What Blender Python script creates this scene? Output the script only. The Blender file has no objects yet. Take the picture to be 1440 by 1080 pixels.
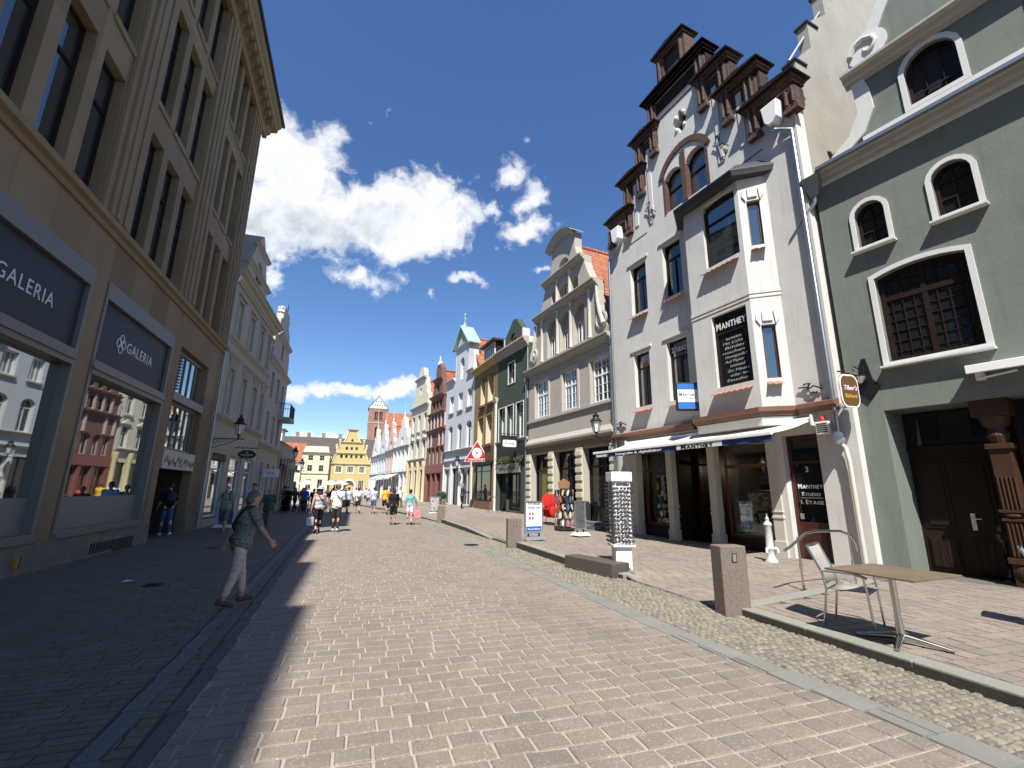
import bpy, math, random
from math import sin, cos, pi, radians as R, sqrt
from mathutils import Vector, Matrix, Quaternion
from mathutils.geometry import delaunay_2d_cdt
random.seed(7)
SC = bpy.context.scene
COL = SC.collection

# ------------------------------------------------------------------ materials
class NT:
    def __init__(s, nt): s.t = nt; s.n = nt.nodes; s.l = nt.links
    def add(s, kind, **kw):
        n = s.n.new('ShaderNode' + kind)
        for k, v in kw.items():
            if k in n.inputs.keys(): s.set(n, k, v)
            else: setattr(n, k, v)
        return n
    def set(s, n, k, v):
        if hasattr(v, 'is_output'): s.l.new(v, n.inputs[k])
        else: n.inputs[k].default_value = v
    def math(s, op, a, b=0.0, c=None, clamp=False):
        n = s.n.new('ShaderNodeMath'); n.operation = op; n.use_clamp = clamp
        s.set(n, 0, a); s.set(n, 1, b)
        if c is not None: s.set(n, 2, c)
        return n.outputs[0]
    def vm(s, op, a, b=None):
        n = s.n.new('ShaderNodeVectorMath'); n.operation = op; s.set(n, 0, a)
        if b is not None: s.set(n, 1, b)
        return n.outputs['Value'] if op in ('DOT_PRODUCT', 'LENGTH') else n.outputs[0]
    def mix(s, f, a, b, mode='MIX'):
        n = s.n.new('ShaderNodeMix'); n.data_type = 'RGBA'; n.blend_type = mode
        s.set(n, 0, f); s.set(n, 6, a); s.set(n, 7, b); return n.outputs[2]
    def ramp(s, f, stops, interp='LINEAR'):
        n = s.n.new('ShaderNodeValToRGB'); n.color_ramp.interpolation = interp; e = n.color_ramp.elements
        while len(e) < len(stops): e.new(0.5)
        for q, (p, c) in zip(e, stops): q.position = p; q.color = c if len(c) == 4 else (*c, 1)
        s.set(n, 0, f); return n.outputs[0]
    def noise(s, vec, scale, detail=4, rough=.55, out=0, dist=0):
        n = s.n.new('ShaderNodeTexNoise'); s.set(n, 'Vector', vec); n.inputs['Scale'].default_value = scale
        n.inputs['Detail'].default_value = detail; n.inputs['Roughness'].default_value = rough
        n.inputs['Distortion'].default_value = dist; return n.outputs[out]
    def mapr(s, v, a, b, c=0., d=1.):
        n = s.n.new('ShaderNodeMapRange'); s.set(n, 0, v)
        for i, q in enumerate((a, b, c, d)): n.inputs[i + 1].default_value = q
        return n.outputs[0]
def c4(c): return (*c, 1) if len(c) == 3 else c
MATS = {}
def newmat(name):
    m = bpy.data.materials.new(name); m.use_nodes = True; MATS[name] = m
    k = NT(m.node_tree); b = k.n['Principled BSDF']; return m, k, b
def mat(name, col, rough=.7, metal=0., var=.12, scale=3., bump=0., bscale=60., streak=0., spec=.5, dirt=None):
    """painted / plastered / metal surface: colour with slow and fine variation, rain streaks, fine bump"""
    if name in MATS: return MATS[name]
    m, k, b = newmat(name)
    co = k.add('TexCoord').outputs['Object']
    c = c4(col)
    if var:
        f = k.noise(co, scale, 6, .6)
        lo = tuple(x * (1 - var) for x in col); hi = tuple(min(1, x * (1 + var)) for x in col)
        c = k.ramp(f, [(.25, lo), (.75, hi)])
        f2 = k.noise(co, scale * 14, 3, .6)
        c = k.mix(k.mapr(f2, .3, .7, 0, var * 1.6), c, tuple(x * .6 for x in col) + (1,))
    if streak:
        mp = k.add('Mapping', Vector=co); mp.inputs['Scale'].default_value = (5, 5, .35)
        f3 = k.noise(mp.outputs[0], 1.6, 5, .65)
        c = k.mix(k.mapr(f3, .52, .8, 0, streak), c, tuple(x * .42 for x in col) + (1,))
    if dirt:
        f4 = k.noise(co, .9, 8, .7)
        c = k.mix(k.mapr(f4, .5, .68, 0, dirt), c, tuple(x * .45 for x in col) + (1,))
    k.set(b, 'Base Color', c); b.inputs['Roughness'].default_value = rough; b.inputs['Metallic'].default_value = metal
    b.inputs['Specular IOR Level'].default_value = spec
    if bump:
        bn = k.add('Bump'); bn.inputs['Strength'].default_value = bump; bn.inputs['Distance'].default_value = .01
        k.set(bn, 'Height', k.noise(co, bscale, 5, .6)); k.set(b, 'Normal', bn.outputs[0])
    return m
def brickmat(name, cols, mortar, bw=.25, bh=.075, axis='xz', rough=.85, ms=.012, bump=.6, big=.25):
    """bricks, tiles or ashlar laid in the object's own x-z (or y-z, x-y) plane"""
    if name in MATS: return MATS[name]
    m, k, b = newmat(name)
    co = k.add('TexCoord').outputs['Object']
    sp = k.add('SeparateXYZ', Vector=co)
    cb = k.add('CombineXYZ')
    a, c = {'xz': (0, 2), 'yz': (1, 2), 'xy': (0, 1)}[axis]
    k.l.new(sp.outputs[a], cb.inputs[0]); k.l.new(sp.outputs[c], cb.inputs[1])
    vec = k.mix(.012, cb.outputs[0], k.noise(co, 6, 2, .5, out=1), 'ADD') if bump < 2 else cb.outputs[0]
    t = k.n.new('ShaderNodeTexBrick'); k.set(t, 'Vector', vec)
    t.inputs['Scale'].default_value = 1; t.inputs['Brick Width'].default_value = bw; t.inputs['Row Height'].default_value = bh
    t.inputs['Mortar Size'].default_value = ms; t.inputs['Mortar Smooth'].default_value = .3
    t.inputs['Color1'].default_value = (0, 0, 0, 1); t.inputs['Color2'].default_value = (1, 1, 1, 1); t.inputs['Mortar'].default_value = (.5, .5, .5, 1)
    n = len(cols); col = k.ramp(t.outputs['Color'], [(i / max(1, n - 1), q) for i, q in enumerate(cols)])
    f = k.noise(co, .8, 7, .65); col = k.mix(k.mapr(f, .4, .75, 0, big), col, tuple(x * .5 for x in cols[0][:3]) + (1,))
    f = k.noise(co, 25, 4, .7); col = k.mix(k.mapr(f, .45, .75, 0, .25), col, tuple(x * .5 for x in cols[0][:3]) + (1,))
    col = k.mix(t.outputs['Fac'], col, c4(mortar))
    k.set(b, 'Base Color', col); b.inputs['Roughness'].default_value = rough
    bn = k.add('Bump'); bn.inputs['Strength'].default_value = min(bump, 1); bn.inputs['Distance'].default_value = .015
    h = k.math('SUBTRACT', k.math('MULTIPLY', f, .25), t.outputs['Fac']); k.set(bn, 'Height', h); k.set(b, 'Normal', bn.outputs[0])
    return m
def tilemat(name, cols, axis=1, row=.23, colw=.22):
    """clay pantiles: overlapping rows (height bands) and half-round columns, as bump and colour of each tile"""
    if name in MATS: return MATS[name]
    m, k, b = newmat(name)
    co = k.add('TexCoord').outputs['Object']; sp = k.add('SeparateXYZ', Vector=co)
    z = k.math('DIVIDE', sp.outputs[2], row); x = k.math('DIVIDE', sp.outputs[axis], colw)
    fz = k.math('FRACT', z); fx = k.math('FRACT', x)
    wn = k.add('TexWhiteNoise'); wn.noise_dimensions = '2D'
    cb = k.add('CombineXYZ'); k.set(cb, 0, k.math('FLOOR', x)); k.set(cb, 1, k.math('FLOOR', z)); k.l.new(cb.outputs[0], wn.inputs['Vector'])
    n = len(cols); col = k.ramp(wn.outputs['Value'], [(i / (n - 1), q) for i, q in enumerate(cols)])
    f = k.noise(co, 1.1, 6, .65); col = k.mix(k.mapr(f, .45, .8, 0, .5), col, (.12, .06, .04, 1))
    edge = k.math('LESS_THAN', fz, .2); col = k.mix(k.math('MULTIPLY', edge, .9), col, (.05, .02, .015, 1))
    k.set(b, 'Base Color', col); b.inputs['Roughness'].default_value = .8
    h = k.math('ADD', k.math('MULTIPLY', k.math('SINE', k.math('MULTIPLY', fx, 6.2832)), .5), k.math('MULTIPLY', k.math('SUBTRACT', 1, fz), 1.2))
    bn = k.add('Bump'); bn.inputs['Strength'].default_value = .9; bn.inputs['Distance'].default_value = .04; k.set(bn, 'Height', h); k.set(b, 'Normal', bn.outputs[0])
    return m
def stonemat(name, cols, rough=.75, speck=.5, spscale=75., bump=.6, stain=.3):
    """laid stones: one colour for every stone (mesh island), crystals and dirt on top"""
    if name in MATS: return MATS[name]
    m, k, b = newmat(name)
    g = k.add('NewGeometry'); co = k.add('TexCoord').outputs['Object']
    n = len(cols); col = k.ramp(g.outputs['Random Per Island'], [(i / (n - 1), q) for i, q in enumerate(cols)])
    f = k.noise(co, spscale, 3, .7); col = k.mix(k.mapr(f, .42, .7, 0, speck), col, tuple(x * .35 for x in cols[0]) + (1,))
    f2 = k.noise(co, spscale * .6, 2, .6); col = k.mix(k.mapr(f2, .58, .75, 0, speck), col, (.55, .5, .45, 1))
    mp_ = k.add('Mapping', Vector=co); mp_.inputs['Scale'].default_value = (1, .3, 1); f3 = k.noise(mp_.outputs[0], .8, 8, .7); col = k.mix(k.mapr(f3, .44, .72, 0, stain), col, (.10, .085, .075, 1))
    vo = k.n.new('ShaderNodeTexVoronoi'); k.set(vo, 'Vector', co); vo.inputs['Scale'].default_value = 2.6; vo.inputs['Randomness'].default_value = 1.; col = k.mix(k.mapr(vo.outputs['Distance'], .05, .035, 0, .55), col, (.06, .055, .05, 1))
    f4 = k.noise(co, 2.7, 6, .7); col = k.mix(k.mapr(f4, .5, .8, 0, stain * .8), col, (.36, .33, .29, 1))
    k.set(b, 'Base Color', col); b.inputs['Roughness'].default_value = rough
    bn = k.add('Bump'); bn.inputs['Strength'].default_value = bump; bn.inputs['Distance'].default_value = .010
    k.set(bn, 'Height', k.noise(co, 38, 6, .75)); k.set(b, 'Normal', bn.outputs[0])
    return m
def glass(name, tint=(.012, .014, .016), refl=.0, rough=.02, wav=.0, ior=1.55):
    """window pane seen by day: dark room behind, mirror-like surface"""
    if name in MATS: return MATS[name]
    m, k, b = newmat(name)
    b.inputs['Base Color'].default_value = c4(tint); b.inputs['Roughness'].default_value = rough; b.inputs['IOR'].default_value = ior
    nrm = None
    if wav:
        co = k.add('TexCoord').outputs['Object']; bn = k.add('Bump'); bn.inputs['Strength'].default_value = wav; bn.inputs['Distance'].default_value = .02
        k.set(bn, 'Height', k.noise(co, .9, 2, .5)); nrm = bn.outputs[0]; k.set(b, 'Normal', nrm)
    if refl:
        gl = k.add('BsdfGlossy', Roughness=rough)
        gl.inputs['Color'].default_value = (.9, .95, .93, 1)
        if nrm: k.set(gl, 'Normal', nrm)
        mx = k.add('MixShader'); mx.inputs[0].default_value = refl
        k.l.new(b.outputs[0], mx.inputs[1]); k.l.new(gl.outputs[0], mx.inputs[2]); k.l.new(mx.outputs[0], k.n['Material Output'].inputs[0])
    return m
def clearglass(name, f=.12):
    if name in MATS: return MATS[name]
    m, k, b = newmat(name); k.n.remove(b)
    tr = k.add('BsdfTransparent'); tr.inputs[0].default_value = (.86, .9, .88, 1); gl = k.add('BsdfGlossy', Roughness=.01)
    fr = k.add('Fresnel', IOR=1.5); mx = k.add('MixShader'); k.set(mx, 0, k.math('MULTIPLY', fr.outputs[0], .9, clamp=True))
    k.l.new(tr.outputs[0], mx.inputs[1]); k.l.new(gl.outputs[0], mx.inputs[2]); k.l.new(mx.outputs[0], k.n['Material Output'].inputs[0])
    return m
def clothmat(name, c1, c2=None, kind='plain', scale=40., rough=.9):
    if name in MATS: return MATS[name]
    m, k, b = newmat(name); co = k.add('TexCoord').outputs['Object']
    if kind == 'floral':
        v = k.n.new('ShaderNodeTexVoronoi'); k.set(v, 'Vector', co); v.inputs['Scale'].default_value = scale
        col = k.ramp(v.outputs['Distance'], [(.25, c2), (.45, c1)]); col = k.mix(k.mapr(k.noise(co, scale * .5, 2), .45, .6), col, tuple(x * .5 for x in c1) + (1,))
    elif kind == 'check':
        col = k.mix(k.math('GREATER_THAN', k.noise(co, scale, 2, .6), .52), c4(c1), c4(c2))
    else: col = k.ramp(k.noise(co, 7, 4), [(.3, tuple(x * .8 for x in c1)), (.7, tuple(min(1, x * 1.12) for x in c1))])
    k.set(b, 'Base Color', col); b.inputs['Roughness'].default_value = rough; b.inputs['Specular IOR Level'].default_value = .2
    bn = k.add('Bump'); bn.inputs['Strength'].default_value = .5; bn.inputs['Distance'].default_value = .02
    k.set(bn, 'Height', k.noise(co, 9, 3, .5, dist=.6)); k.set(b, 'Normal', bn.outputs[0])
    return m

# ------------------------------------------------------------------ objects
def tag(o, label=None, cat=None, group=None, kind=None):
    for k, v in (('label', label), ('category', cat), ('group', group), ('kind', kind)):
        if v: o[k] = v
    return o
def empty(name, loc=(0, 0, 0), rz=0., label=None, cat=None, group=None, kind=None):
    o = bpy.data.objects.new(name, None); COL.objects.link(o); o.empty_display_size = .2
    o.location = loc; o.rotation_euler = (0, 0, rz); return tag(o, label, cat, group, kind)
class G:
    """collects shapes, links them as ONE mesh object"""
    def __init__(s): s.v = []; s.f = []
    def add(s, vs, fs, M=None):
        n = len(s.v)
        s.v += [tuple(M @ Vector(v)) for v in vs] if M is not None else [tuple(v) for v in vs]
        s.f += [tuple(i + n for i in f) for f in fs]; return s
    def box(s, x0, x1, y0, y1, z0, z1, M=None):
        return s.add([(x0, y0, z0), (x1, y0, z0), (x1, y1, z0), (x0, y1, z0), (x0, y0, z1), (x1, y0, z1), (x1, y1, z1), (x0, y1, z1)],
                     [(0, 3, 2, 1), (4, 5, 6, 7), (0, 1, 5, 4), (1, 2, 6, 5), (2, 3, 7, 6), (3, 0, 4, 7)], M)
    def poly(s, pts, y0, y1, M=None, ax='xz'):
        """polygon in local x-z (or x-y / y-z) extruded along the third axis"""
        n = len(pts); f3 = {'xz': lambda a, b, c: (a, c, b), 'xy': lambda a, b, c: (a, b, c), 'yz': lambda a, b, c: (c, a, b)}[ax]
        vs = [f3(a, b, y0) for a, b in pts] + [f3(a, b, y1) for a, b in pts]
        e = [(i, (i + 1) % n) for i in range(n)]
        r = delaunay_2d_cdt([Vector(p) for p in pts], e, [list(range(n))], 1, 1e-6)
        ids = [q[0] if q else 0 for q in r[3]]
        fs = []
        for t in r[2]:
            t = [ids[i] for i in t]; fs += [tuple(t), tuple(n + i for i in reversed(t))]
        fs += [(i, j, n + j, n + i) for i, j in e]
        return s.add(vs, fs, M)
    def tube(s, pts, r, n=8, closed=False):
        pts = [Vector(p) for p in pts]; m = len(pts); vs = []; fs = []
        rr = r if isinstance(r, (list, tuple)) else [r] * m; prev = None
        for i, p in enumerate(pts):
            a = pts[i - 1] if (i or closed) else p; b = pts[(i + 1) % m] if (i < m - 1 or closed) else p
            d = (b - a).normalized()
            if prev is None:
                prev = d.orthogonal().normalized()
            prev = (prev - d * prev.dot(d)); prev = prev.normalized() if prev.length > 1e-6 else d.orthogonal().normalized()
            w = d.cross(prev)
            vs += [p + (prev * cos(2 * pi * j / n) + w * sin(2 * pi * j / n)) * rr[i] for j in range(n)]
        for i in range(m if closed else m - 1):
            o = ((i + 1) % m) * n
            fs += [(i * n + j, i * n + (j + 1) % n, o + (j + 1) % n, o + j) for j in range(n)]
        if not closed: fs += [tuple(reversed(range(n))), tuple((m - 1) * n + j for j in range(n))]
        return s.add(vs, fs)
    def lathe(s, prof, c=(0, 0, 0), n=16, M=None):
        vs = []; fs = []; m = len(prof)
        for r, z in prof: vs += [(c[0] + r * cos(2 * pi * j / n), c[1] + r * sin(2 * pi * j / n), c[2] + z) for j in range(n)]
        for i in range(m - 1): fs += [(i * n + j, i * n + (j + 1) % n, (i + 1) * n + (j + 1) % n, (i + 1) * n + j) for j in range(n)]
        fs += [tuple(reversed(range(n))), tuple((m - 1) * n + j for j in range(n))]
        return s.add(vs, fs, M)
    def ball(s, c, r, M=None, n=12, m=8):
        rx, ry, rz = r if isinstance(r, (tuple, list)) else (r, r, r)
        vs = [(0, 0, -1)]; fs = []
        for i in range(1, m):
            a = -pi / 2 + pi * i / m
            vs += [(cos(a) * cos(2 * pi * j / n), cos(a) * sin(2 * pi * j / n), sin(a)) for j in range(n)]
        vs.append((0, 0, 1)); L = len(vs) - 1
        fs += [(0, 1 + (j + 1) % n, 1 + j) for j in range(n)]
        for i in range(m - 2): fs += [(1 + i * n + j, 1 + i * n + (j + 1) % n, 1 + (i + 1) * n + (j + 1) % n, 1 + (i + 1) * n + j) for j in range(n)]
        b = 1 + (m - 2) * n; fs += [(b + j, b + (j + 1) % n, L) for j in range(n)]
        T = Matrix.Translation(c) @ (M.to_4x4() if M is not None else Matrix()) @ Matrix.Diagonal((rx, ry, rz, 1))
        return s.add(vs, fs, T)
    def caps(s, a, b, ra, rb, n=10):
        a = Vector(a); b = Vector(b); d = b - a; L = d.length
        if L < 1e-5: return s.ball(a, ra)
        q = d.to_track_quat('Z', 'Y').to_matrix().to_4x4()
        pr = [(.001, -ra)] + [(ra * cos(t), ra * sin(t)) for t in (-1.1, -.6, -.2)] + [(rb * cos(t), L + rb * sin(t)) for t in (.2, .6, 1.1)] + [(.001, L + rb)]
        return s.lathe(pr, n=n, M=Matrix.Translation(a) @ q)
    def build(s, name, m, parent=None, smooth=False, bevel=0., loc=None, kind=None, auto=None):
        me = bpy.data.meshes.new(name); me.from_pydata(s.v, [], s.f); me.update()
        if isinstance(m, str): m = MATS[m]
        me.materials.append(m)
        if smooth: me.shade_smooth()
        o = bpy.data.objects.new(name, me); COL.objects.link(o)
        if parent is not None: o.parent = parent
        if loc is not None: o.location = loc
        if bevel:
            b = o.modifiers.new('bevel', 'BEVEL'); b.width = bevel; b.segments = 2; b.limit_method = 'ANGLE'; b.angle_limit = R(40)
        if auto:
            me.shade_smooth(); me.set_sharp_from_angle(angle=R(auto))
        if kind: o['kind'] = kind
        return o
def BX(*a): return G().box(*a)
def part(name, m, parent, *boxes, bevel=0.):
    g = G()
    for b in boxes: g.box(*b)
    return g.build(name, m, parent, bevel=bevel)
def copy_tree(o, parent=None):
    c = o.copy(); COL.objects.link(c)
    if parent is not None: c.parent = parent
    for ch in list(o.children): copy_tree(ch, c)
    return c
FM = Matrix(((-1, 0, 0, 0), (0, 0, 1, 0), (0, 1, 0, 0), (0, 0, 0, 1)))   # lettering: reads along -x, upright in z, faces +y
def text(parent, s, m, loc, size, name='lettering', ext=.004, M=None, align='CENTER', wid=None, sp=1., shear=0., off=0.):
    cu = bpy.data.curves.new(name, 'FONT'); cu.body = s; cu.size = size; cu.extrude = ext; cu.align_x = align; cu.align_y = 'CENTER'
    cu.space_character = sp; cu.shear = shear; cu.offset = off; cu.resolution_u = 3
    tmp = bpy.data.objects.new('t', cu); COL.objects.link(tmp); bpy.context.view_layer.update()
    me = bpy.data.meshes.new_from_object(tmp.evaluated_get(bpy.context.evaluated_depsgraph_get())); bpy.data.objects.remove(tmp)
    xs = [v.co.x for v in me.vertices]
    if wid and xs:
        k = wid / (max(xs) - min(xs))
        for v in me.vertices: v.co.x *= k
    me.transform(M if M is not None else FM); me.materials.clear(); me.materials.append(MATS[m] if isinstance(m, str) else m)
    o = bpy.data.objects.new(name, me); COL.objects.link(o); o.parent = parent; o.location = loc; return o
def smallcaps(parent, s, m, loc, h, wid=None, name='lettering', ext=.004, M=None):
    """first letters tall, the rest as small capitals, centred, as one mesh"""
    segs = []; x = 0
    dg = lambda: bpy.context.evaluated_depsgraph_get()
    vs = []; fs = []
    for i, ch in enumerate(s):
        if ch == ' ': x += h * .4; continue
        big = i == 0 or s[i - 1] in ' \n'
        cu = bpy.data.curves.new('t', 'FONT'); cu.body = ch.upper(); cu.size = h * 1.37 if big else h * 1.06; cu.extrude = ext; cu.resolution_u = 3; cu.offset = h * .03
        t = bpy.data.objects.new('t', cu); COL.objects.link(t); bpy.context.view_layer.update()
        me = bpy.data.meshes.new_from_object(t.evaluated_get(dg())); bpy.data.objects.remove(t)
        xs = [v.co.x for v in me.vertices]; n = len(vs); w = max(xs) - min(xs)
        vs += [(v.co.x - min(xs) + x, v.co.y, v.co.z) for v in me.vertices]; fs += [tuple(i + n for i in p.vertices) for p in me.polygons]
        x += w + h * .13; bpy.data.meshes.remove(me)
    k = (wid / x) if wid else 1.
    g = G(); g.add([((a - x / 2) * k, b - h * .5, c) for a, b, c in vs], fs, M if M is not None else FM)
    return g.build(name, m, parent, loc=loc)

# ------------------------------------------------------------------ facades
# a house's own axes: x along the facade, y out towards the street, z up
class House:
    def __init__(s, name, p, a, left, label, cat='house', group=None, sc=1.):
        t = R(a); s.sc = sc; s.rz = (pi / 2 + t) if not left else (-pi / 2 + t)
        s.p = Vector((p[0], p[1], p[2] if len(p) > 2 else 0)); s.root = empty(name, s.p, s.rz, label, cat, group); s.root.scale = (sc,) * 3
    def pt(s, u, d, z): return s.p + Matrix.Rotation(s.rz, 3, 'Z') @ Vector((u, d, z)) * s.sc
    def thing(s, name, u, d, z, label, cat, group=None, turn=0.):
        o = empty(name, s.pt(u, d, z), s.rz + turn, label, cat, group); o.scale = (s.sc,) * 3; return o
def arc(u0, u1, z, rise, n=8):
    """points of a flat arch from (u0,z) to (u1,z)"""
    c = (u0 + u1) / 2; h = (u1 - u0) / 2
    if rise >= h * .98: return [(c - h * cos(pi * i / n), z + rise * sin(pi * i / n)) for i in range(n + 1)]
    Rr = (h * h + rise * rise) / (2 * rise); a = math.asin(h / Rr)
    return [(c + Rr * sin(-a + 2 * a * i / n), z + rise - Rr + Rr * cos(-a + 2 * a * i / n)) for i in range(n + 1)]
def opening(u0, u1, z0, z1, rise=0.):
    if rise <= 0: return [(u0, z0), (u1, z0), (u1, z1), (u0, z1)]
    return [(u0, z0), (u1, z0)] + list(reversed(arc(u0, u1, z1 - rise, rise)))
def inside(p, poly):
    x, y = p; c = False; n = len(poly)
    for i in range(n):
        (a, b), (e, f) = poly[i], poly[i - 1]
        if (b > y) != (f > y) and x < (e - a) * (y - b) / (f - b) + a: c = not c
    return c
def wall(parent, outline, holes, m, name='wall', y=0., depth=.3, back=None, side=True):
    """front face with openings, reveals going back by depth, outer edge going back to `back`"""
    vs = [Vector(p) for p in outline]; ed = [(i, (i + 1) % len(outline)) for i in range(len(outline))]
    for h in holes:
        b = len(vs); vs += [Vector(p) for p in h]; ed += [(b + i, b + (i + 1) % len(h)) for i in range(len(h))]
    r = delaunay_2d_cdt(vs, ed, [], 0, 1e-5)
    P = [tuple(q) for q in r[0]]; g = G(); fs = []
    for t in r[2]:
        c = (sum(P[i][0] for i in t) / 3, sum(P[i][1] for i in t) / 3)
        if inside(c, outline) and not any(inside(c, h) for h in holes): fs.append(tuple(t))
    g.add([(a, y, b) for a, b in P], fs)
    bk = -.45 if back is None else back
    for loop, d in [(outline, y - bk)] * side + [(h, depth) for h in holes]:
        n = len(loop); g.add([(a, y, b) for a, b in loop] + [(a, y - d, b) for a, b in loop], [(i, (i + 1) % n, n + (i + 1) % n, n + i) for i in range(n)])
    return g.build(name, m, parent)
def ring(pts, ins):
    """polygon moved inwards"""
    n = len(pts); out = []
    A = sum(pts[i][0] * pts[(i + 1) % n][1] - pts[(i + 1) % n][0] * pts[i][1] for i in range(n)); sg = 1 if A > 0 else -1
    for i in range(n):
        p0, p1, p2 = Vector(pts[i - 1]), Vector(pts[i]), Vector(pts[(i + 1) % n])
        a = (p1 - p0).normalized(); b = (p2 - p1).normalized()
        na = Vector((-a.y, a.x)) * sg; nb = Vector((-b.y, b.x)) * sg; k = na + nb
        k = k / max(.25, k.dot(na)) if k.length > 1e-6 else na
        out.append(tuple(p1 + k * ins))
    return out
def band(g, outer, inner, y0, y1):
    """frame between two matching outlines, from depth y0 (back) to y1 (front)"""
    n = len(outer)
    vs = [(a, y1, b) for a, b in outer] + [(a, y1, b) for a, b in inner] + [(a, y0, b) for a, b in outer] + [(a, y0, b) for a, b in inner]
    fs = []
    for i in range(n):
        j = (i + 1) % n; fs += [(i, j, n + j, n + i), (n + i, n + j, 3 * n + j, 3 * n + i), (2 * n + i, i, j, 2 * n + j)]
    g.add(vs, fs)
def window(parent, u0, u1, z0, z1, rise=0., y=-.15, fm='white_paint', pm='pane', fw=.06, vb=(), hb=(), bw=.045, fine=None, sill=None, curt=None, trim=None, name='window'):
    """frame mesh with its bars (thing's part) > pane, sill"""
    o = opening(u0, u1, z0, z1, rise); g = G(); band(g, o, ring(o, fw), y - .05, y + .03)
    W = u1 - u0; Hh = z1 - z0
    for q in vb:
        a, lo, hi = q if isinstance(q, tuple) else (q, 0, 1)
        g.box(u0 + W * a - bw / 2, u0 + W * a + bw / 2, y - .04, y + .022, z0 + fw * .6 + (Hh - fw) * lo, z0 + (Hh - fw) * hi)
    for q in hb: g.box(u0 + fw * .6, u1 - fw * .6, y - .042, y + .026, z0 + Hh * q - bw * .6, z0 + Hh * q + bw * .6)
    if fine:
        nx, nz = fine
        for i in range(1, nx): g.box(u0 + W * i / nx - .011, u0 + W * i / nx + .011, y - .03, y + .008, z0 + .04, z1 - .04 - rise * .4)
        for i in range(1, nz): g.box(u0 + .04, u1 - .04, y - .03, y + .006, z0 + Hh * i / nz - .011, z0 + Hh * i / nz + .011)
    f = g.build(name, fm, parent)
    q = ring(o, fw * .5); g = G(); g.poly(q, y - .025, y - .018); g.build('pane', 'shop_glass' if curt else pm, f)
    if curt:
        g = G(); n = 14
        for a, b in ((u0, u0 + W * curt), (u1 - W * curt, u1)):
            vs = []; fs = []
            for i in range(n + 1):
                uu = a + (b - a) * i / n; yy = y - .14 + .03 * sin(i * 2.4); vs += [(uu, yy, z0), (uu, yy, z1 - rise * .5)]
            g.add(vs, [(2 * i, 2 * i + 2, 2 * i + 3, 2 * i + 1) for i in range(n)])
        g.build('curtain', 'curtain', f)
        g = G(); g.poly(ring(o, -.03), y - .5, y - .45); g.build('dark_room', 'dark', f)
    if sill: G().box(u0 - .06, u1 + .06, y, sill, z0 - .07, z0 - .005).build('sill', MATS.get('sill_stone'), f)
    if trim:
        w, m = trim; g = G(); oo = ring(o, -w); band(g, oo, o, -.01, .035)
        g.build('surround', m, f)
    return f
def moulding(parent, u0, u1, z, prof, m, name='cornice', y=0., ret=True):
    """horizontal moulding: profile [(out, dz)...] swept along the facade"""
    g = G(); n = len(prof)
    vs = [(u, y + d, z + h) for u in (u0, u1) for d, h in prof]
    fs = [(i, i + 1, n + i + 1, n + i) for i in range(n - 1)] + [tuple(range(n)), tuple(reversed(range(n, 2 * n)))]
    g.add(vs, fs); return g.build(name, m, parent)
CORN = [(-.02, 0), (.06, .0), (.08, .06), (.12, .08), (.16, .16), (.26, .2), (.28, .28), (.34, .3), (.34, .36), (-.02, .40)]
def scl(p, a, b): return [(x * a, z * b) for x, z in p]
def body(h, u0, u1, zt, dep, m, y=-.46, z0=-.4, front=True):
    """side and back walls behind the facade"""
    g = G(); vs = [(u0, y, z0), (u0, -dep, z0), (u1, -dep, z0), (u1, y, z0), (u0, y, zt), (u0, -dep, zt), (u1, -dep, zt), (u1, y, zt)]
    g.add(vs, [(0, 1, 5, 4), (1, 2, 6, 5), (2, 3, 7, 6), (4, 5, 6, 7)] + [(0, 4, 7, 3)] * front); return g.build('side_wall', m, h.root)
def gabled_roof(h, u0, u1, ze, zr, dep, m, y0=-.3, over=.12, um=None):
    """saddle roof, ridge running back from the street"""
    um = (u0 + u1) / 2 if um is None else um; g = G(); t = .1
    for ua in (u0 - over, u1 + over):
        zz = ze - over * (zr - ze) / abs(um - ua)
        g.add([(ua, y0, zz), (um, y0, zr), (um, -dep, zr), (ua, -dep, zz), (ua, y0, zz + t), (um, y0, zr + t), (um, -dep, zr + t), (ua, -dep, zz + t)],
              [(0, 1, 2, 3), (4, 7, 6, 5), (0, 4, 5, 1), (2, 6, 7, 3), (0, 3, 7, 4), (1, 5, 6, 2)])
    r = g.build('roof', m, h.root)
    G().tube([(um, y0, zr + t), (um, -dep, zr + t)], .11, 8).build('ridge', m, r)
    g = G(); g.poly([(u0, ze), (u1, ze), (um, zr)], -dep + .02, -dep + .06); g.build('back_gable', 'plaster_grey', h.root); return r
def street_roof(h, u0, u1, ze, zr, dep, m, y0=.15):
    """roof with its ridge parallel to the street"""
    g = G(); ym = (y0 - dep) / 2; t = .1
    for ya in (y0, -dep):
        g.add([(u0, ya, ze), (u1, ya, ze), (u1, ym, zr), (u0, ym, zr), (u0, ya, ze + t), (u1, ya, ze + t), (u1, ym, zr + t), (u0, ym, zr + t)],
              [(0, 1, 2, 3), (4, 7, 6, 5), (0, 4, 5, 1), (2, 6, 7, 3), (0, 3, 7, 4), (1, 5, 6, 2)])
    r = g.build('roof', m, h.root)
    g = G()
    for u in (u0 + .03, u1 - .03): g.poly([(-dep + .05, ze - .02), (y0 - .2, ze - .02), (ym, zr - .03)], u - .03, u + .03, ax='yz')
    g.build('roof_gable', 'plaster_grey', h.root); return r
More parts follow.
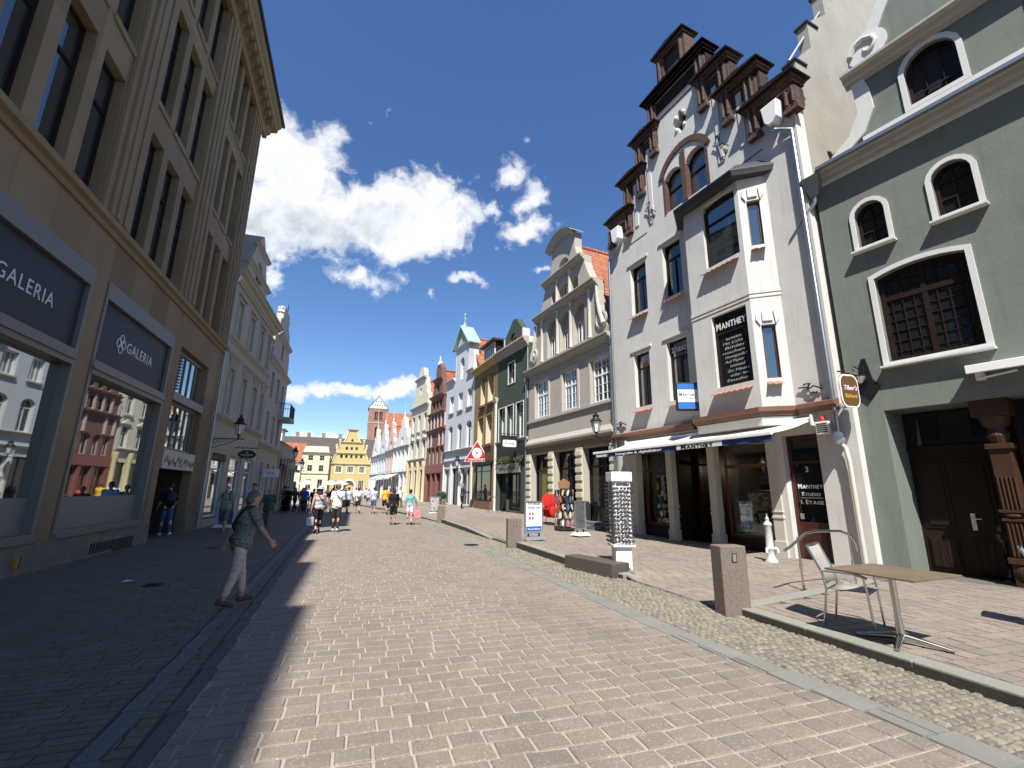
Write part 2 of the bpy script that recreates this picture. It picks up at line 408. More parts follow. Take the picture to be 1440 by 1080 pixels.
def pipe(h, u, zt, zb=.05, d=.1, r=.05, m='zinc', kick=True):
    g = G().tube([(u, d + .05, zt + .12), (u, d, zt - .1), (u, d, zb)], r, 10)
    for z in range(int(zb) + 1, int(zt), 2): g.lathe([(r + .012, 0), (r + .012, .05)], (u, d, z), 10)
    o = g.build('drainpipe', m, h.root, auto=40)
    G().add([(u - .13, .0, zt + .1), (u + .13, .0, zt + .1), (u + .13, .24, zt + .1), (u - .13, .24, zt + .1), (u - .06, .04, zt - .14), (u + .06, .04, zt - .14), (u + .06, .16, zt - .14), (u - .06, .16, zt - .14)],
            [(0, 1, 2, 3), (0, 4, 5, 1), (1, 5, 6, 2), (2, 6, 7, 3), (3, 7, 4, 0), (4, 7, 6, 5)]).build('hopper', m, o); return o
SKY_S = .08; CLB = 8.3; EXPO = .82
# ------------------------------------------------------------------ camera, sun, sky
def cam_axes():
    up = Vector((30., -2730., 640.)).normalized()
    s = Vector((-216., 0, 640.)); s.y = -(s.x * up.x + s.z * up.z) / up.y; s.normalize()
    r = s.cross(up); r = -r if r.x < 0 else r
    return r, s, up                                   # world X, Y, Z written in camera axes (x right, y down, z ahead)
AX, AY, AZ = cam_axes()
EYE = Vector((0, 0, 1.66))
cd = bpy.data.cameras.new('camera'); cam = bpy.data.objects.new('camera', cd); COL.objects.link(cam); SC.camera = cam
cd.sensor_fit = 'HORIZONTAL'; cd.sensor_width = 36; cd.lens = 36 * 640 / 1440; cd.clip_end = 6000; cd.clip_start = .05
W = Matrix((AX, AY, AZ))                              # camera (y down) -> world
cam.matrix_world = Matrix.Translation(EYE) @ (W @ Matrix.Diagonal((1, -1, -1))).to_4x4()
def ray(x, y): return (W @ Vector((x - 720, y - 540, 640))).normalized()

EL, AZI = R(54), R(19)
trav = Vector((sin(AZI) * cos(EL), cos(AZI) * cos(EL), -sin(EL)))
sd = bpy.data.lights.new('sun', 'SUN'); sd.energy = 5.0; sd.angle = R(.53); sd.color = (1, .955, .88)
so = bpy.data.objects.new('sun', sd); COL.objects.link(so); so.rotation_euler = trav.to_track_quat('-Z', 'Y').to_euler(); so.location = (-20, -40, 60)

wd = bpy.data.worlds.new('World'); SC.world = wd; wd.use_nodes = True
k = NT(wd.node_tree); bg = k.n['Background']; bg.inputs['Strength'].default_value = SKY_S
sky = k.n.new('ShaderNodeTexSky'); sky.sky_type = 'NISHITA'; sky.sun_disc = False; sky.sun_elevation = EL; sky.sun_rotation = R(198)
sky.altitude = 200; sky.air_density = 1.; sky.dust_density = .15; sky.ozone_density = 2.6
dirv = k.add('TexCoord').outputs['Generated']
CL = [(400, 225, 110, 110, 1.25), (440, 310, 135, 90, 1.25), (540, 312, 130, 82, 1.25), (615, 292, 76, 72, 1.2), (360, 320, 110, 100, 1.25), (460, 190, 50, 50, .95), (500, 392, 95, 30, .72), (385, 390, 30, 35, .75),
      (655, 396, 48, 16, .62), (528, 180, 26, 18, .55), (560, 155, 16, 24, .5), (712, 248, 54, 36, .76), (752, 283, 50, 48, .82), (745, 325, 60, 28, .74), (690, 300, 22, 22, .6), (775, 380, 36, 18, .6), (605, 425, 22, 12, .45),
      (470, 547, 130, 26, .95), (560, 549, 75, 26, .95), (425, 610, 40, 10, .75), (455, 614, 30, 9, .7), (330, 560, 90, 40, .8), (742, 205, 16, 16, .5), (1250, -200, 130, 70, .8), (980, -330, 160, 60, .7)]
wn_ = k.noise(dirv, 9., 5, .6, out=1); wv = k.vm('SUBTRACT', wn_, (.5, .5, .5)); sc_ = k.n.new('ShaderNodeVectorMath'); sc_.operation = 'SCALE'; k.l.new(wv, sc_.inputs[0]); sc_.inputs['Scale'].default_value = .13
dirw = k.vm('ADD', dirv, sc_.outputs[0])
acc = None
for x, y, rx, ry, st in CL:
    c = ray(x, y); A = ray(x + rx, y); A = A / A.dot(c) - c; B = ray(x, y - ry); B = B / B.dot(c) - c
    t = k.vm('DOT_PRODUCT', dirw, c); tt = k.math('MAXIMUM', t, .05)
    a = k.math('DIVIDE', k.vm('DOT_PRODUCT', dirw, A / A.length_squared), tt); b = k.math('DIVIDE', k.vm('DOT_PRODUCT', dirw, B / B.length_squared), tt)
    d = k.math('ADD', k.math('MULTIPLY', a, a), k.math('MULTIPLY', b, b))
    mk = k.math('MULTIPLY', k.math('SUBTRACT', 1, k.math('SQRT', d)), st * 1.25)
    acc = mk if acc is None else k.math('SMOOTH_MAX', acc, mk, .25)
n1 = k.noise(dirv, 5.2, 10, .61, dist=.25); n2 = k.noise(dirv, 30., 6, .55, dist=.8)
den = k.math('ADD', k.math('MULTIPLY', acc, 1.5), k.math('ADD', k.math('MULTIPLY', k.math('SUBTRACT', n1, .5), 1.7), k.math('MULTIPLY', k.math('SUBTRACT', n2, .5), 1.5)))
den = k.math('SUBTRACT', den, .5)
cov = k.ramp(den, [(.0, (0, 0, 0)), (.2, (.16,) * 3), (.5, (.62,) * 3), (.95, (1, 1, 1))], 'EASE')
mp = k.add('Mapping', Vector=dirv); mp.inputs['Location'].default_value = (-.012, -.04, .05)
n3 = k.noise(mp.outputs[0], 5.2, 10, .61, dist=.25)
lit = k.math('MULTIPLY', k.math('SUBTRACT', n1, n3), 1.9)
core = k.math('MULTIPLY', k.mapr(den, .6, 1.5, 0, 1), .34)
shade = k.mapr(k.math('SUBTRACT', lit, core), -.6, .12, 0., 1.)
ccol = k.ramp(shade, [(0., (.50, .55, .62)), (.5, (.80, .835, .88)), (1., (1.03, 1.03, 1.03))])
ccol = k.mix(1., ccol, (CLB, CLB, CLB, 1), 'MULTIPLY')
hs = k.add('HueSaturation', Color=sky.outputs[0]); hs.inputs['Hue'].default_value = .507; hs.inputs['Saturation'].default_value = 1.18; hs.inputs['Value'].default_value = 1.2
k.l.new(k.mix(cov, hs.outputs[0], ccol), bg.inputs['Color'])
SC.view_settings.view_transform = 'Standard'; SC.view_settings.look = 'None'; SC.view_settings.exposure = EXPO
SC.cycles.max_bounces = 7; SC.cycles.diffuse_bounces = 4; SC.cycles.glossy_bounces = 4; SC.cycles.transparent_max_bounces = 8; SC.cycles.caustics_reflective = False; SC.cycles.caustics_refractive = False

# ------------------------------------------------------------------ materials
plaster_w = mat('plaster_white', (.60, .592, .56), .9, var=.07, scale=1.3, bump=.4, bscale=45, streak=.34, dirt=.16)
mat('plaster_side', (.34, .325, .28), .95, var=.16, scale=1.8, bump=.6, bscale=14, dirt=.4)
mat('plaster_grey', (.36, .33, .28), .92, var=.06, scale=1.1, bump=.3, streak=.3, dirt=.15)
mat('plaster_beigegrey', (.42, .39, .34), .92, var=.06, scale=1.1, bump=.3, streak=.3, dirt=.15)
mat('plaster_greylight', (.52, .49, .43), .9, var=.06, scale=1.2, bump=.3, streak=.35, dirt=.12)
mat('plaster_green', (.168, .190, .164), .9, var=.1, scale=1.1, bump=.5, bscale=30, streak=.42, dirt=.3)
mat('plaster_dgreen', (.040, .062, .050), .9, var=.1, scale=1.4, bump=.3, streak=.1)
mat('trim_white', (.62, .62, .60), .8, var=.04, bump=.15, streak=.12)
mat('trim_grey', (.38, .36, .32), .85, var=.07, streak=.35, bump=.2)
mat('plaster_ochre', (.24, .16, .07), .9, var=.08, streak=.25)
mat('plaster_yellow', (.58, .50, .30), .9, var=.06, streak=.15)
mat('plaster_mustard', (.46, .36, .15), .9, var=.06, streak=.15)
mat('plaster_pale', (.62, .55, .36), .9, var=.05, streak=.1)
mat('plaster_blue', (.50, .53, .57), .9, var=.05, streak=.25)
mat('plaster_cream', (.56, .53, .42), .9, var=.05, streak=.25)
mat('plaster_pink', (.52, .40, .37), .9, var=.05, streak=.2)
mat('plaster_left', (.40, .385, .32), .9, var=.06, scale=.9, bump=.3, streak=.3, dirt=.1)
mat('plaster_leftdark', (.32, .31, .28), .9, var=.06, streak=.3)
mat('red_paint', (.235, .085, .07), .7, var=.1, streak=.2)
mat('redbrown', (.165, .085, .068), .85, var=.15, streak=.3, bump=.3)
mat('ledge_brown', (.18, .088, .062), .7, var=.12, streak=.3)
brickmat('brick_red', [(.052, .02, .014), (.088, .034, .022), (.12, .048, .031)], (.10, .085, .07), .25, .08)
brickmat('brick_shade', [(.035, .016, .012), (.055, .022, .015), (.045, .018, .013)], (.05, .04, .035), .25, .08)  # brick with the shade of the voids under the gable caps put into its colour
brickmat('brick_tower', [(.20, .10, .07), (.30, .15, .10), (.36, .2, .14)], (.3, .25, .2), .9, .3, big=.3)
brickmat('limestone', [(.185, .138, .082), (.235, .178, .106), (.275, .208, .125), (.21, .16, .10)], (.10, .08, .055), 1.15, 2.6, ms=.006, bump=.25, big=.35)
mat('stone_frame', (.238, .182, .112), .85, var=.12, scale=1.6, streak=.4, bump=.2)
mat('stone_base', (.20, .185, .16), .8, var=.25, scale=2.5, streak=.3, bump=.3, dirt=.5)
tilemat('tile_orange', [(.34, .115, .05), (.42, .15, .07), (.29, .09, .04), (.46, .18, .085)])
tilemat('tile_red', [(.30, .09, .045), (.38, .12, .06), (.25, .07, .035)])
tilemat('tile_orange_x', [(.34, .115, .05), (.42, .15, .07), (.29, .09, .04), (.46, .18, .085)], axis=0)
tilemat('tile_dark', [(.06, .055, .05), (.09, .08, .07), (.075, .065, .06)], axis=0, row=.3, colw=.3)
mat('sill_tile', (.36, .16, .10), .8, var=.2, bump=.3)
mat('sill_stone', (.40, .39, .36), .8, var=.1)
mat('copper', (.28, .50, .40), .7, var=.15)
mat('zinc', (.36, .39, .42), .38, metal=.85, var=.08, streak=.1)
mat('steel', (.55, .54, .52), .22, metal=1., var=.04)
mat('alu', (.62, .62, .6), .4, metal=.9, var=.03)
mat('alu_frame', (.18, .18, .165), .5, metal=.3, var=.05)
mat('black_metal', (.018, .018, .02), .45, metal=.4, var=.05)
mat('dark_roof', (.03, .032, .035), .6, var=.2)
mat('white_paint', (.70, .70, .67), .5, var=.04)
mat('white_gloss', (.80, .80, .79), .35, var=.02)
mat('cream_post', (.52, .50, .44), .6, var=.06)
mat('dark_wood', (.020, .011, .008), .5, var=.3, scale=4, streak=.1, spec=.25)
mat('red_wood', (.06, .014, .009), .4, var=.2, scale=3)
mat('oak_dark', (.055, .026, .015), .5, var=.25, scale=5, spec=.3)
mat('brown_wood', (.11, .046, .022), .45, var=.25, scale=5)
mat('dark', (.006, .006, .006), .9, var=0)
mat('black', (.012, .012, .013), .6, var=0)
mat('navy', (.013, .017, .030), .55, var=.05)
mat('navy_awning', (.022, .045, .16), .8, var=.05)
mat('sign_blue', (.02, .13, .42), .5, var=.02)
mat('sign_red', (.42, .02, .025), .5, var=.03)
mat('sign_white', (.82, .82, .82), .5, var=.02)
mat('letter_grey', (.62, .63, .64), .5, var=0)
mat('letter_gold', (.55, .36, .05), .4, var=0)
mat('brown_sign', (.12, .055, .02), .5, var=.05)
mat('curtain', (.62, .60, .55), .9, var=.08)
mat('awning_cloth', (.66, .65, .60), .9, var=.05, scale=2, dirt=.12)
mat('granite_red', (.20, .155, .13), .75, var=.5, scale=30, bump=.3, dirt=.25)
mat('granite_dark', (.09, .075, .064), .75, var=.5, scale=30, bump=.3, dirt=.2)
mat('teak', (.15, .112, .07), .6, var=.28, scale=6, dirt=.3)
mat('sling', (.33, .31, .26), .85, var=.12, scale=14, bump=.5, bscale=220)
mat('joint_light', (.34, .30, .255), .95, var=.2, scale=5)
mat('joint_dark', (.045, .043, .042), .95, var=.2, scale=5)
mat('joint_mid', (.12, .105, .09), .95, var=.2, scale=5)
mat('kerb_dark', (.05, .047, .04), .9, var=.3, scale=9, bump=.3)
mat('asphalt_grey', (.20, .185, .165), .9, var=.2, scale=2, bump=.4)
mat('square_paving', (.30, .27, .24), .9, var=.15, scale=1.2)
mat('plant', (.05, .085, .03), .7, var=.4, scale=8)
mat('film', (.20, .205, .195), .55, var=.03)
mat('graffiti_panel', (.42, .43, .42), .5, metal=.2, var=.3, scale=2.6)
mat('rubber', (.02, .02, .02), .8, var=0)
mat('red_plastic', (.55, .03, .02), .4, var=0)
glass('pane'); glass('pane_sky', (.03, .04, .05), refl=.18); glass('display_glass', (.01, .012, .012), refl=.42, wav=.02); glass('pane_light', (.20, .21, .21), rough=.05)
clearglass('shop_glass')
m, kk, b = newmat('bulb_glow'); b.inputs['Emission Color'].default_value = (1, .85, .6, 1); b.inputs['Emission Strength'].default_value = 6
m, kk, b = newmat('lamp_glass'); b.inputs['Base Color'].default_value = (.75, .76, .74, 1); b.inputs['Roughness'].default_value = .15; b.inputs['Transmission Weight'].default_value = .25
stonemat('paver', [(0.200, 0.160, 0.129), (0.219, 0.178, 0.143), (0.233, 0.189, 0.152), (0.208, 0.173, 0.143), (0.239, 0.190, 0.146), (0.189, 0.159, 0.134), (0.225, 0.174, 0.139)], stain=.42)
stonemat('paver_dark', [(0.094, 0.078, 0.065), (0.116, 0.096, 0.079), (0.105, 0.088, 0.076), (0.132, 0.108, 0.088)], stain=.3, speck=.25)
stonemat('paver_walk', [(0.213, 0.178, 0.145), (0.250, 0.208, 0.169), (0.201, 0.170, 0.141), (0.268, 0.223, 0.182), (0.231, 0.191, 0.155)], stain=.3, speck=.25)
stonemat('slab_green', [(0.168, 0.174, 0.148), (0.196, 0.196, 0.170), (0.185, 0.185, 0.162), (0.207, 0.207, 0.186)], stain=.3, speck=.3)
stonemat('cobble', [(0.171, 0.151, 0.112), (0.215, 0.187, 0.140), (0.242, 0.211, 0.162), (0.193, 0.165, 0.127), (0.143, 0.127, 0.101)], stain=.22, speck=.3)
stonemat('slab_blue', [(.118, .12, .122), (.132, .134, .136), (.11, .112, .115)], stain=.2, speck=.15)
stonemat('slab_black', [(.062, .062, .064), (.075, .075, .077)], stain=.2, speck=.15)
stonemat('kerb_stone', [(0.218, 0.214, 0.184), (0.253, 0.244, 0.210), (0.236, 0.228, 0.198)], stain=.2, speck=.3)

# ------------------------------------------------------------------ ground
def lerp(tab, y):
    if y <= tab[0][0]: return tab[0][1]
    for (a, p), (b, q) in zip(tab, tab[1:]):
        if y <= b: return p + (q - p) * (y - a) / (b - a)
    return tab[-1][1]
PE = [(-6, 4.15), (2.6, 3.93), (5, 3.66), (8, 3.56), (13, 3.5), (24, 3.0), (31, 2.3), (40, .9), (48, -.5), (60, -2.6), (70, -4.4)]   # right edge of the roadway
KX = [(-6, 5.22), (5.9, 5.22), (8.2, 5.12), (10.2, 4.72), (14, 4.62), (18, 4.42), (24.5, 4.2), (31, 3.5), (40, 2.1), (48, .7), (60, -1.4), (70, -3.2)]  # kerb
HX = [(-6, 13.4), (8, 10.3), (8.02, 11.14), (16.8, 10.06), (24.8, 9.08), (29, 8.49), (34, 8.05), (40.4, 6.92), (47.5, 5.66), (57, 3.84), (70, 1.3)]
CH = lambda y: -1.55 - .0335 * (y - 3.8)             # left channel
KZ = [(-6, .10), (5.75, .10), (5.95, .015), (8.1, .015), (8.5, .10), (10.3, .16), (13.9, .17), (14.1, .03), (16.2, .04), (19, .16), (24.4, .2), (24.8, .06), (31, .12), (70, .12)]
HZ = [(-6, .03), (6.2, .03), (6.8, .0), (13, .04), (17, .14), (21, .3), (25, .38), (32, .42), (40, .55), (70, .55)]
def walk_z(x, y):
    a, b = lerp(KX, y), lerp(HX, y); t = max(0, min(1, (x - a) / (b - a)))
    if y < 6.8 and y > 5.75 + .27 * (x - 5.2): return .012 * t   # below the terrace step
    return lerp(KZ, y) * (1 - t) + (lerp(HZ, y) if y > 6.8 else .03) * t
def stones(name, m, x0, x1, ya, yb, pitch, ln, gap, zf=lambda x, y: 0., bev=.008, jit=.004, tilt=.002, drop=.02, keep=None, wave=0., skew=0.):
    g = G(); v = g.v; f = g.f; y = ya
    while y < yb:
        p = pitch * random.uniform(.96, 1.04); x = x0(y) - random.uniform(0, ln); e = x1(y)
        while x < e:
            w = ln * random.uniform(.86, 1.14); a, b = max(x, x0(y)), min(x + w, e); x += w
            if b - a < gap * 2.5 or (keep and not keep((a + b) / 2, y + p / 2)): continue
            if e - b < ln * .3 and e - b > 0: b = e; x = e
            wv = lambda q: wave * sin(q * 1.3 + y * .7) + skew * q
            dz = random.uniform(-tilt, tilt); tx = random.uniform(-tilt, tilt)
            top = []; low = []
            for qx, qy, sx, sy in ((a, y, 1, 1), (b, y, -1, 1), (b, y + p, -1, -1), (a, y + p, 1, -1)):
                jx, jy = random.uniform(-jit, jit), random.uniform(-jit, jit); z = zf(qx, qy) + dz + tx * sx
                top.append((qx + sx * (gap / 2 + bev) + jx, qy + sy * (gap / 2 + bev) + jy + wv(qx), z)); low.append((qx + sx * gap / 2 + jx, qy + sy * gap / 2 + jy + wv(qx), z - drop))
            n = len(v); v += top + low
            f.append((n, n + 1, n + 2, n + 3))
            for i in range(4): j = (i + 1) % 4; f.append((n + i, n + 4 + i, n + 4 + j, n + j))
        y += p
    return g.build(name, m, kind='structure')
def sheet(name, m, x0, x1, ys, zf, n=6):
    g = G(); vs = []; fs = []
    for y in ys:
        a, b = x0(y), x1(y); vs += [(a + (b - a) * i / n, y, zf(a + (b - a) * i / n, y)) for i in range(n + 1)]
    for r in range(len(ys) - 1): fs += [(r * (n + 1) + i, r * (n + 1) + i + 1, (r + 1) * (n + 1) + i + 1, (r + 1) * (n + 1) + i) for i in range(n)]
    g.add(vs, fs); return g.build(name, m, kind='structure', smooth=False)
G().add([(-1500, -600, -.06), (1500, -600, -.06), (1500, 2500, -.06), (-1500, 2500, -.06)], [(0, 1, 2, 3)]).build('ground', 'asphalt_grey', kind='structure')
YS = [-5 + i * 1. for i in range(76)]
sheet('road_bed', 'joint_light', lambda y: CH(y) + .45, lambda y: lerp(PE, y) + .02, YS, lambda x, y: -.010)
stones('road', 'paver', lambda y: CH(y) + .47, lambda y: lerp(PE, y), .6, 34, .187, .262, .017, jit=.005, tilt=.0022, drop=.010, wave=.018, bev=.007)
stones('road_far', 'paver', lambda y: CH(y) + .47, lambda y: lerp(PE, y), 34, 70, .4, .55, .03, drop=.012)
sheet('gutter_bed', 'joint_mid', lambda y: lerp(PE, y) - .02, lambda y: lerp(KX, y) + .3, YS, lambda x, y: -.012)
stones('gutter', 'slab_green', lambda y: lerp(PE, y) + .005, lambda y: lerp(PE, y) + .31, -2, 60, .42, .5, .008, bev=.004, tilt=.001, jit=.002)
stones('cobbles', 'cobble', lambda y: lerp(PE, y) + .32, lambda y: lerp(KX, y) + .02, .4, 19, .088, .094, .012, bev=.014, jit=.007, tilt=.005, drop=.018, wave=.03)
stones('cobbles_far', 'cobble', lambda y: lerp(PE, y) + .32, lambda y: lerp(KX, y) + .02, 19, 60, .24, .26, .03, bev=.012)
# right-hand pavement, terrace and kerbs
low = lambda x, y: y > 5.75 + .27 * (x - 5.2)
YW = sorted(set([-6 + i * .5 for i in range(152)]))
sheet('pavement_bed', 'joint_mid', lambda y: lerp(KX, y) + .1, lambda y: lerp(HX, y) + .7, [y for y in YW if y >= 9.5], lambda x, y: walk_z(x, y) - .013, 12)
sheet('pavement_bed', 'joint_mid', lambda y: 5.15, lambda y: 12.5, [5.6, 7, 8, 9, 9.5], lambda x, y: -.013 if y < 9 else walk_z(x, y) - .013, 12)
sheet('terrace_bed', 'joint_mid', lambda y: 5.3, lambda y: lerp(HX, y) + .7, [-6, -3, 0, 2, 4, 5.6], lambda x, y: walk_z(x, y) - .013, 8)
stones('terrace', 'paver_walk', lambda y: 5.47, lambda y: lerp(HX, y) + .6, -1.5, 7.6, .172, .235, .007, zf=lambda x, y: lerp([(5.2, .10), (10.5, .03)], x), bev=.004, jit=.003, drop=.06, keep=lambda x, y: not low(x, y + .3))
stones('pavement', 'paver_walk', lambda y: lerp(KX, y) + (.25 if y > 8.2 else .02), lambda y: lerp(HX, y) + .6, 5.6, 27, .185, .25, .007, zf=walk_z, bev=.004, jit=.003, keep=lambda x, y: low(x, y - .12))
stones('pavement_far', 'paver_walk', lambda y: lerp(KX, y) + .25, lambda y: lerp(HX, y) + .5, 27, 70, .5, .6, .015, zf=walk_z)
def kerb(name, ya, yb, m='kerb_stone', w=.24):
    g = G(); y = ya; rs = G()
    while y < yb - .05:
        e = min(y + random.uniform(.85, 1.15), yb); xa, xb = lerp(KX, y), lerp(KX, e); za, zb = lerp(KZ, y + .01), lerp(KZ, e - .01)
        if e == yb or yb - e < .3: e = yb; xb = lerp(KX, e); zb = lerp(KZ, e - .02)
        g.add([(xa, y, -.1), (xa + w, y, -.1), (xb + w, e - .006, -.1), (xb, e - .006, -.1), (xa, y, za), (xa + w, y, za), (xb + w, e - .006, zb), (xb, e - .006, zb)],
              [(0, 3, 2, 1), (4, 5, 6, 7), (0, 1, 5, 4), (1, 2, 6, 5), (2, 3, 7, 6), (3, 0, 4, 7)])
        rs.add([(xa - .006, y, -.1), (xb - .006, e - .004, -.1), (xb - .006, e - .004, zb - .022), (xa - .006, y, za - .022)], [(0, 1, 2, 3)]); y = e
    rs.build('kerb_face', 'kerb_dark', kind='structure')
    return g.build(name, m, kind='structure', bevel=.012)
kerb('kerb', -3, 5.78); kerb('kerb', 8.4, 13.9); kerb('kerb', 16.2, 24.4); kerb('kerb', 25, 60)
# edge of the terrace: bright stone step towards the photo shop
g = G()
for i in range(5):
    xa, xb = 5.46 + i * .86, 5.46 + (i + 1) * .86 - .008; f0 = lambda x: 5.75 + .27 * (x - 5.2) - .12; z0 = lambda x: lerp([(5.2, .104), (10.5, .034)], x)
    g.add([(xa, f0(xa) - .12, -.05), (xb, f0(xb) - .12, -.05), (xb, f0(xb) + .12, -.05), (xa, f0(xa) + .12, -.05), (xa, f0(xa) - .12, z0(xa)), (xb, f0(xb) - .12, z0(xb)), (xb, f0(xb) + .12, z0(xb)), (xa, f0(xa) + .12, z0(xa))],
          [(0, 3, 2, 1), (4, 5, 6, 7), (0, 1, 5, 4), (1, 2, 6, 5), (2, 3, 7, 6), (3, 0, 4, 7)])
g.build('terrace_step', 'kerb_stone', kind='structure', bevel=.01)
# left-hand pavement with its drainage strips
sheet('left_pavement_bed', 'joint_dark', lambda y: -9.5, lambda y: CH(y) + .47, YS, lambda x, y: -.012)
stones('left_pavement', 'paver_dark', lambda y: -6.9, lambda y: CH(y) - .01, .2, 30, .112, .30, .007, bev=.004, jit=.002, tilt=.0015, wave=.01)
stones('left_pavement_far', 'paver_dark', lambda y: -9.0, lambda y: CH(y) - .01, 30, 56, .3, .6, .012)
stones('drain_strip', 'slab_blue', lambda y: CH(y), lambda y: CH(y) + .16, -1, 56, .7, .4, .006, bev=.004, jit=.001, tilt=.001)
stones('drain_strip', 'paver_dark', lambda y: CH(y) + .162, lambda y: CH(y) + .315, -1, 56, .14, .3, .008, bev=.004, jit=.001)
stones('drain_strip', 'slab_black', lambda y: CH(y) + .318, lambda y: CH(y) + .465, -1, 56, .9, .4, .006, bev=.006, zf=lambda x, y: -.004, jit=.001)
# market square beyond the street
G().add([(-60, 56, -.004), (CH(56), 56, -.004), (-4.6, 70, -.004), (1.3, 70, .1), (40, 70, .1), (40, 160, .1), (-60, 160, .1)], [(0, 1, 2, 3, 4, 5, 6)]).build('market_square', 'square_paving', kind='structure')
# worn iron covers and litter on the left pavement
def disc(name, x, y, r, m, label, cat):
    o = empty(name, (x, y, .002), 0, label, cat)
    G().lathe([(r, 0), (r, .006), (r * .9, .008)], n=24).build('lid', m, o); g = G()
    for i in range(-3, 4): g.box(-r * .7, r * .7, i * r * .22 - .006, i * r * .22 + .006, .008, .011)
    g.build('ribs', m, o); return o
# ------------------------------------------------------------------ photo shop with stepped brick gable
M = House('gabled_house', (11.14, 8.0), 7, False, 'white gabled photo shop house with stepped red brick gable, oriel and white awning')
mr = M.root
def step_cap(us):   # mirrored about the gable's middle
    return [(8.4 - b, 8.4 - a) for a, b in us]
RT = [(-.2, 1.45, 13.7), (.75, 2.35, 15.12), (1.72, 3.2, 16.5), (2.6, 5.8, 17.8), (3.42, 4.98, 19.35)]
out = [(0, -.4), (8.8, -.4), (8.8, 13.4), (7.0, 13.4), (7.0, 14.8), (6.1, 14.8), (6.1, 16.2), (5.3, 16.2), (5.3, 17.5), (4.75, 17.5), (4.75, 19.0), (3.65, 19.0), (3.65, 17.5), (3.1, 17.5), (3.1, 16.2), (2.3, 16.2), (2.3, 14.8), (1.4, 14.8), (1.4, 13.4), (0, 13.4)]
wins = [(6.46, 7.4, 8.78, 10.92), (4.6, 5.52, 8.8, 10.97), (6.55, 7.45, 4.92, 7.1), (4.65, 5.62, 4.87, 7.1)]
holes = [opening(a, b, c, d) for a, b, c, d in wins]
holes += [opening(3.1, 4.05, 12.2, 14.0, .45), opening(4.2, 5.15, 12.2, 13.9, .45), [(4.1 + .25 * (1 + .28 * cos(4 * t)) * cos(t), 15.62 + .4 * (1 + .28 * cos(4 * t)) * sin(t)) for t in [2 * pi * i / 32 for i in range(32)]]]
holes += [opening(1.84, 7.75, .02, 3.22), opening(.66, 1.62, -.02, 3.2)]
wall(mr, out, holes, 'plaster_white', depth=.38)
body(M, .0, 8.78, 13.3, 13, 'plaster_side', front=False)
for (a, b, c, d), cu in zip(wins, (.3, .28, 0, 0)):
    window(mr, a, b, c, d, y=-.2, fm='dark_wood', pm='pane_sky', vb=[(.5, 0, .7)], hb=[.72], fw=.07, curt=cu or None)
    # shallow moulded head over the recess, clay tile sill
    G().box(a - .14, b + .14, .0, .05, d + .1, d + .2).build('window_head', 'plaster_white', mr)
def tile_sill(p, u0, u1, z, y=0., name='sill'):
    g = G(); n = max(2, int((u1 - u0) / .17)); w = (u1 - u0) / n
    for i in range(n):
        c = u0 + w * (i + .5); vs = []; m_ = 6
        for yy, zz, dz in ((y - .26, z + .03, 0), (y + .21, z - .20, 0)):
            vs += [(c - w / 2 + w * j / m_, yy, zz + .03 * sin(pi * j / m_)) for j in range(m_ + 1)]
        fs = [(j, j + 1, m_ + 2 + j, m_ + 1 + j) for j in range(m_)]; vs += [(a, b_, c_ - .02) for a, b_, c_ in vs[m_ + 1:]]
        fs += [(m_ + 1 + j, m_ + 2 + j, 2 * m_ + 3 + j, 2 * m_ + 2 + j) for j in range(m_)]; g.add(vs, fs)
    return g.build(name, 'sill_tile', p)
for a, b, c, d in wins: tile_sill(mr, a - .02, b + .02, c - .03)
for a, b in ((3.1, 4.05), (4.2, 5.15)): window(mr, a, b, 12.2, 14.0 if a < 4 else 13.9, .45, y=-.22, fm='dark_wood', pm='pane_sky', hb=[.55], fw=.07)
G().box(3.6, 4.6, -.36, -.3, 15.0, 16.2).build('oculus_back', 'dark', mr)
g = G(); aa = arc(2.85, 5.4, 13.75, .95, 14); ab = arc(3.1, 5.15, 13.75, .72, 14)
g.add([(a, .05, b) for a, b in aa] + [(a, .05, b) for a, b in ab] + [(a, -.02, b) for a, b in aa] + [(a, -.02, b) for a, b in ab], [q for i in range(14) for q in ((i, i + 1, 16 + i, 15 + i), (i, 30 + i, 31 + i, i + 1), (15 + i, 16 + i, 46 + i, 45 + i))])
g.box(4.02, 4.23, -.2, .045, 12.2, 14.3); g.box(5.1, 5.18, -.2, .03, 12.2, 13.9); g.box(3.02, 3.12, -.2, .03, 12.2, 13.8)
g.build('brick_arch', 'brick_red', mr)
# oculus with four moulded cusps
g = G()
for i in range(4):
    t = pi / 4 + i * pi / 2; g.ball((4.1 + .27 * cos(t), .01, 15.62 + .4 * sin(t)), (.075, .05, .1), n=10, m=6)
g.build('oculus_moulding', 'trim_white', mr, smooth=True)
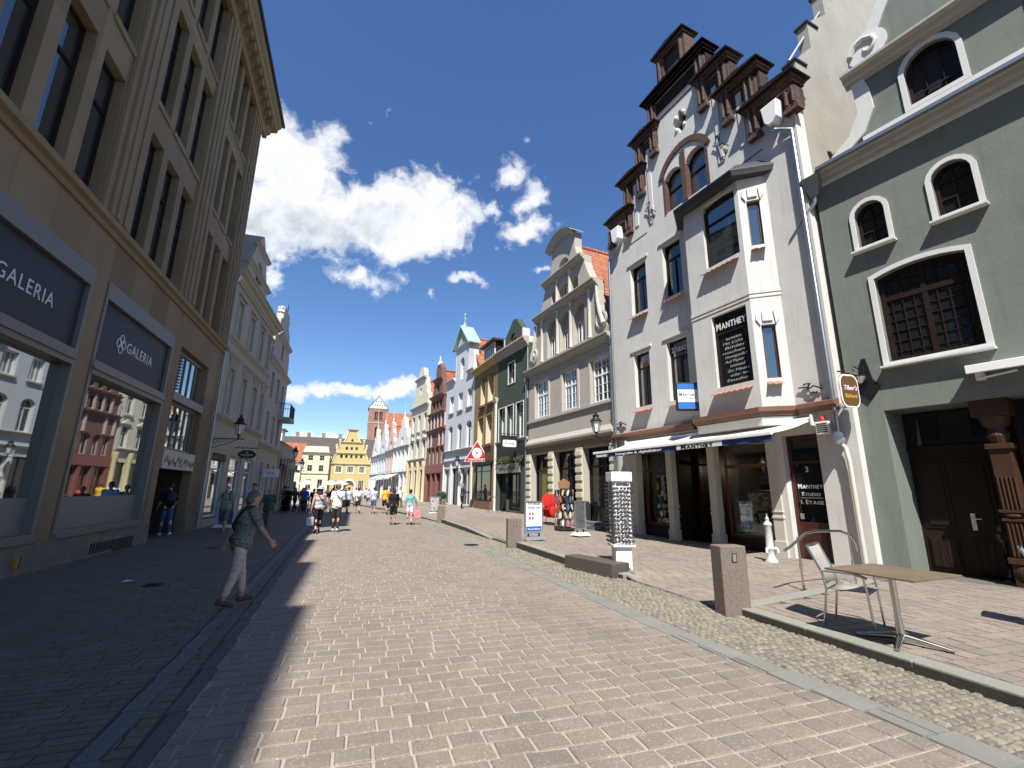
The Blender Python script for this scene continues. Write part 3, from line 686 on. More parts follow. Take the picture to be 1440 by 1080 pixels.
# brick caps, colonnettes and consoles of the stepped gable
g = G(); gc = G(); gp = G()
for u0, u1, z in RT:
    for a, b in {(u0, u1), (8.4 - u1, 8.4 - u0)}:
        g = G(); g.box(a + .04, b - .04, -.42, .15, z - .28, z - .17); g.box(a, b, -.46, .22, z - .17, z - .06); bc_ = g.build('brick_cornice', 'brick_red', mr)
        G().box(a + .08, b - .08, -.40, .016, z - .95, z - .36).build('brick_void', 'brick_shade', bc_)  # darkened brick panel stands in for the shaded void under the cap
        G().poly([(a - .1, z - .06), (b + .1, z - .06), (b + .1, z - .01), ((a + b) / 2, z + .1), (a - .1, z - .01)], -.55, .34).build('cap_tile', 'dark_wood', bc_)
for u, zb, zt in ((1.17, 12.45, 14.9), (2.04, 13.75, 16.3), (2.93, 15.1, 17.6), (-.02, 12.42, 13.4)):
    for c in (u, 8.4 - u):
        gp = G(); gp.box(c - .16, c + .16, -.1, .13, zb + .24, zt - .2); gp.box(c - .22, c + .22, -.12, .19, zb, zb + .12); gp.box(c - .18, c + .18, -.12, .16, zb + .12, zb + .24)
        gp.tube([(c - .1, .15, zb + .26), (c - .1, .15, zt - .2)], .05, 6); gp.tube([(c + .1, .15, zb + .26), (c + .1, .15, zt - .2)], .05, 6)
        # step flank pillar
        if zt > 14: gp.box(c - .22, c + .22, -.43, .1, zt - 1.15, zt - .3)
        gp.build('brick_pillar', 'brick_red', mr)
for c in (3.62, 4.78): gp = G(); gp.box(c - .18, c + .18, -.4, .14, 17.75, 19.1); gp.tube([(c, .17, 17.8), (c, .17, 19.0)], .07, 8); gp.build('brick_pillar', 'brick_red', mr)
g = G()
for c in (1.6, 6.8): g.box(c - .55, c + .55, .0, .012, 12.0, 12.03)
for u0, u1, z in ((2.55, 5.85, 16.2), ): g.box(u0 + .5, u1 - .5, .0, .03, 16.55, 16.62)
g.box(2.45, 3.2, 0, .03, 15.4, 15.46); g.box(1.55, 2.1, 0, .03, 14.05, 14.11); g.build('brick_string', 'brick_red', mr)
# white pilaster strips of the gable
g = G()
for c in (1.62, 2.5, 5.9, 6.78): G().box(c - .1, c + .1, 0, .035, 12.6, 14.6 if c in (1.62, 6.78) else 15.7).build('pilaster_strip', 'plaster_white', mr)
# rainwater heads under the outer caps, and the white hoods behind the steps
g = G()
for c in (.5, 7.9):
    G().poly([(c - .26, 13.05), (c + .26, 13.05), (c + .2, 12.5), (c + .08, 12.35), (c - .08, 12.35), (c - .2, 12.5)], .02, .36).build('gutter_head', 'white_gloss', mr, bevel=.03)
for c in (.55, 7.85): G().tube([(c, .2, 12.4), (c, .2, 12.22), (c + (-.2 if c < 4 else .3), .14, 12.1), (.08 if c < 4 else 8.68, .1, 11.9), (.08 if c < 4 else 8.68, .1, 3.1 if c < 4 else .3)], .055, 10).build('drainpipe', 'zinc', mr, auto=40)
G().tube([(.08, .1, 3.1), (.06, .16, 3.0), (-.02, .2, 2.9)], .1, 10).build('pipe_bend', 'white_gloss', mr, auto=40)
G().tube([(.1, .12, 2.95), (-.05, .12, 2.75), (-.09, .12, 2.4), (-.1, .12, .02)], .05, 10).build('cast_iron_pipe', 'cream_post', mr, auto=40)
# side wall of the gable, rising in steps towards the ridge behind
pts = [(-.46, 13.3), (-.5, 14.6), (-1.5, 15.6), (-1.5, 16.6), (-2.7, 17.6), (-2.7, 18.6), (-4., 19.6), (-4., 20.6), (-5.3, 21.4), (-5.6, 22.), (-8.5, 19.4), (-13, 15), (-13, 13.3)]
G().poly(pts, .02, .36, ax='yz').build('stepped_side_wall', 'plaster_side', mr)
g = G()
for i in range(1, 9, 2):
    y, z = pts[i]; G().box(-.03, .42, y - .55, y + .06, z, z + .07).build('coping_tile', 'dark_roof', mr)
G().box(-.27, -.002, -.42, -.004, -.4, 3.72).build('shop_pier', 'plaster_white', mr)
G().tube([(.2, -.5, 14.72), (.2, -5.4, 21.7)], .05, 6).build('flashing', 'zinc', mr)
gabled_roof(M, .3, 8.7, 13.4, 18.3, 13, 'tile_red', y0=-.5)
g = G()
for u, z in ((1.05, 13.8), (2.0, 15.2), (2.9, 16.6), (7.3, 13.8)):
    a = arc(u - .3, u + .3, z + .1, .3, 8); G().poly([(u - .3, z), (u + .3, z)] + list(reversed(a)), -.95, -.4).build('step_hood', 'trim_white', mr)
# wall anchors (wrought iron)
def anchor(u, z, s=.45):
    g = G(); g.tube([(u, .05, z - s), (u + .06, .07, z), (u, .05, z + s)], .022, 6)
    for k_ in (-1, 1): g.tube([(u + .3 * k_, .05, z + s * .45 * k_), (u + .1 * k_, .06, z + .05), (u, .07, z)], .02, 6); g.tube([(u - .02 * k_, .05, z + s * k_ * .9), (u + .14 * k_, .05, z + s * k_), (u + .17 * k_, .05, z + s * k_ * .75)], .018, 6)
    return g.build('wall_anchor', 'black_metal', mr)
anchor(5.95, 12.8); anchor(2.45, 13.2, .5); anchor(8.35, 4.35, .12); anchor(.62, 4.35, .14)
# oriel
BD = .56; z0, z1 = 3.98, 11.3
o_ = [(4.36, 0), (3.82, BD), (1.66, BD), (1.1, 0)]
g = G()
front = wall(mr, [(1.66, z0), (3.82, z0), (3.82, z1), (1.66, z1)], [opening(1.82, 3.06, 4.78, 7.08), opening(1.80, 3.06, 8.76, 11.0)], 'plaster_white', 'oriel_front', y=BD, depth=.22, side=False)
window(mr, 1.82, 3.06, 4.78, 7.08, y=BD - .14, fm='dark_wood', pm='pane', hb=[.74], fw=.09)
w2 = window(mr, 1.80, 3.06, 8.76, 11.0, .22, y=BD - .14, fm='dark_wood', pm='pane_sky', hb=[.68], fw=.09)
tile_sill(mr, 1.86, 3.2, 4.74, y=BD - .02); tile_sill(mr, 1.84, 3.18, 8.72, y=BD - .02)
def side_face(a, b, wn):
    """slanted face as a wall mesh in the house's axes, with a slim window"""
    p, q = Vector(a), Vector(b); L = (q - p).length; d = (q - p) / L; nrm = Vector((-d.y, d.x)); nrm = nrm if nrm.dot(Vector((p.x + q.x, p.y + q.y)) / 2 - Vector((2.74, 0))) > 0 else -nrm
    MM = Matrix(((d.x, nrm.x, 0, p.x), (d.y, nrm.y, 0, p.y), (0, 0, 1, 0), (0, 0, 0, 1)))
    hs = [opening(L * .29, L * .74, za, zb) for za, zb in wn]
    w_ = wall(mr, [(0, z0), (L, z0), (L, z1), (0, z1)], hs, 'plaster_white', 'oriel_side', depth=.22, side=False); w_.data.transform(MM)
    for za, zb in wn:
        f_ = window(mr, L * .29, L * .74, za, zb, y=-.14, fm='brown_wood', pm='pane_sky', fw=.05)
        for ob in [f_] + list(f_.children): ob.data.transform(MM)
        s_ = tile_sill(mr, L * .29, L * .76, za - .02); s_.data.transform(MM)
        gg = G()
        for uu, sg in ((L * .29, -1), (L * .74, 1)): gg.poly([(uu + sg * .02, zb - .02), (uu + sg * .12, zb + .16), (uu + sg * .1, zb + .34), (uu - sg * .02, zb + .4)], 0, .05)
        gg.box(L * .36, L * .68, 0, .05, zb + .1, zb + .4); ob = gg.build('window_head', 'plaster_white', mr); ob.data.transform(MM)
side_face((1.1, 0), (1.66, BD), [(4.78, 6.35), (8.85, 10.35)])
side_face((4.36, 0), (3.82, BD), [])
g = G()
for za, zb in ((7.32, 7.42), (7.2, 7.24)):
    g.poly([(4.36, 0), (3.84, BD + .02), (1.65, BD + .02), (1.07, 0)], za, zb, ax='xy')
g.build('oriel_band', 'plaster_white', mr)
def oriel_ring(zz, prof, m_, nm):
    g = G()
    for dz, e in prof: pass
    n = len(prof); base = [(4.36, 0, .8, .3), (3.82, BD, .25, 1), (1.66, BD, -.25, 1), (1.1, 0, -.8, .3)]
    vs = [(x + ex * d * 1.2, max(y + ey * d, -.02) if ey == 1 else -.03, zz + dz) for x, y, ex, ey in base for dz, d in prof]
    fs = [(k_ * n + i, k_ * n + i + 1, (k_ + 1) * n + i + 1, (k_ + 1) * n + i) for k_ in range(3) for i in range(n - 1)]
    fs += [tuple(k_ * n for k_ in range(4)), tuple(k_ * n + n - 1 for k_ in range(4))]
    return g.add(vs, fs).build(nm, m_, mr)
oriel_ring(11.12, [(0, .0), (.02, .3), (.18, .36), (.22, .36), (.62, -.1), (.64, -.3)], 'dark_roof', 'oriel_roof')
oriel_ring(3.70, [(0, -.1), (.02, .18), (.12, .2), (.13, .27), (.24, .29), (.26, .12), (.29, .0)], 'ledge_brown', 'oriel_base')
oriel_ring(3.44, [(0, -.25), (.02, .1), (.25, .12)], 'plaster_white', 'oriel_soffit')
moulding(mr, 4.5, 8.85, 3.72, [(-.02, 0), (.12, 0), (.15, .1), (.22, .12), (.22, .22), (.05, .27), (-.02, .27)], 'ledge_brown', 'ledge')
moulding(mr, .0, .95, 3.72, [(-.02, 0), (.12, 0), (.15, .1), (.22, .12), (.22, .22), (.05, .27), (-.02, .27)], 'ledge_brown', 'ledge')
# shop front: posts, glazing, display inside
for u, w in ((7.75, .16), (5.9, .12), (4.05, .13), (1.95, .15)):
    g = G(); g.box(u - w, u + w, -.22, .04, .0, 3.24); g.box(u - w - .03, u + w + .03, -.24, .07, .0, .42); g.box(u - w - .02, u + w + .02, -.23, .06, 1.0, 1.06); g.box(u - w - .02, u + w + .02, -.23, .06, 1.16, 1.2)
    g.build('shop_post', 'cream_post', mr, bevel=.008)
G().box(1.8, 7.8, -.3, -.0, 3.2, 3.5).build('shop_lintel', 'cream_post', mr)
for u0, u1, zb in ((6.08, 7.58, .5), (2.13, 3.87, .38)):
    o1 = opening(u0, u1, zb, 3.2); g = G(); band(g, o1, ring(o1, .08), -.5, -.38); g.box(u0, u1, -.5, -.36, 2.42, 2.52); f_ = g.build('shop_window', 'brown_wood', mr)
    G().box(u0 + .03, u1 - .03, -.45, -.435, zb + .03, 3.17).build('pane', 'shop_glass', f_)
    G().box(u0, u1, -.5, -.3, 0, zb).build('stall_riser', 'dark_wood', mr)
g = G(); g.box(4.3, 5.7, -1.3, -1.2, 2.6, 2.68); g.box(4.28, 4.36, -1.3, -1.15, 0, 3.2); g.box(5.62, 5.72, -1.3, -1.15, 0, 3.2); f_ = g.build('shop_entrance', 'red_wood', mr)
G().box(4.3, 5.7, -2.9, -2.85, 0, 3.2).build('entrance_back', 'dark', f_)
g = G(); g.box(4.2, 4.24, -2.9, -.3, 0, 3.2); g.box(5.76, 5.8, -2.9, -.3, 0, 3.2); g.build('entrance_side', 'dark_wood', f_)
g = G(); g.box(1.8, 7.8, -3.05, -3.0, -.1, 3.4); g.box(1.8, 7.8, -3.0, -.3, 3.38, 3.42); g.box(1.8, 7.8, -3.0, -.31, -.06, .0); g.box(1.78, 1.82, -3, -.3, 0, 3.4); g.box(7.78, 7.82, -3, -.3, 0, 3.4); g.build('shop_interior', 'dark_wood', mr)
dr = window(mr, .68, 1.6, .0, 3.18, y=-.22, fm='red_wood', pm='pane', hb=[.78], fw=.09, name='side_door')
g = G(); g.box(.77, 1.51, -.26, -.19, .02, .95); g.box(.85, 1.43, -.2, -.17, .15, .8); g.build('door_panel', 'red_wood', dr)
G().box(1.36, 1.46, -.2, -.16, 1.02, 1.16).build('letter_plate', 'alu', dr)
text(dr, '3', 'sign_white', (1.12, -.15, 2.28), .2)
for i, (s_, hh, w_) in enumerate((('Manthey', .12, .66), ('Studio', .1, .5), ('1. Etage', .11, .6))): smallcaps(dr, s_, 'sign_white', (1.13, -.222, 1.86 - i * .2), hh, w_)
G().box(.85, 1.42, -.226, -.222, 1.55, 1.565).build('rule', 'sign_white', dr)
def goods(name, u, y, z, w, h_, label, cat, m_, inner, group=None, tilt=.18, frame=.03):
    o = M.thing(name, u, y, z, label, cat, group); o.rotation_euler.x = -tilt
    g = G(); oo = opening(-w / 2, w / 2, 0, h_); band(g, oo, ring(oo, frame), -.015, .015); f_ = g.build('frame', m_, o)
    G().box(-w / 2 + .01, w / 2 - .01, -.012, .004, .01, h_ - .01).build('picture', inner, o); return o
def artmat(name, base, inks, sc):
    m, k, b = newmat(name); co = k.add('TexCoord').outputs['Object']; f = k.noise(co, sc, 5, .6, dist=1.)
    k.set(b, 'Base Color', k.ramp(f, [(.0, base), (.48, base), (.53, inks[0]), (.60, inks[1]), (.66, base)])); b.inputs['Roughness'].default_value = .6
artmat('art_cream', (.62, .55, .42), ((.35, .16, .08), (.10, .05, .03)), 7); artmat('art_grey', (.55, .54, .52), ((.25, .24, .23), (.05, .05, .05)), 14); artmat('art_brown', (.36, .22, .12), ((.14, .06, .03), (.5, .38, .2)), 9)
G().box(2.1, 3.9, -1.15, -.62, .38, .5).build('display_shelf', 'brown_wood', mr); G().box(2.1, 3.9, -1.15, -.85, .5, .72).build('display_shelf', 'brown_wood', mr)
goods('framed_picture', 3.05, -.98, .98, 1.05, .78, 'large cream drawing in a wooden frame in the shop window', 'picture', 'brown_wood', 'art_cream', frame=.06)
goods('framed_picture', 2.35, -1.0, 1.35, .5, .75, 'tall brown picture hanging at the right of the shop window', 'picture', 'dark_wood', 'art_brown')
goods('framed_picture', 3.05, -.92, .72, .42, .42, 'grey framed photograph standing below the large drawing', 'picture', 'black', 'art_grey')
for i in range(7): goods('photo_card', 3.72 - i * .24, -.68, .5, .17, .22, 'small grey photograph card in the front row of the window', 'photo', 'sign_white', 'art_grey', 'photo cards lined up in the shop window', frame=.018)
for i in range(5): goods('photo_card', 3.7 - i * .33, -.86, .72, .2, .24, 'grey photograph card standing in the second row of the window', 'photo', 'sign_white', 'art_grey', 'photo cards standing in the second row', frame=.018)
G().box(6.1, 7.6, -1.3, -.6, .5, .56).build('display_shelf', 'cream_post', mr); G().box(6.1, 7.6, -1.3, -.9, .8, .86).build('display_shelf', 'cream_post', mr); G().box(6.1, 7.6, -1.3, -1.0, 1.15, 1.2).build('display_shelf', 'cream_post', mr)
for i in range(9):
    u = 6.25 + (i % 3) * .45 + .1 * (i // 3); z = (.56, .86, 1.2)[i // 3]; y = (-.8, -1.05, -1.15)[i // 3]
    o = M.thing('photo_camera', u, y, z, 'black camera with lens on a shelf behind the left shop window', 'camera', 'cameras on the shop window shelves')
    G().box(-.09, .09, -.04, .04, 0, .1).box(-.04, .04, -.03, .03, .1, .14).build('body', 'black', o, bevel=.01); G().lathe([(.045, 0), (.045, .1), (.04, .1), (.035, .08)], n=14, M=Matrix.Translation((0, .04, .05)) @ Matrix.Rotation(-pi / 2, 4, 'X')).build('lens', 'black_metal', o, auto=40)
o = M.thing('camera_bag', 6.75, -.85, 1.2, 'teal camera bag behind the left shop window', 'bag'); G().ball((0, 0, .14), (.2, .12, .15)).build('bag_body', mat('teal', (.03, .2, .17), .7), o, smooth=True); G().tube([(-.12, 0, .25), (0, 0, .36), (.12, 0, .25)], .015, 6).build('strap', 'black', o)
# lettering in the upper windows
smallcaps(mr, 'Foto', 'letter_grey', (6.97, -.165, 6.78), .22, .42); smallcaps(mr, 'Studio', 'letter_grey', (5.17, -.165, 6.78), .22, .72)
smallcaps(mr, 'Manthey', 'letter_grey', (2.44, BD - .09, 6.74), .25, 1.08)
mm_ = mat('chalk', (.42, .42, .40), .8, var=.2)
for i, s_ in enumerate(('Experimentieren', 'Mit Licht', 'Bilder', 'machen', 'Unvergesslich', 'Auf Papier', 'Leinwand', 'Zu Hause', 'oder im', 'Studio')):
    text(mr, s_, mm_, (2.44 + random.uniform(-.06, .06), BD - .145, 6.27 - i * .145), .12, 'chalk_lettering', wid=random.uniform(.5, .8), shear=.2, ext=.001)
# awning
aw = M.thing('awning', 4.35, 0, 0, 'white folding arm awning with a blue fringed valance over the photo shop', 'awning')
ub, uf, zb_, zf_, dd = 3.62, 3.62, 3.62, 3.06, 1.72
g = G(); n = 24
L0_, L1_ = -3.68, 3.62
for i in range(n + 1):
    u = L0_ + (L1_ - L0_) * i / n
    for j in range(7): t = j / 6; g.v.append((u, .1 + t * (dd - .1), zb_ - .1 + (zf_ + .02 - zb_ + .1) * t - .045 * sin(pi * t) * (1 + .25 * sin(i * 1.1))))
g.f = [(i * 7 + j, i * 7 + j + 1, i * 7 + 8 + j, i * 7 + 7 + j) for i in range(n) for j in range(6)]
g.build('fabric', 'awning_cloth', aw, smooth=True)
G().box(L0_ - .02, L1_ + .02, dd - .03, dd + .05, zf_ - .02, zf_ + .06).build('front_bar', 'white_gloss', aw, bevel=.01)
G().box(L0_ - .06, L1_ + .06, -.0, .16, zb_ - .16, zb_ - .02).build('cassette', 'white_gloss', aw, bevel=.02)
g = G()
for u in (L0_ + .5, L1_ - .5):
    s_ = 1 if u < 0 else -1; g.tube([(u, .1, zb_ - .15), (u + s_ * 1.0, .85, zb_ - .42), (u, dd - .02, zf_ - .0)], .028, 8)
g.box(L0_ - .06, L0_ - .02, -.02, .2, zb_ - .25, zb_ + .03); g.box(L1_ + .02, L1_ + .06, -.02, .2, zb_ - .25, zb_ + .03); g.build('folding_arm', 'white_gloss', aw)
g = G()
for i in range(41):
    u = L0_ + (L1_ - L0_) * i / 40; g.v += [(u, dd + .01 + .008 * sin(i * 1.7), zf_ - .01), (u, dd + .005 + .012 * sin(i * 1.7 + .5), zf_ - .165 - .012 * (i % 2))]
g.f = [(2 * i, 2 * i + 2, 2 * i + 3, 2 * i + 1) for i in range(40)]; va = g.build('valance', 'navy_awning', aw)
G().box(-2.25, -.62, dd + .026, dd + .03, zf_ - .165, zf_ - .0).build('name_panel', 'letter_grey', va)
smallcaps(va, 'Manthey', 'black', (-1.4, dd + .034, zf_ - .085), .13, 1.2); text(va, 'fotografie & digitallabor', 'sign_white', (1.15, dd + .03, zf_ - .1), .12, wid=2.3)
smallcaps(va, 'Manthey', 'sign_white', (3.1, dd + .03, zf_ - .085), .11, .7)
# blue and white box sign
sg = M.thing('box_sign', 4.3, .55, 4.28, 'small blue and white square box sign hanging on the photo shop facade', 'sign')
sg.rotation_euler.z = M.rz + R(62)
G().box(-.36, .36, -.1, .1, .0, .92).build('case', 'black_metal', sg, bevel=.02); G().box(-.335, .335, .1, .104, .04, .88).build('face', 'sign_blue', sg); G().box(-.335, .335, .104, .107, .27, .68).build('white_field', 'sign_white', sg)
smallcaps(sg, 'Manthey', 'navy', (0, .109, .52), .11, .58); text(sg, 'foto + fotografie', 'navy', (0, .109, .40), .06, wid=.5)
# alarm box with a red lamp
al = M.thing('alarm_box', .40, .04, 3.12, 'white louvred alarm box with red lamp on top beside the drainpipe', 'alarm')
g = G(); g.box(-.16, .16, .0, .13, 0, .32); al_b = g.build('case', 'white_gloss', al, bevel=.015); g = G()
for i in range(5):
    for j in (-1, 1): g.box(-.13 + .0, .13, .128, .136, .05 + i * .05, .075 + i * .05)
g.build('louvre', 'rubber', al_b); G().lathe([(.055, 0), (.055, .1), (.03, .14), (.001, .145)], (0, .06, .32), 14).build('lamp', 'red_plastic', al, auto=40)

# ------------------------------------------------------------------ green house at the near right
Gn = House('green_house', (11.176, 8.68, -.141), 12.5, False, 'sage green gabled house with white window surrounds and a dark wooden door', sc=1.085)
gr = Gn.root
def S_curve(u, side):  # right/left outline of the gable, mirrored
    return u
C0 = -4.25   # middle of the gable
prof = [(3.9, -.4), (3.9, 9.55), (3.05, 9.75), (2.55, 10.1), (2.3, 10.6), (2.32, 11.15), (2.35, 11.55), (2.3, 12.05), (2.0, 12.3), (1.75, 12.8), (1.3, 13.6), (1.15, 14.6), (.6, 15.2), (.0, 15.35)]
left = [(C0 + a, b) for a, b in prof]; right = [(C0 - a, b) for a, b in prof]
out = left + list(reversed(right[:-1]))
out = [(-.74 if (a > -.75) else a, b) for a, b in out]
bigs = [(-3.12, -1.6, 4.44, 6.5), (-6.9, -5.38, 4.44, 6.5)]; arch1 = [(-2.02, -1.44, 7.22, 8.28), (-3.48, -2.86, 7.24, 8.36), (-5.64, -5.02, 7.24, 8.36), (-7.06, -6.48, 7.22, 8.28)]
arch2 = [(-3.7, -2.82, 10.02, 11.28), (-5.68, -4.8, 10.02, 11.28)]; door = [(-5.0, -1.35, -.02, 3.42)]
hl = [opening(a, b, c, d, .12) for a, b, c, d in bigs] + [opening(a, b, c, d, .27) for a, b, c, d in arch1] + [opening(a, b, c, d, .42) for a, b, c, d in arch2] + [opening(*door[0])]
wall(gr, out, hl, 'plaster_green', depth=.92)
body(Gn, -8.1, -.95, 9.5, 10, 'plaster_side', y=-1.1, front=False)
for a, b, c, d in bigs: window(gr, a, b, c, d, .12, y=-.17, fm='dark_wood', pm='pane', fw=.1, vb=[.5], hb=[.70], bw=.09, fine=(8, 9), trim=(.1, 'trim_white'))
for a, b, c, d in bigs + arch1: G().box(a - .12, b + .12, -.1, .17, c - .13, c - .09).build('sill', 'trim_white', gr)
for a, b, c, d in arch1: window(gr, a, b, c, d, .27, y=-.17, fm='dark_wood', pm='pane', fw=.07, vb=[.5], hb=[.36, .7], bw=.03, trim=(.09, 'trim_white'))
for a, b, c, d in arch2:
    f_ = window(gr, a, b, c, d, .42, y=-.14, fm='dark_wood', pm='dark_wood', fw=.06, vb=[.33, .66], bw=.02, trim=(.1, 'trim_white'))
    G().box(a + .1, b - .1, -.12, -.1, c + .25, c + .28).build('shutter_bar', 'black_metal', f_)
window(gr, -4.75, -3.75, 12.9, 13.9, .3, y=-.14, fm='dark_wood', pm='pane', fw=.06, vb=[.5], trim=(.09, 'trim_white')) if 0 else None
cp_ = [(-.02, 0), (.05, 0), (.08, .08), (.16, .1), (.2, .2), (.3, .24), (.3, .3), (-.02, .36)]
moulding(gr, -8.2, -.9, 9.28, cp_, 'trim_grey', 'cornice'); moulding(gr, -6.75, -1.75, 11.35, cp_, 'trim_grey', 'cornice'); moulding(gr, -5.7, -2.8, 14.0, scl(cp_, .7, .7), 'trim_grey', 'cornice')
G().box(-7.9, -.76, 0, .04, 9.2, 9.3).build('string_course', 'trim_white', gr); G().box(-6.7, -1.9, 0, .045, 9.72, 9.9).build('string_course', 'trim_white', gr)
# white edging of the curved gable, with scrolls
for sd_ in (1, -1):
    g = G(); P = [(C0 + sd_ * a, b) for a, b in prof[2:]]; n = len(P)
    vs = []
    for i, (a, b) in enumerate(P):
        e = .26 if i < 4 else .2; vs += [(a + sd_ * .05, .06, b), (a - sd_ * e, .06, b - .1), (a + sd_ * .05, -.5, b), (a - sd_ * e, -.02, b - .1)]
    fs = [q for i in range(n - 1) for q in ((4 * i, 4 * i + 1, 4 * i + 5, 4 * i + 4), (4 * i, 4 * i + 4, 4 * i + 6, 4 * i + 2), (4 * i + 1, 4 * i + 3, 4 * i + 7, 4 * i + 5))]
    g.add(vs, fs); g.build('gable_edging', 'trim_white', gr)
    g = G(); c = (C0 + sd_ * 1.95, 12.12); sp_ = [(c[0] + (.34 - .036 * t) * cos(t * .75) * sd_, .1, c[1] + (.34 - .036 * t) * sin(t * .75)) for t in range(9)]
    g.lathe([(.001, 0), (.40, 0), (.42, .08), (.001, .09)], n=20, M=Matrix.Translation((c[0], 0, c[1])) @ Matrix.Rotation(-pi / 2, 4, 'X')); g.tube(sp_, [.07 - .006 * i for i in range(9)], 8)
    g.build('scroll', 'trim_white', gr, auto=40)
gabled_roof(Gn, -7.6, -.9, 9.5, 14.5, 10, 'tile_red', y0=-.5)
G().add([(-.55, 0, 9.45), (-.98, 0, 9.45), (-.98, .34, 9.45), (-.55, .34, 9.45), (-.68, .06, 8.95), (-.84, .06, 8.95), (-.84, .2, 8.95), (-.68, .2, 8.95)], [(0, 1, 2, 3), (0, 4, 5, 1), (1, 5, 6, 2), (2, 6, 7, 3), (3, 7, 4, 0), (4, 7, 6, 5)]).build('hopper', 'zinc', gr)
G().tube([(-.76, .13, 8.95), (-.74, .13, 8.8), (-.2, .12, 8.25), (-.05, .1, 8.1)], .05, 10).build('drainpipe', 'zinc', gr, auto=40)
G().box(-8.1, -.95, .22, .36, 9.5, 9.58).build('gutter', 'zinc', gr)
# door recess: double door, transom, carved post, shop window beside it
rec = G(); rec.box(-5.05, -1.3, -1.04, -.93, -.1, 3.5); rec.build('recess_back', 'dark_wood', gr)
dd_ = G(); dd_.box(-2.68, -1.36, -.55, -.46, .0, 2.6)
for u in (-1.68, -2.34):
    for za, zb in ((.18, .85), (1.0, 2.4)):
        dd_.box(u - .24, u + .24, -.46, -.44, za, zb); dd_.box(u - .17, u + .17, -.44, -.42, za + .07, zb - .07)
    if 1:
        for i in range(4): dd_.box(u - .2 + i * .12, u - .16 + i * .12, -.44, -.41, .25, .8)
dd_.box(-2.72, -1.36, -.56, -.4, 2.56, 2.68); dob = dd_.build('double_door', 'dark_wood', gr, bevel=.006)
G().box(-2.68, -1.36, -.5, -.48, 2.7, 3.4).build('transom_pane', 'pane', dob)
g = G(); g.box(-2.24, -2.17, -.43, -.41, 1.0, 1.32); g.tube([(-2.2, -.42, 1.22), (-2.2, -.36, 1.22), (-2.34, -.36, 1.22)], .012, 8); g.build('handle', 'sign_white', dob)
for ob in [dob] + list(dob.children): ob.data.transform(Matrix.Translation((0, -.36, 0)))
g = G(); c = -2.92
g.box(c - .17, c + .17, -.5, -.14, 0, .5); g.box(c - .2, c + .2, -.52, -.1, .5, .6); g.box(c - .14, c + .14, -.46, -.16, .6, 2.5)
for i in range(5): g.tube([(c - .11 + i * .055, -.15, .62), (c - .11 + i * .055, -.15, 1.2)], .02, 6); g.tube([(c - .11 + i * .055, -.15, 1.42), (c - .11 + i * .055, -.15, 2.0)], .02, 6)
g.box(c - .17, c + .17, -.5, -.12, 1.22, 1.27); g.box(c - .18, c + .18, -.5, -.11, 1.37, 1.42); g.ball((c, -.13, 1.32), (.1, .03, .035)); g.ball((c, -.14, .36), (.15, .05, .12))
g.box(c - .18, c + .18, -.5, -.12, 2.5, 2.6); g.lathe([(.12, 0), (.16, .15), (.12, .28), (.19, .36), (.22, .5)], (c, -.3, 2.6), 16); g.box(c - .26, c + .26, -.52, -.06, 3.1, 3.42); g.build('carved_post', 'oak_dark', gr, bevel=.006)
window(gr, -4.95, -3.12, .55, 3.38, y=-.48, fm='dark_wood', pm='pane', fw=.09, vb=[.5], name='shop_window'); G().box(-4.98, -3.1, -.56, -.42, -.05, .55).build('stall_riser', 'dark_wood', gr)
G().box(-2.75, -1.2, -.5, .55, -.05, .075).build('door_step', 'slab_blue', gr, bevel=.01)
ac = Gn.thing('awning_case', -4.4, .02, 3.78, 'white rolled-up awning case on the green house above the shop window', 'awning')
G().box(-1.6, 1.6, .0, .2, .16, .24).box(-1.6, 1.6, .18, .24, .1, .26).build('case', 'white_gloss', ac, bevel=.01); g = G()
for u in (-1.3, .1, 1.45): g = G(); g.tube([(u, .02, .1), (u, .14, .0), (u - .5, .16, .05)], .02, 6); g.box(u - .06, u + .06, 0, .1, -.02, .16); g.build('folding_arm', 'white_gloss', ac); g = G()
# hanging sign of the bakery
hs_ = Gn.thing('hanging_sign', -1.12, .0, 3.62, 'brown scalloped hanging sign with gold edge and script lettering on a black iron bracket', 'sign', turn=0)
g = G(); g.tube([(-.05, .02, .62), (.1, .2, .62), (.12, .95, .62)], .018, 6); g.tube([(0, .02, .3), (.0, .03, .85)], .03, 6); g.tube([(-.05, .03, .45), (-.02, .25, .72), (.05, .4, .8), (.05, .46, .72), (.03, .4, .68)], .012, 6); g.tube([(0, .02, .35), (.06, .5, .6)], .012, 6); g.poly([(-.03, .05), (.2, .3), (.1, .5), (.02, 1.0), (-.06, 1.0), (-.14, .52), (-.26, .34)], .01, .05); g.build('bracket', 'black_metal', hs_)
sp = [( .245 * (1 + .09 * cos(4 * t + pi)) * cos(t), .36 * (1 + .09 * cos(4 * t + pi)) * sin(t)) for t in [2 * pi * i / 48 for i in range(48)]]
MS = Matrix.Translation((.1, .62, .22)) @ Matrix.Rotation(R(74), 4, 'Z')
g = G(); g.poly([(a * 1.1, b * 1.1) for a, b in sp], -.02, .02, M=MS); sb = g.build('sign_board', 'sign_white', hs_); g = G(); g.poly(sp, -.025, .025, M=MS); g.build('sign_field', 'brown_sign', sb)
for sgn in (1, -1):
    F2 = MS @ (Matrix.Rotation(pi, 4, 'Z') if sgn < 0 else Matrix())
    text(sb, "Tiber's", 'sign_white', (0, 0, 0), .15, M=F2 @ Matrix.Translation((0, .028, .06)) @ FM, wid=.36, shear=.3); text(sb, 'Bäckerei', 'letter_gold', (0, 0, 0), .13, M=F2 @ Matrix.Translation((0, .028, -.12)) @ FM, wid=.34, shear=.3)
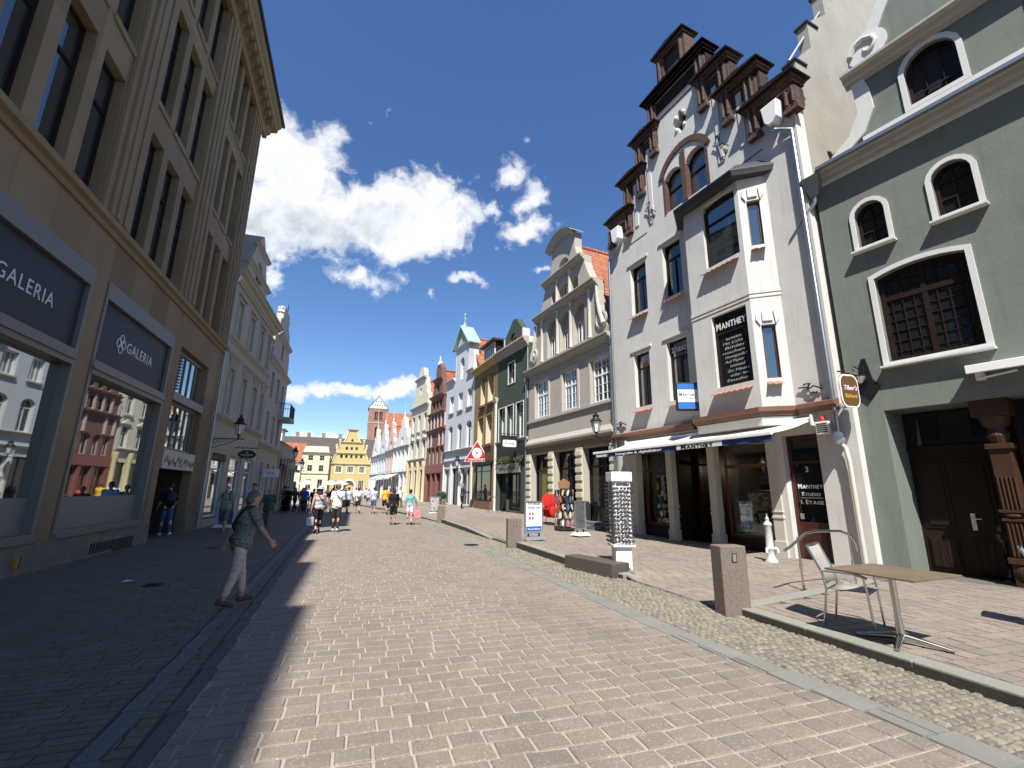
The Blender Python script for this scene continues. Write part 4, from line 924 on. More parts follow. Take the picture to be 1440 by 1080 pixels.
g = G(); g.tube([(.1, .62, .6), (.1, .62, .56)], .01, 6); g.build('hook', 'black_metal', hs_)
sp_ = Gn.thing('spot_lamp', -1.12, .0, 4.02, 'small black floodlight on the green wall above the hanging sign', 'lamp')
G().tube([(0, 0, .1), (0, .2, .12)], .015, 6).build('arm', 'black_metal', sp_); G().lathe([(.03, 0), (.09, .1), (.1, .14)], (0, .25, .02), 14).build('lamp_head', 'alu', sp_, auto=40)

# lit pendant lamps inside the photo shop
for i, (u, y, z, w, lab) in enumerate(((3.45, -1.6, 2.55, 9, 'white pendant lamp at the left of the right shop window'), (2.5, -1.6, 2.6, 9, 'white pendant lamp at the right of the right shop window'), (6.8, -1.7, 2.6, 9, 'white pendant lamp behind the left shop window'), (5.0, -2.3, 2.6, 6, 'white pendant lamp inside the photo shop entrance'))):
    o = M.thing('pendant_lamp', u, y, z, lab, 'lamp'); G().tube([(0, 0, .16), (0, 0, .8)], .006, 5).build('cable', 'black', o)
    G().lathe([(.13, 0), (.06, .13), (.02, .16)], n=16).build('lamp_shade', 'white_gloss', o, auto=40); G().ball((0, 0, .02), .035).build('bulb', 'bulb_glow', o, smooth=True)
    ld = bpy.data.lights.new('pendant_light', 'POINT'); ld.energy = w; ld.color = (1, .85, .62); ld.shadow_soft_size = .05; lo = bpy.data.objects.new('pendant_light', ld); COL.objects.link(lo); lo.parent = o; lo.location = (0, 0, -.06)
# goods on dark shelves inside the entrance
G().box(4.35, 5.65, -2.84, -2.5, .9, .94).box(4.35, 5.65, -2.84, -2.5, 1.3, 1.34).box(4.35, 5.65, -2.84, -2.5, 1.7, 1.74).build('wall_shelf', 'brown_wood', mr)
for i in range(12):
    u = 4.5 + (i % 4) * .34; z = .94 + .4 * (i // 4); o = M.thing('goods_box', u, -2.66, z, 'small packet on the shelves inside the photo shop entrance', 'box', 'packets on the shelves inside the entrance'); q = random.uniform(.16, .26)
    G().box(-q / 2, q / 2, -.08, .08, 0, random.uniform(.14, .28)).build('packet', random.choice(('sign_white', 'art_grey', 'plaster_mustard', 'alu', 'art_cream')), o, bevel=.006)
# ------------------------------------------------------------------ grey gabled house next to the photo shop
def chainp(h, u): q = h.pt(u, 0, 0); return (q.x, q.y)
def each(parent, name, m, boxes, bevel=0.):
    for b in boxes: G().box(*b).build(name, m, parent, bevel=bevel)
def twin(parent, u0, u1, z0, z1, y=-.28, rise=0., fm='white_paint', pm='pane'):
    return window(parent, u0, u1, z0, z1, rise, y=y, fm=fm, pm=pm, fw=.05, vb=[.5], bw=.09)
Yh = House('grey_house', chainp(M, 8.85), 7, False, 'grey beige house with baroque gable of cornices and volutes beside the photo shop'); yr = Yh.root
c = 3.93
vol = [(3.98, 8.3), (3.98, 8.75), (3.8, 8.9), (3.45, 9.2), (3.2, 9.6), (3.07, 10.2), (3.0, 11.0), (3.0, 11.5), (2.75, 11.55), (2.45, 11.9), (2.2, 12.4), (2.02, 12.9), (2.0, 13.3), (1.6, 13.4), (1.3, 13.8), (1.18, 14.2), (1.18, 15.0)]
out = [(c - 4., -.4)] + [(c - a, b) for a, b in vol] + [(c - .8, 15.3), (c, 15.46), (c + .8, 15.3)] + [(c + a, b) for a, b in reversed(vol)] + [(c + 4.1, -.4)]
w1 = [(5.62, 7.08, 5.62, 7.68), (2.76, 4.14, 5.62, 7.62), (.2, 1.62, 5.58, 7.6)]
n1_ = [(4.72, 5.72), (3.4, 4.35), (2.02, 3.05)]; n2_ = [(4.62, 5.2, 11.75, 12.55), (3.36, 4.4, 11.62, 12.6), (2.5, 3.12, 11.75, 12.58)]
sh_ = [(.42, 2.4), (3.02, 5.06), (5.62, 7.56)]
hl = [opening(a, b, z0_, z1_) for a, b, z0_, z1_ in w1] + [opening(a, b, 8.8, 10.95, .4) for a, b in n1_] + [opening(a, b, z0_, z1_, .2) for a, b, z0_, z1_ in n2_] + [opening(3.36, 4.4, 13.45, 14.05, .4)] + [opening(a, b, .1, 3.62) for a, b in sh_]
wall(yr, out, hl, 'plaster_beigegrey', depth=.3); body(Yh, .05, 7.98, 8.3, 12, 'plaster_grey')
for a, b, z0_, z1_ in w1:
    window(yr, a + .08, b - .08, z0_, z1_, y=-.12, fm='white_gloss', pm='pane_sky', fw=.08, vb=[.5], hb=[.62], bw=.07, fine=(4, 5), trim=None)
    g = G(); o_ = opening(a, b, z0_, z1_); band(g, ring(o_, -.16), o_, -.01, .035); g.build('surround', 'plaster_greylight', yr)
G().box(.02, 7.95, -.0, .1, 5.42, 5.52).build('sill_band', 'trim_grey', yr)
for a, b in n1_:
    m_ = (a + b) / 2; G().poly(opening(a, b, 8.8, 10.95, .4), -.36, -.3).build('niche_back', 'plaster_beigegrey', yr)
    for q in (-1, 1): window(yr, m_ + q * .21 - .15, m_ + q * .21 + .15, 8.85, 10.0, .12, y=-.24, fm='white_paint', fw=.04)
for a, b, z0_, z1_ in n2_:
    m_ = (a + b) / 2; G().poly(opening(a, b, z0_, z1_, .2), -.36, -.3).build('niche_back', 'plaster_beigegrey', yr)
for q in (-1, 1): window(yr, 3.88 + q * .2 - .14, 3.88 + q * .2 + .14, 11.68, 12.5, .1, y=-.24, fw=.04)
G().poly(opening(3.36, 4.4, 13.45, 14.05, .4), -.36, -.28).build('niche_back', 'plaster_beigegrey', yr)
for u, za, zb in ((4.53, 8.75, 11.2), (3.22, 8.75, 11.2), (4.53, 11.6, 13.05), (3.24, 11.6, 13.05), (1.55, 8.75, 11.2), (6.25, 8.75, 11.2)):
    G().lathe([(.12, 0), (.1, .1), (.085, zb - za - .25), (.13, zb - za - .1), (.14, zb - za)], (u, .03, za), 12).build('half_column', 'plaster_greylight', yr, auto=40)
moulding(yr, -.05, 8.05, 8.18, CORN, 'trim_grey', 'cornice'); moulding(yr, .85, 7.0, 11.2, scl(CORN, 1, .9), 'trim_grey', 'cornice'); moulding(yr, 1.9, 5.95, 13.02, scl(CORN, .9, .85), 'trim_grey', 'cornice')
g = G(); aa = arc(c - 1.38, c + 1.38, 15.0, .58, 14); ab = arc(c - 1.3, c + 1.3, 14.9, .48, 14)
g.add([(a, .36, b) for a, b in aa] + [(a, .02, b - .14) for a, b in ab] + [(a, -.5, b) for a, b in aa], [q for i in range(14) for q in ((i, i + 1, 16 + i, 15 + i), (i, 30 + i, 31 + i, i + 1))]); g.build('pediment', 'trim_grey', yr)
for sd_ in (1, -1):
    Rm = Matrix.Translation((c + sd_ * 3.3, 0, 9.35)) @ Matrix.Rotation(-pi / 2, 4, 'X')
    G().lathe([(.001, 0), (.42, 0), (.44, .07), (.34, .09), (.3, .05), (.16, .05), (.14, .12), (.001, .13)], n=20, M=Rm).build('volute', 'plaster_greylight', yr, auto=40)
    pts = [(c + sd_ * 3.5, .08, 9.1), (c + sd_ * 3.25, .08, 9.75), (c + sd_ * 3.1, .08, 10.4), (c + sd_ * 3.05, .08, 11.1)]
    G().tube(pts, [.12, .1, .08, .07], 8).build('volute_edge', 'plaster_greylight', yr, auto=40)
gabled_roof(Yh, .2, 7.9, 8.9, 15.0, 12, 'tile_orange', y0=-.45)
moulding(yr, -.02, 8.0, 4.0, [(-.02, 0), (.1, .0), (.12, .1), (.2, .14), (.2, .24), (.0, .5)], 'trim_grey', 'shop_cornice')
G().box(.0, 8.05, .0, .05, 3.66, 4.0).build('fascia', 'stone_frame', yr)
for u0, u1 in ((-.02, .38), (2.42, 3.0), (5.08, 5.6), (7.58, 8.1)):
    g = G(); g.box(u0, u1, .0, .06, -.3, 3.66)
    for i in range(8): z = .62 + i * .38; g.box(u0 + .03, u1 - .03, .06, .12, z, z + .24)
    g.build('rusticated_pillar', 'plaster_cream', yr, bevel=.02)
for i, (a, b) in enumerate(sh_):
    f_ = window(yr, a, b, .15 if i < 2 else .1, 3.6, y=-.35, fm='dark_wood', pm='pane', fw=.1, vb=[.36, .64] if i != 1 else [.5], hb=[.76], bw=.08, name='shop_window')
    G().box(a, b, -.4, -.26, -.3, .32).build('stall_riser', 'stone_base', yr)
for u in (.9, 6.0): G().box(u, u + .9, -.33, -.3, .5, 2.9).build('green_poster', mat('olive', (.16, .15, .03), .8), yr) if u > 3 else None
pipe(Yh, 8.12, 8.1, .3, m='zinc'); pipe(Yh, -.0, 8.1, .1, d=.08, m='zinc')

# ------------------------------------------------------------------ dark green narrow house
Dh = House('dark_green_house', chainp(Yh, 8.05), 8, False, 'narrow dark green house with white tall windows and a cropped attic gable'); dr_ = Dh.root
hl = [opening(a, b, 4.78, 6.92) for a, b in ((.55, 1.5), (1.92, 2.84), (3.08, 4.06))] + [opening(1.76, 2.68, 8.38, 9.74), opening(.88, 2.76, .5, 2.7), opening(2.86, 4.25, .3, 2.7), opening(1.62, 2.5, 11.1, 11.7, .43)]
out = [(0, -.4), (4.35, -.4), (4.35, 10.5), (3.35, 10.9), (3.3, 11.6), (2.5, 12.25), (2.15, 12.6), (1.7, 12.6), (.75, 11.6), (.7, 10.9), (0, 10.5)]
wall(dr_, out, hl, 'plaster_dgreen', depth=.34); body(Dh, .03, 4.3, 10.3, 10, 'plaster_cream')
for a, b in ((.55, 1.5), (1.92, 2.84), (3.08, 4.06)):
    window(dr_, a, b, 4.78, 6.92, y=-.24, fm='white_gloss', pm='pane_sky', fw=.1, vb=[.5], hb=[.7], trim=(.06, 'trim_white')); G().box(a, a + .012, -.34, .02, 4.78, 6.92).build('white_reveal', 'white_paint', dr_)
window(dr_, 1.76, 2.68, 8.38, 9.74, y=-.24, fm='white_gloss', pm='pane', fw=.1, vb=[.5], hb=[.66], trim=(.06, 'trim_white')); window(dr_, 1.62, 2.5, 11.1, 11.7, .43, y=-.2, fm='white_gloss', fw=.08, vb=[.5])
moulding(dr_, -.05, 4.4, 10.28, scl(CORN, 1.2, 1.5), 'trim_grey', 'cornice'); moulding(dr_, -.02, 4.35, 4.55, scl(CORN, .5, .5), 'trim_grey', 'shop_cornice')
G().box(.6, .76, -.45, .03, 10.9, 11.62).build('attic_pier', 'trim_white', dr_); G().box(3.3, 3.42, -.45, .03, 10.9, 11.62).build('attic_pier', 'trim_white', dr_)
G().poly([(.05, 7), (.05, 10.9), (-.0, 10.9), (-.0, 7)], -1.5, .02).build('white_return', 'trim_white', dr_)
street_roof(Dh, .0, 4.3, 10.4, 13.6, 9.5, 'tile_orange_x', y0=-.5)
G().box(.15, 4.2, .0, .08, 3.3, 4.55).build('shop_board', 'black', dr_)
window(dr_, .88, 2.76, .55, 2.68, y=-.2, fm='dark_wood', fw=.08, vb=[.5], name='shop_window'); window(dr_, 2.86, 4.25, .3, 2.68, y=-.28, fm='dark_wood', pm='dark', fw=.1, name='shop_door')
G().box(.86, 4.28, .0, .1, 2.72, 3.28).build('fascia_panel', mat('fascia_greygreen', (.20, .24, .21), .6, var=.2), dr_)
text(dr_, 'Blumen & Pflanzen', 'plaster_dgreen', (2.5, .104, 3.0), .26, wid=2.4)
g = G()
for i in range(260): u = random.uniform(.3, 4.1); z = 3.55 + random.gauss(0, .1); y = .16 + random.uniform(-.08, .12); a = random.uniform(0, 6.3); s = random.uniform(.05, .1); g.add([(u, y, z), (u + s * cos(a), y + .04, z + s * sin(a)), (u + s * cos(a + .7) * 1.3, y + .05, z + s * sin(a + .7) * 1.3), (u + s * cos(a + 1.4), y + .03, z + s * sin(a + 1.4))], [(0, 1, 2, 3)])
gar = Dh.thing('leaf_garland', 0, 0, 0, 'green leaf garland hanging along the dark green house above its shop', 'plant'); g.build('leaves', mat('leaf_light', (.12, .17, .045), .6, var=.5, scale=9), gar)
bs = Dh.thing('projecting_sign', 1.0, 0, 3.95, 'black projecting shop sign with white oval on the dark green house', 'sign')
G().tube([(0, 0, .98), (0, 1.3, .98)], .02, 6).build('bracket', 'black_metal', bs); sb = G().box(-.06, .06, .2, 1.25, .0, .88).build('sign_board', 'black', bs)
for q in (1, -1): G().poly(ring([( .72 + .44 * max(-1, min(1, 1.3 * cos(t))), .42 + .2 * max(-1, min(1, 1.3 * sin(t)))) for t in [2 * pi * i / 24 for i in range(24)]], 0), .061 * q, .066 * q, ax='yz').build('oval', 'sign_white', sb)
TX = Matrix(((0, 0, -1, 0), (1, 0, 0, 0), (0, 1, 0, 0), (0, 0, 0, 1))); text(sb, 'König', 'black', (-.068, .72, .42), .2, M=Matrix(((0, 0, -1, 0), (-1, 0, 0, 0), (0, 1, 0, 0), (0, 0, 0, 1))), wid=.6)
pipe(Dh, 4.3, 7.6, .3, m='white_paint')

# ------------------------------------------------------------------ ochre house
Oh = House('ochre_house', chainp(Dh, 4.35), 5, False, 'narrow ochre brown house with tall windows and a glazed roof dormer'); orr = Oh.root
hl = [opening(a, b, 7.78, 9.8) for a, b in ((.75, 1.9), (2.5, 3.45))] + [opening(a, b, 4.85, 6.85) for a, b in ((1.0, 2.15), (2.75, 3.95))] + [opening(.85, 4.1, .38, 3.4)]
wall(orr, [(0, -.4), (4.95, -.4), (4.95, 10.4), (0, 10.4)], hl, 'plaster_ochre', depth=.36); body(Oh, .03, 4.9, 10.3, 10, 'plaster_cream')
for (a, b), z in [((.75, 1.9), 7.78), ((2.5, 3.45), 7.78), ((1.0, 2.15), 4.85), ((2.75, 3.95), 4.85)]:
    window(orr, a, b, z, z + 2.0, y=-.28, fm='white_paint', pm='pane_sky', fw=.08, vb=[.5], hb=[.7], trim=(.12, 'plaster_ochre')); G().box(b - .014, b, -.36, .03, z, z + 2.0).build('yellow_reveal', 'plaster_yellow', orr); G().box(a, a + .014, -.36, .03, z, z + 2).build('yellow_reveal', 'plaster_yellow', orr)
    G().box(a - .15, b + .15, 0, .2, z - .22, z - .08).build('sill', 'redbrown', orr)
moulding(orr, -.02, 4.97, 10.3, scl(CORN, 1.2, 1.2), 'plaster_mustard', 'cornice')
G().box(0, 4.95, 0, .07, 3.6, 4.62).build('fascia', mat('fascia_brown', (.10, .06, .025), .7), orr); G().box(.6, 4.3, 0, .14, 3.42, 3.6).build('shop_cornice', 'dark_wood', orr)
window(orr, .9, 4.05, .95, 3.4, y=.02, fm='dark_wood', fw=.1, vb=[.62], hb=[.82], name='shop_window'); G().box(.85, 2.3, -.3, .12, -.3, .93).build('stall_riser', 'ledge_brown', orr); G().box(2.4, 4.1, -.3, .12, -.3, .93).build('stall_riser', 'ledge_brown', orr)
street_roof(Oh, 0, 4.9, 10.6, 13.9, 9.5, 'tile_orange_x', y0=.25)
g = G(); g.box(.45, 2.85, -1.9, .0, 10.75, 12.0); g.build('dormer', 'dark_wood', orr); window(orr, .55, 2.75, 10.95, 11.95, y=.06, fm='white_paint', pm='pane_sky', fw=.06, vb=[.2, .4, .6, .8], name='dormer_window'); G().box(.2, 3.1, -2.2, .35, 12.0, 12.14).build('dormer_roof', 'dark_roof', orr)
pipe(Oh, .1, 7.7, .3, m='plaster_cream', r=.06)
ts = Oh.thing('triangle_sign', 2.5, .5, 3.62, 'red triangular shop sign with a white round emblem on the ochre house', 'sign'); ts.rotation_euler.z = Oh.rz + R(55)
G().poly([(-.95, 0), (.95, 0), (.0, 1.5)], -.05, .05).build('sign_board', 'sign_white', ts); G().poly([(-.89, .03), (.89, .03), (.0, 1.42)], -.06, .06).build('red_field', 'sign_red', ts)
G().lathe([(.001, 0), (.36, 0), (.36, .13), (.001, .13)], n=24, M=Matrix.Translation((0, -.065, .60)) @ Matrix.Rotation(-pi / 2, 4, 'X')).build('emblem', 'sign_white', ts); g = G(); g.tube([(-.12, .072, .68), (0, .072, .58), (.12, .072, .7)], .03, 6); g.tube([(0, .072, .58), (0, .072, .42)], .03, 6); g.build('emblem_mark', 'black', ts)
text(ts, 'DERPART', 'sign_white', (0, .068, .14), .2, wid=1.25); G().tube([(0, -.5, .7), (0, -.04, .7)], .03, 6).build('bracket', 'black_metal', ts)

# ------------------------------------------------------------------ pale blue-white house with pediment tower
Wh = House('white_pediment_house', chainp(Oh, 5.0), 10, False, 'pale blue white house with a central tower bay under a green copper pediment'); wr = Wh.root
f1 = [(.42, 1.5), (2.45, 3.45), (4.5, 5.5)]
hl = [opening(a, b, 4.95, 7.05, .3) for a, b in f1] + [opening(a, b, 8.2, 9.65) for a, b in f1] + [opening(2.35, 3.25, 10.8, 12.7, .45)] + [opening(a, b, .4, 3.4) for a, b in ((.25, 2.5), (2.7, 4.3), (4.6, 6.2))]
out = [(0, -.4), (6.4, -.4), (6.4, 10.9), (4.25, 10.9), (4.25, 13.8), (2.85, 15.3), (1.4, 13.8), (1.4, 10.9), (0, 10.9)]
wall(wr, out, hl, 'plaster_blue', depth=.3); body(Wh, .03, 6.35, 10.8, 11, 'plaster_cream')
for a, b in f1:
    window(wr, a, b, 4.95, 7.05, .3, y=-.2, fm='white_paint', pm='pane', fw=.06, vb=[.5], hb=[.72]); window(wr, a, b, 8.2, 9.65, y=-.2, fm='white_gloss', pm='pane_light', fw=.08, vb=[.33, .66], bw=.08); G().box(a - .1, b + .1, 0, .12, 8.06, 8.16).build('sill', 'trim_grey', wr)
window(wr, 2.35, 3.25, 10.8, 12.7, .45, y=-.25, fm='white_gloss', pm='pane_sky', fw=.07, vb=[.5], hb=[.6])
moulding(wr, -.02, 1.4, 10.85, scl(CORN, .8, .9), 'plaster_blue', 'cornice'); moulding(wr, 4.25, 6.42, 10.85, scl(CORN, .8, .9), 'plaster_blue', 'cornice'); moulding(wr, -.02, 6.42, 4.7, scl(CORN, .6, .5), 'trim_grey', 'cornice'); moulding(wr, -.02, 6.42, 3.92, scl(CORN, .5, .4), 'plaster_blue', 'shop_cornice')
for ua in (1.4, 4.22): G().box(ua, ua + .03, -.9, .02, 10.9, 13.8).build('tower_side', 'trim_white', wr)
g = G()
for ua in (1.1, 4.55): g.add([(ua, .3, 13.62), (2.83, .3, 15.42), (2.83, -.9, 15.42), (ua, -.9, 13.62), (ua, .3, 13.76), (2.83, .3, 15.56), (2.83, -.9, 15.56), (ua, -.9, 13.76)], [(0, 1, 2, 3), (4, 7, 6, 5), (0, 4, 5, 1), (0, 3, 7, 4)])
g.build('copper_roof', 'copper', wr); moulding(wr, 1.2, 4.45, 13.55, scl(CORN, .6, .6), 'plaster_blue', 'cornice')
G().poly([(2.2, 13.95), (3.5, 13.95), (2.84, 14.7)], .0, .04).build('pediment_relief', 'trim_grey', wr)
g = G(); g.lathe([(.22, 0), (.14, .3), (.06, .4), (.05, .8)], (2.83, -.1, 15.4), 10); g.poly([(2.83 + (.36 if i % 2 == 0 else .14) * sin(i * pi / 5), 16.4 + (.36 if i % 2 == 0 else .14) * cos(i * pi / 5)) for i in range(10)], -.14, -.06); g.build('star_finial', 'copper', wr)
gabled_roof(Wh, .2, 6.2, 11.0, 14.5, 11, 'tile_orange', y0=-.6, um=2.83)
for i, (a, b) in enumerate(((.25, 2.5), (2.7, 4.3), (4.6, 6.2))): window(wr, a, b, .5, 3.38, y=-.2, fm='white_paint' if i != 1 else 'dark_wood', fw=.1, vb=[.5], name='shop_window')
for a, b in ((2.5, 2.7), (4.3, 4.6), (6.2, 6.4), (0, .25)): G().box(a, b, 0, .08, -.3, 3.9).build('shop_pier', 'white_paint', wr)

# ------------------------------------------------------------------ red-brown gabled house
Rh = House('red_house', chainp(Wh, 6.5), 10, False, 'red brown gabled house with stone arcades and a small red shop front'); rr_ = Rh.root
c = 2.35
prof = [(2.6, 7.1), (2.35, 7.2), (2.3, 8.7), (1.95, 8.8), (1.9, 10.3), (1.45, 10.5), (1.2, 11.9), (.85, 12.1), (.75, 13.1), (.35, 13.6)]
out = [(c - 2.6, -.4)] + [(c - a, b) for a, b in prof] + [(c + a, b) for a, b in reversed(prof)] + [(c + 2.6, -.4)]
ar1 = [(.2, 1.1), (1.4, 2.3), (2.6, 3.4), (3.7, 4.5)]
hl = [opening(a, b, 3.95, 5.55, .3) for a, b in ar1] + [opening(.5 + i * .95, 1.2 + i * .95, 7.35, 8.45, .3) for i in range(4)] + [opening(1.05 + i * .95, 1.7 + i * .95, 8.95, 10.0, .25) for i in range(3)] + [opening(1.95, 2.75, 10.7, 11.7, .3)] + [opening(a, b, .9, 3.1) for a, b in ((.3, 1.6), (1.9, 2.9), (3.2, 4.5))]
wall(rr_, out, hl, 'redbrown', depth=.3); body(Rh, -.2, 4.9, 7.1, 11, 'brick_red')
for a, b in ar1: window(rr_, a, b, 3.95, 5.55, .3, y=-.2, fm='plaster_pink', fw=.08, vb=[.5])
for i in range(4): window(rr_, .5 + i * .95, 1.2 + i * .95, 7.35, 8.45, .3, y=-.2, fm='plaster_pink', fw=.08)
for i in range(3): window(rr_, 1.05 + i * .95, 1.7 + i * .95, 8.95, 10.0, .25, y=-.2, fm='plaster_pink', fw=.08)
window(rr_, 1.95, 2.75, 10.7, 11.7, .3, y=-.2, fm='plaster_pink', fw=.08)
for u0, u1, z in ((-.25, 4.95, 6.95), (.05, 4.65, 8.55), (.45, 4.25, 10.2), (1.1, 3.6, 11.85)): moulding(rr_, u0, u1, z, scl(CORN, .8, .7), 'ledge_brown', 'cornice')
for u, za, zb in [(-.05 + i * .95, 7.3, 8.5) for i in range(6)] + [(.3, 5.6, 6.9), (4.5, 5.6, 6.9), (1.3, 5.6, 6.9), (3.5, 5.6, 6.9)]: G().box(u - .1, u + .1, 0, .1, za, zb).build('pilaster', 'plaster_pink', rr_)
G().lathe([(.25, 0), (.2, .3), (.08, .4), (.1, .6), (.03, .9)], (c, -.1, 13.5), 10).build('finial', 'trim_white', rr_, auto=40)
gabled_roof(Rh, -.1, 4.8, 7.6, 12.9, 11, 'tile_red', y0=-.5)
G().box(-.2, 4.9, 0, .12, 3.15, 3.9).build('fascia', 'red_paint', rr_)
for a, b in ((-.2, .3), (1.6, 1.9), (2.9, 3.2), (4.5, 4.9)): G().box(a, b, 0, .09, .3, 3.15).build('shop_pier', 'red_paint', rr_)
for a, b in ((.3, 1.6), (1.9, 2.9), (3.2, 4.5)): window(rr_, a, b, .95, 3.1, y=-.15, fm='red_paint', fw=.1, vb=[.5], name='shop_window')

# ------------------------------------------------------------------ cream house with rounded gable top
Bh = House('cream_house', chainp(Rh, 5.05), 11, False, 'cream house with pedimented windows, column porch and a rounded gable top'); br = Bh.root
c = 2.85
prof = [(2.8, 10.1), (2.55, 10.4), (2.5, 11.3), (2.0, 11.5), (1.95, 12.2), (1.65, 12.4), (1.55, 13.2), (.95, 13.3), (.9, 13.9), (.55, 14.4)]
out = [(c - 2.8, -.4)] + [(c - a, b) for a, b in prof] + [(c, 14.55)] + [(c + a, b) for a, b in reversed(prof)] + [(c + 2.8, -.4)]
f1 = [(.45, 1.35), (2.4, 3.3), (4.3, 5.2)]
wall(br, out, [opening(a, b, 7.6, 9.3) for a, b in f1] + [opening(a, b, 4.8, 6.6) for a, b in f1] + [opening(2.6, 3.1, 11.5, 12.3, .2)] + [opening(a, b, .6, 3.6) for a, b in ((.4, 1.7), (2.2, 3.5), (4.0, 5.3))], 'plaster_cream', depth=.3); body(Bh, .05, 5.55, 10, 11, 'plaster_cream')
for a, b in f1:
    window(br, a, b, 7.6, 9.3, y=-.2, fm='white_paint', vb=[.5], hb=[.7]); window(br, a, b, 4.8, 6.6, y=-.2, fm='white_paint', vb=[.5], hb=[.7]); G().poly([(a - .2, 6.75), (b + .2, 6.75), ((a + b) / 2, 7.15)], 0, .14).build('window_pediment', 'plaster_cream', br); G().box(a - .15, b + .15, 0, .15, 7.4, 7.52).build('sill', 'trim_grey', br)
window(br, 2.6, 3.1, 11.5, 12.3, .2, y=-.2)
for u0, u1, z in ((0, 5.7, 10.0), (1.2, 4.5, 13.05), (0, 5.7, 4.45)): moulding(br, u0, u1, z, scl(CORN, .8, .7), 'trim_grey', 'cornice')
gabled_roof(Bh, .1, 5.5, 10, 13, 11, 'tile_orange', y0=-.5)
for u in (.15, 1.95, 3.75, 5.5): G().lathe([(.24, 0), (.2, .2), (.17, 3.3), (.25, 3.6), (.26, 4.0)], (u, .1, .4), 12).build('porch_column', 'plaster_yellow', br, auto=40)
for a, b in ((.4, 1.7), (2.2, 3.5), (4.0, 5.3)): window(br, a, b, .7, 3.6, y=-.15, fm='dark_wood', fw=.08, name='shop_window')

# ------------------------------------------------------------------ the row of small white and pink gabled houses further on
def small_house(name, p, a, w, ze, zt, m, label, steps=3, nwin=3, z1f=(3.9, 5.7), tile='tile_orange', shop='dark_wood', colm='white_paint', ratio=.5):
    h = House(name, p, a, False, label, 'house'); r = h.root; c = w / 2; P = [(c, -.4), (c, ze)]
    for i in range(steps):
        t = (i + .35) / steps; hw = c * (1 - t) * .95; zz = ze + (zt - ze) * (i + 1) / steps
        P += [(hw + .25, ze + (zt - ze) * i / steps + .12), (hw, ze + (zt - ze) * (i + .55) / steps), (hw, zz)]
    out = [(c - x, z) for x, z in P] + [(c, zt + .35)] + [(c + x, z) for x, z in reversed(P)]
    ww = w / nwin; fs = [(ww * i + ww * (.5 - ratio / 2), ww * i + ww * (.5 + ratio / 2)) for i in range(nwin)]
    rows = [z1f] + ([(z1f[1] + .9, ze - .25)] if ze - z1f[1] > 1.9 else [])
    hl = [opening(x, y, q0, q1) for x, y in fs for q0, q1 in rows] + [opening(c - .35, c + .35, ze + .4, ze + 1.3, .2)] + [opening(x - .1, y + .1, .5, 3.1) for x, y in fs]
    wall(r, out, hl, m, depth=.28); body(h, .03, w - .03, ze, 9, 'plaster_cream'); gabled_roof(h, .1, w - .1, ze, zt - .2, 9, tile, y0=-.5)
    for x, y in fs:
        for q0, q1 in rows: window(r, x, y, q0, q1, y=-.18, fm='white_paint', fw=.06, vb=[.5])
        window(r, x - .1, y + .1, .6, 3.1, y=-.15, fm=shop, fw=.08, name='shop_window')
    for i in range(nwin + 1): G().box(max(0, ww * i - .16), min(w, ww * i + .16), 0, .12, .3, ze - .1 if colm == 'trim_white' else 3.3).build('pilaster', colm, r)
    window(r, c - .35, c + .35, ze + .4, ze + 1.3, .2, y=-.18, fw=.06)
    moulding(r, -.02, w + .02, ze - .1, scl(CORN, .8, .8), 'trim_grey', 'cornice'); moulding(r, -.02, w + .02, 3.4, scl(CORN, .6, .6), 'trim_grey', 'shop_cornice')
    G().lathe([(.14, 0), (.08, .25), (.13, .4), (.03, .6), (.012, 1.6)], (c, -.15, zt + .25), 8).build('finial', 'trim_white', r)
    return h
A1 = small_house('white_row_house', chainp(Bh, 5.6), 11, 6.3, 6.3, 9.6, 'trim_white', 'white house with tall pilasters and scalloped gable in the far row', 3, 4, (3.95, 5.8), colm='trim_white', ratio=.42)
A2 = small_house('pink_row_house', chainp(A1, 6.35), 11, 3.6, 6.2, 9.6, 'plaster_pink', 'narrow pink gabled house between two white ones in the far row', 3, 3, (3.9, 5.6))
A3 = small_house('white_row_house', chainp(A2, 3.65), 11, 4.3, 6.0, 9.8, 'plaster_blue', 'bluish white gabled house beyond the pink one in the far row', 4, 3, (3.9, 5.4))
A4 = small_house('white_row_house', chainp(A3, 4.35), 11, 4.2, 5.9, 9.6, 'trim_white', 'last white gabled house of the far row at the market square', 4, 3, (3.9, 5.4))

# ------------------------------------------------------------------ left: large stone department store
L0 = House('department_store', (-6.15, 22.3), .5, True, 'large brown limestone department store in shade with rows of tall windows', 'building'); lr = L0.root
bays = [(1.4, 4.4), (6.0, 9.45), (10.9, 14.35), (15.8, 19.25), (20.7, 24.15), (25.6, 29.05), (30.5, 33.95)]
up = []
for a, b in bays:
    w = (b - a - .7) / 3
    up += [(a + i * (w + .35), a + i * (w + .35) + w) for i in range(3)]
lev = [(7.82, 11.05), (12.05, 15.3), (16.15, 19.3)]
gl_ = [(10.35, 14.45), (5.45, 9.75), (15.4, 19.6), (20.5, 24.6), (25.4, 29.5), (30.3, 34.4)]
upl = [(a, b, z0_, z1_) for a, b in up for z0_, z1_ in lev if z0_ < 16 or b < 12.9]
hl = [opening(*q) for q in upl] + [opening(a, b, .62, 6.42) for a, b in gl_] + [opening(1.55, 4.7, -.05, 6.35)]
wall(lr, [(0, -.4), (40, -.4), (40, 22.6), (30, 22.6), (30, 21.6), (25, 21.6), (25, 20.3), (19, 20.3), (19, 18.8), (13, 18.8), (13, 19.9), (0, 19.9)], hl, 'limestone', depth=.42, back=-.6)  # steps beyond the cornice are an unseen, invented roofline that shapes the street shadow
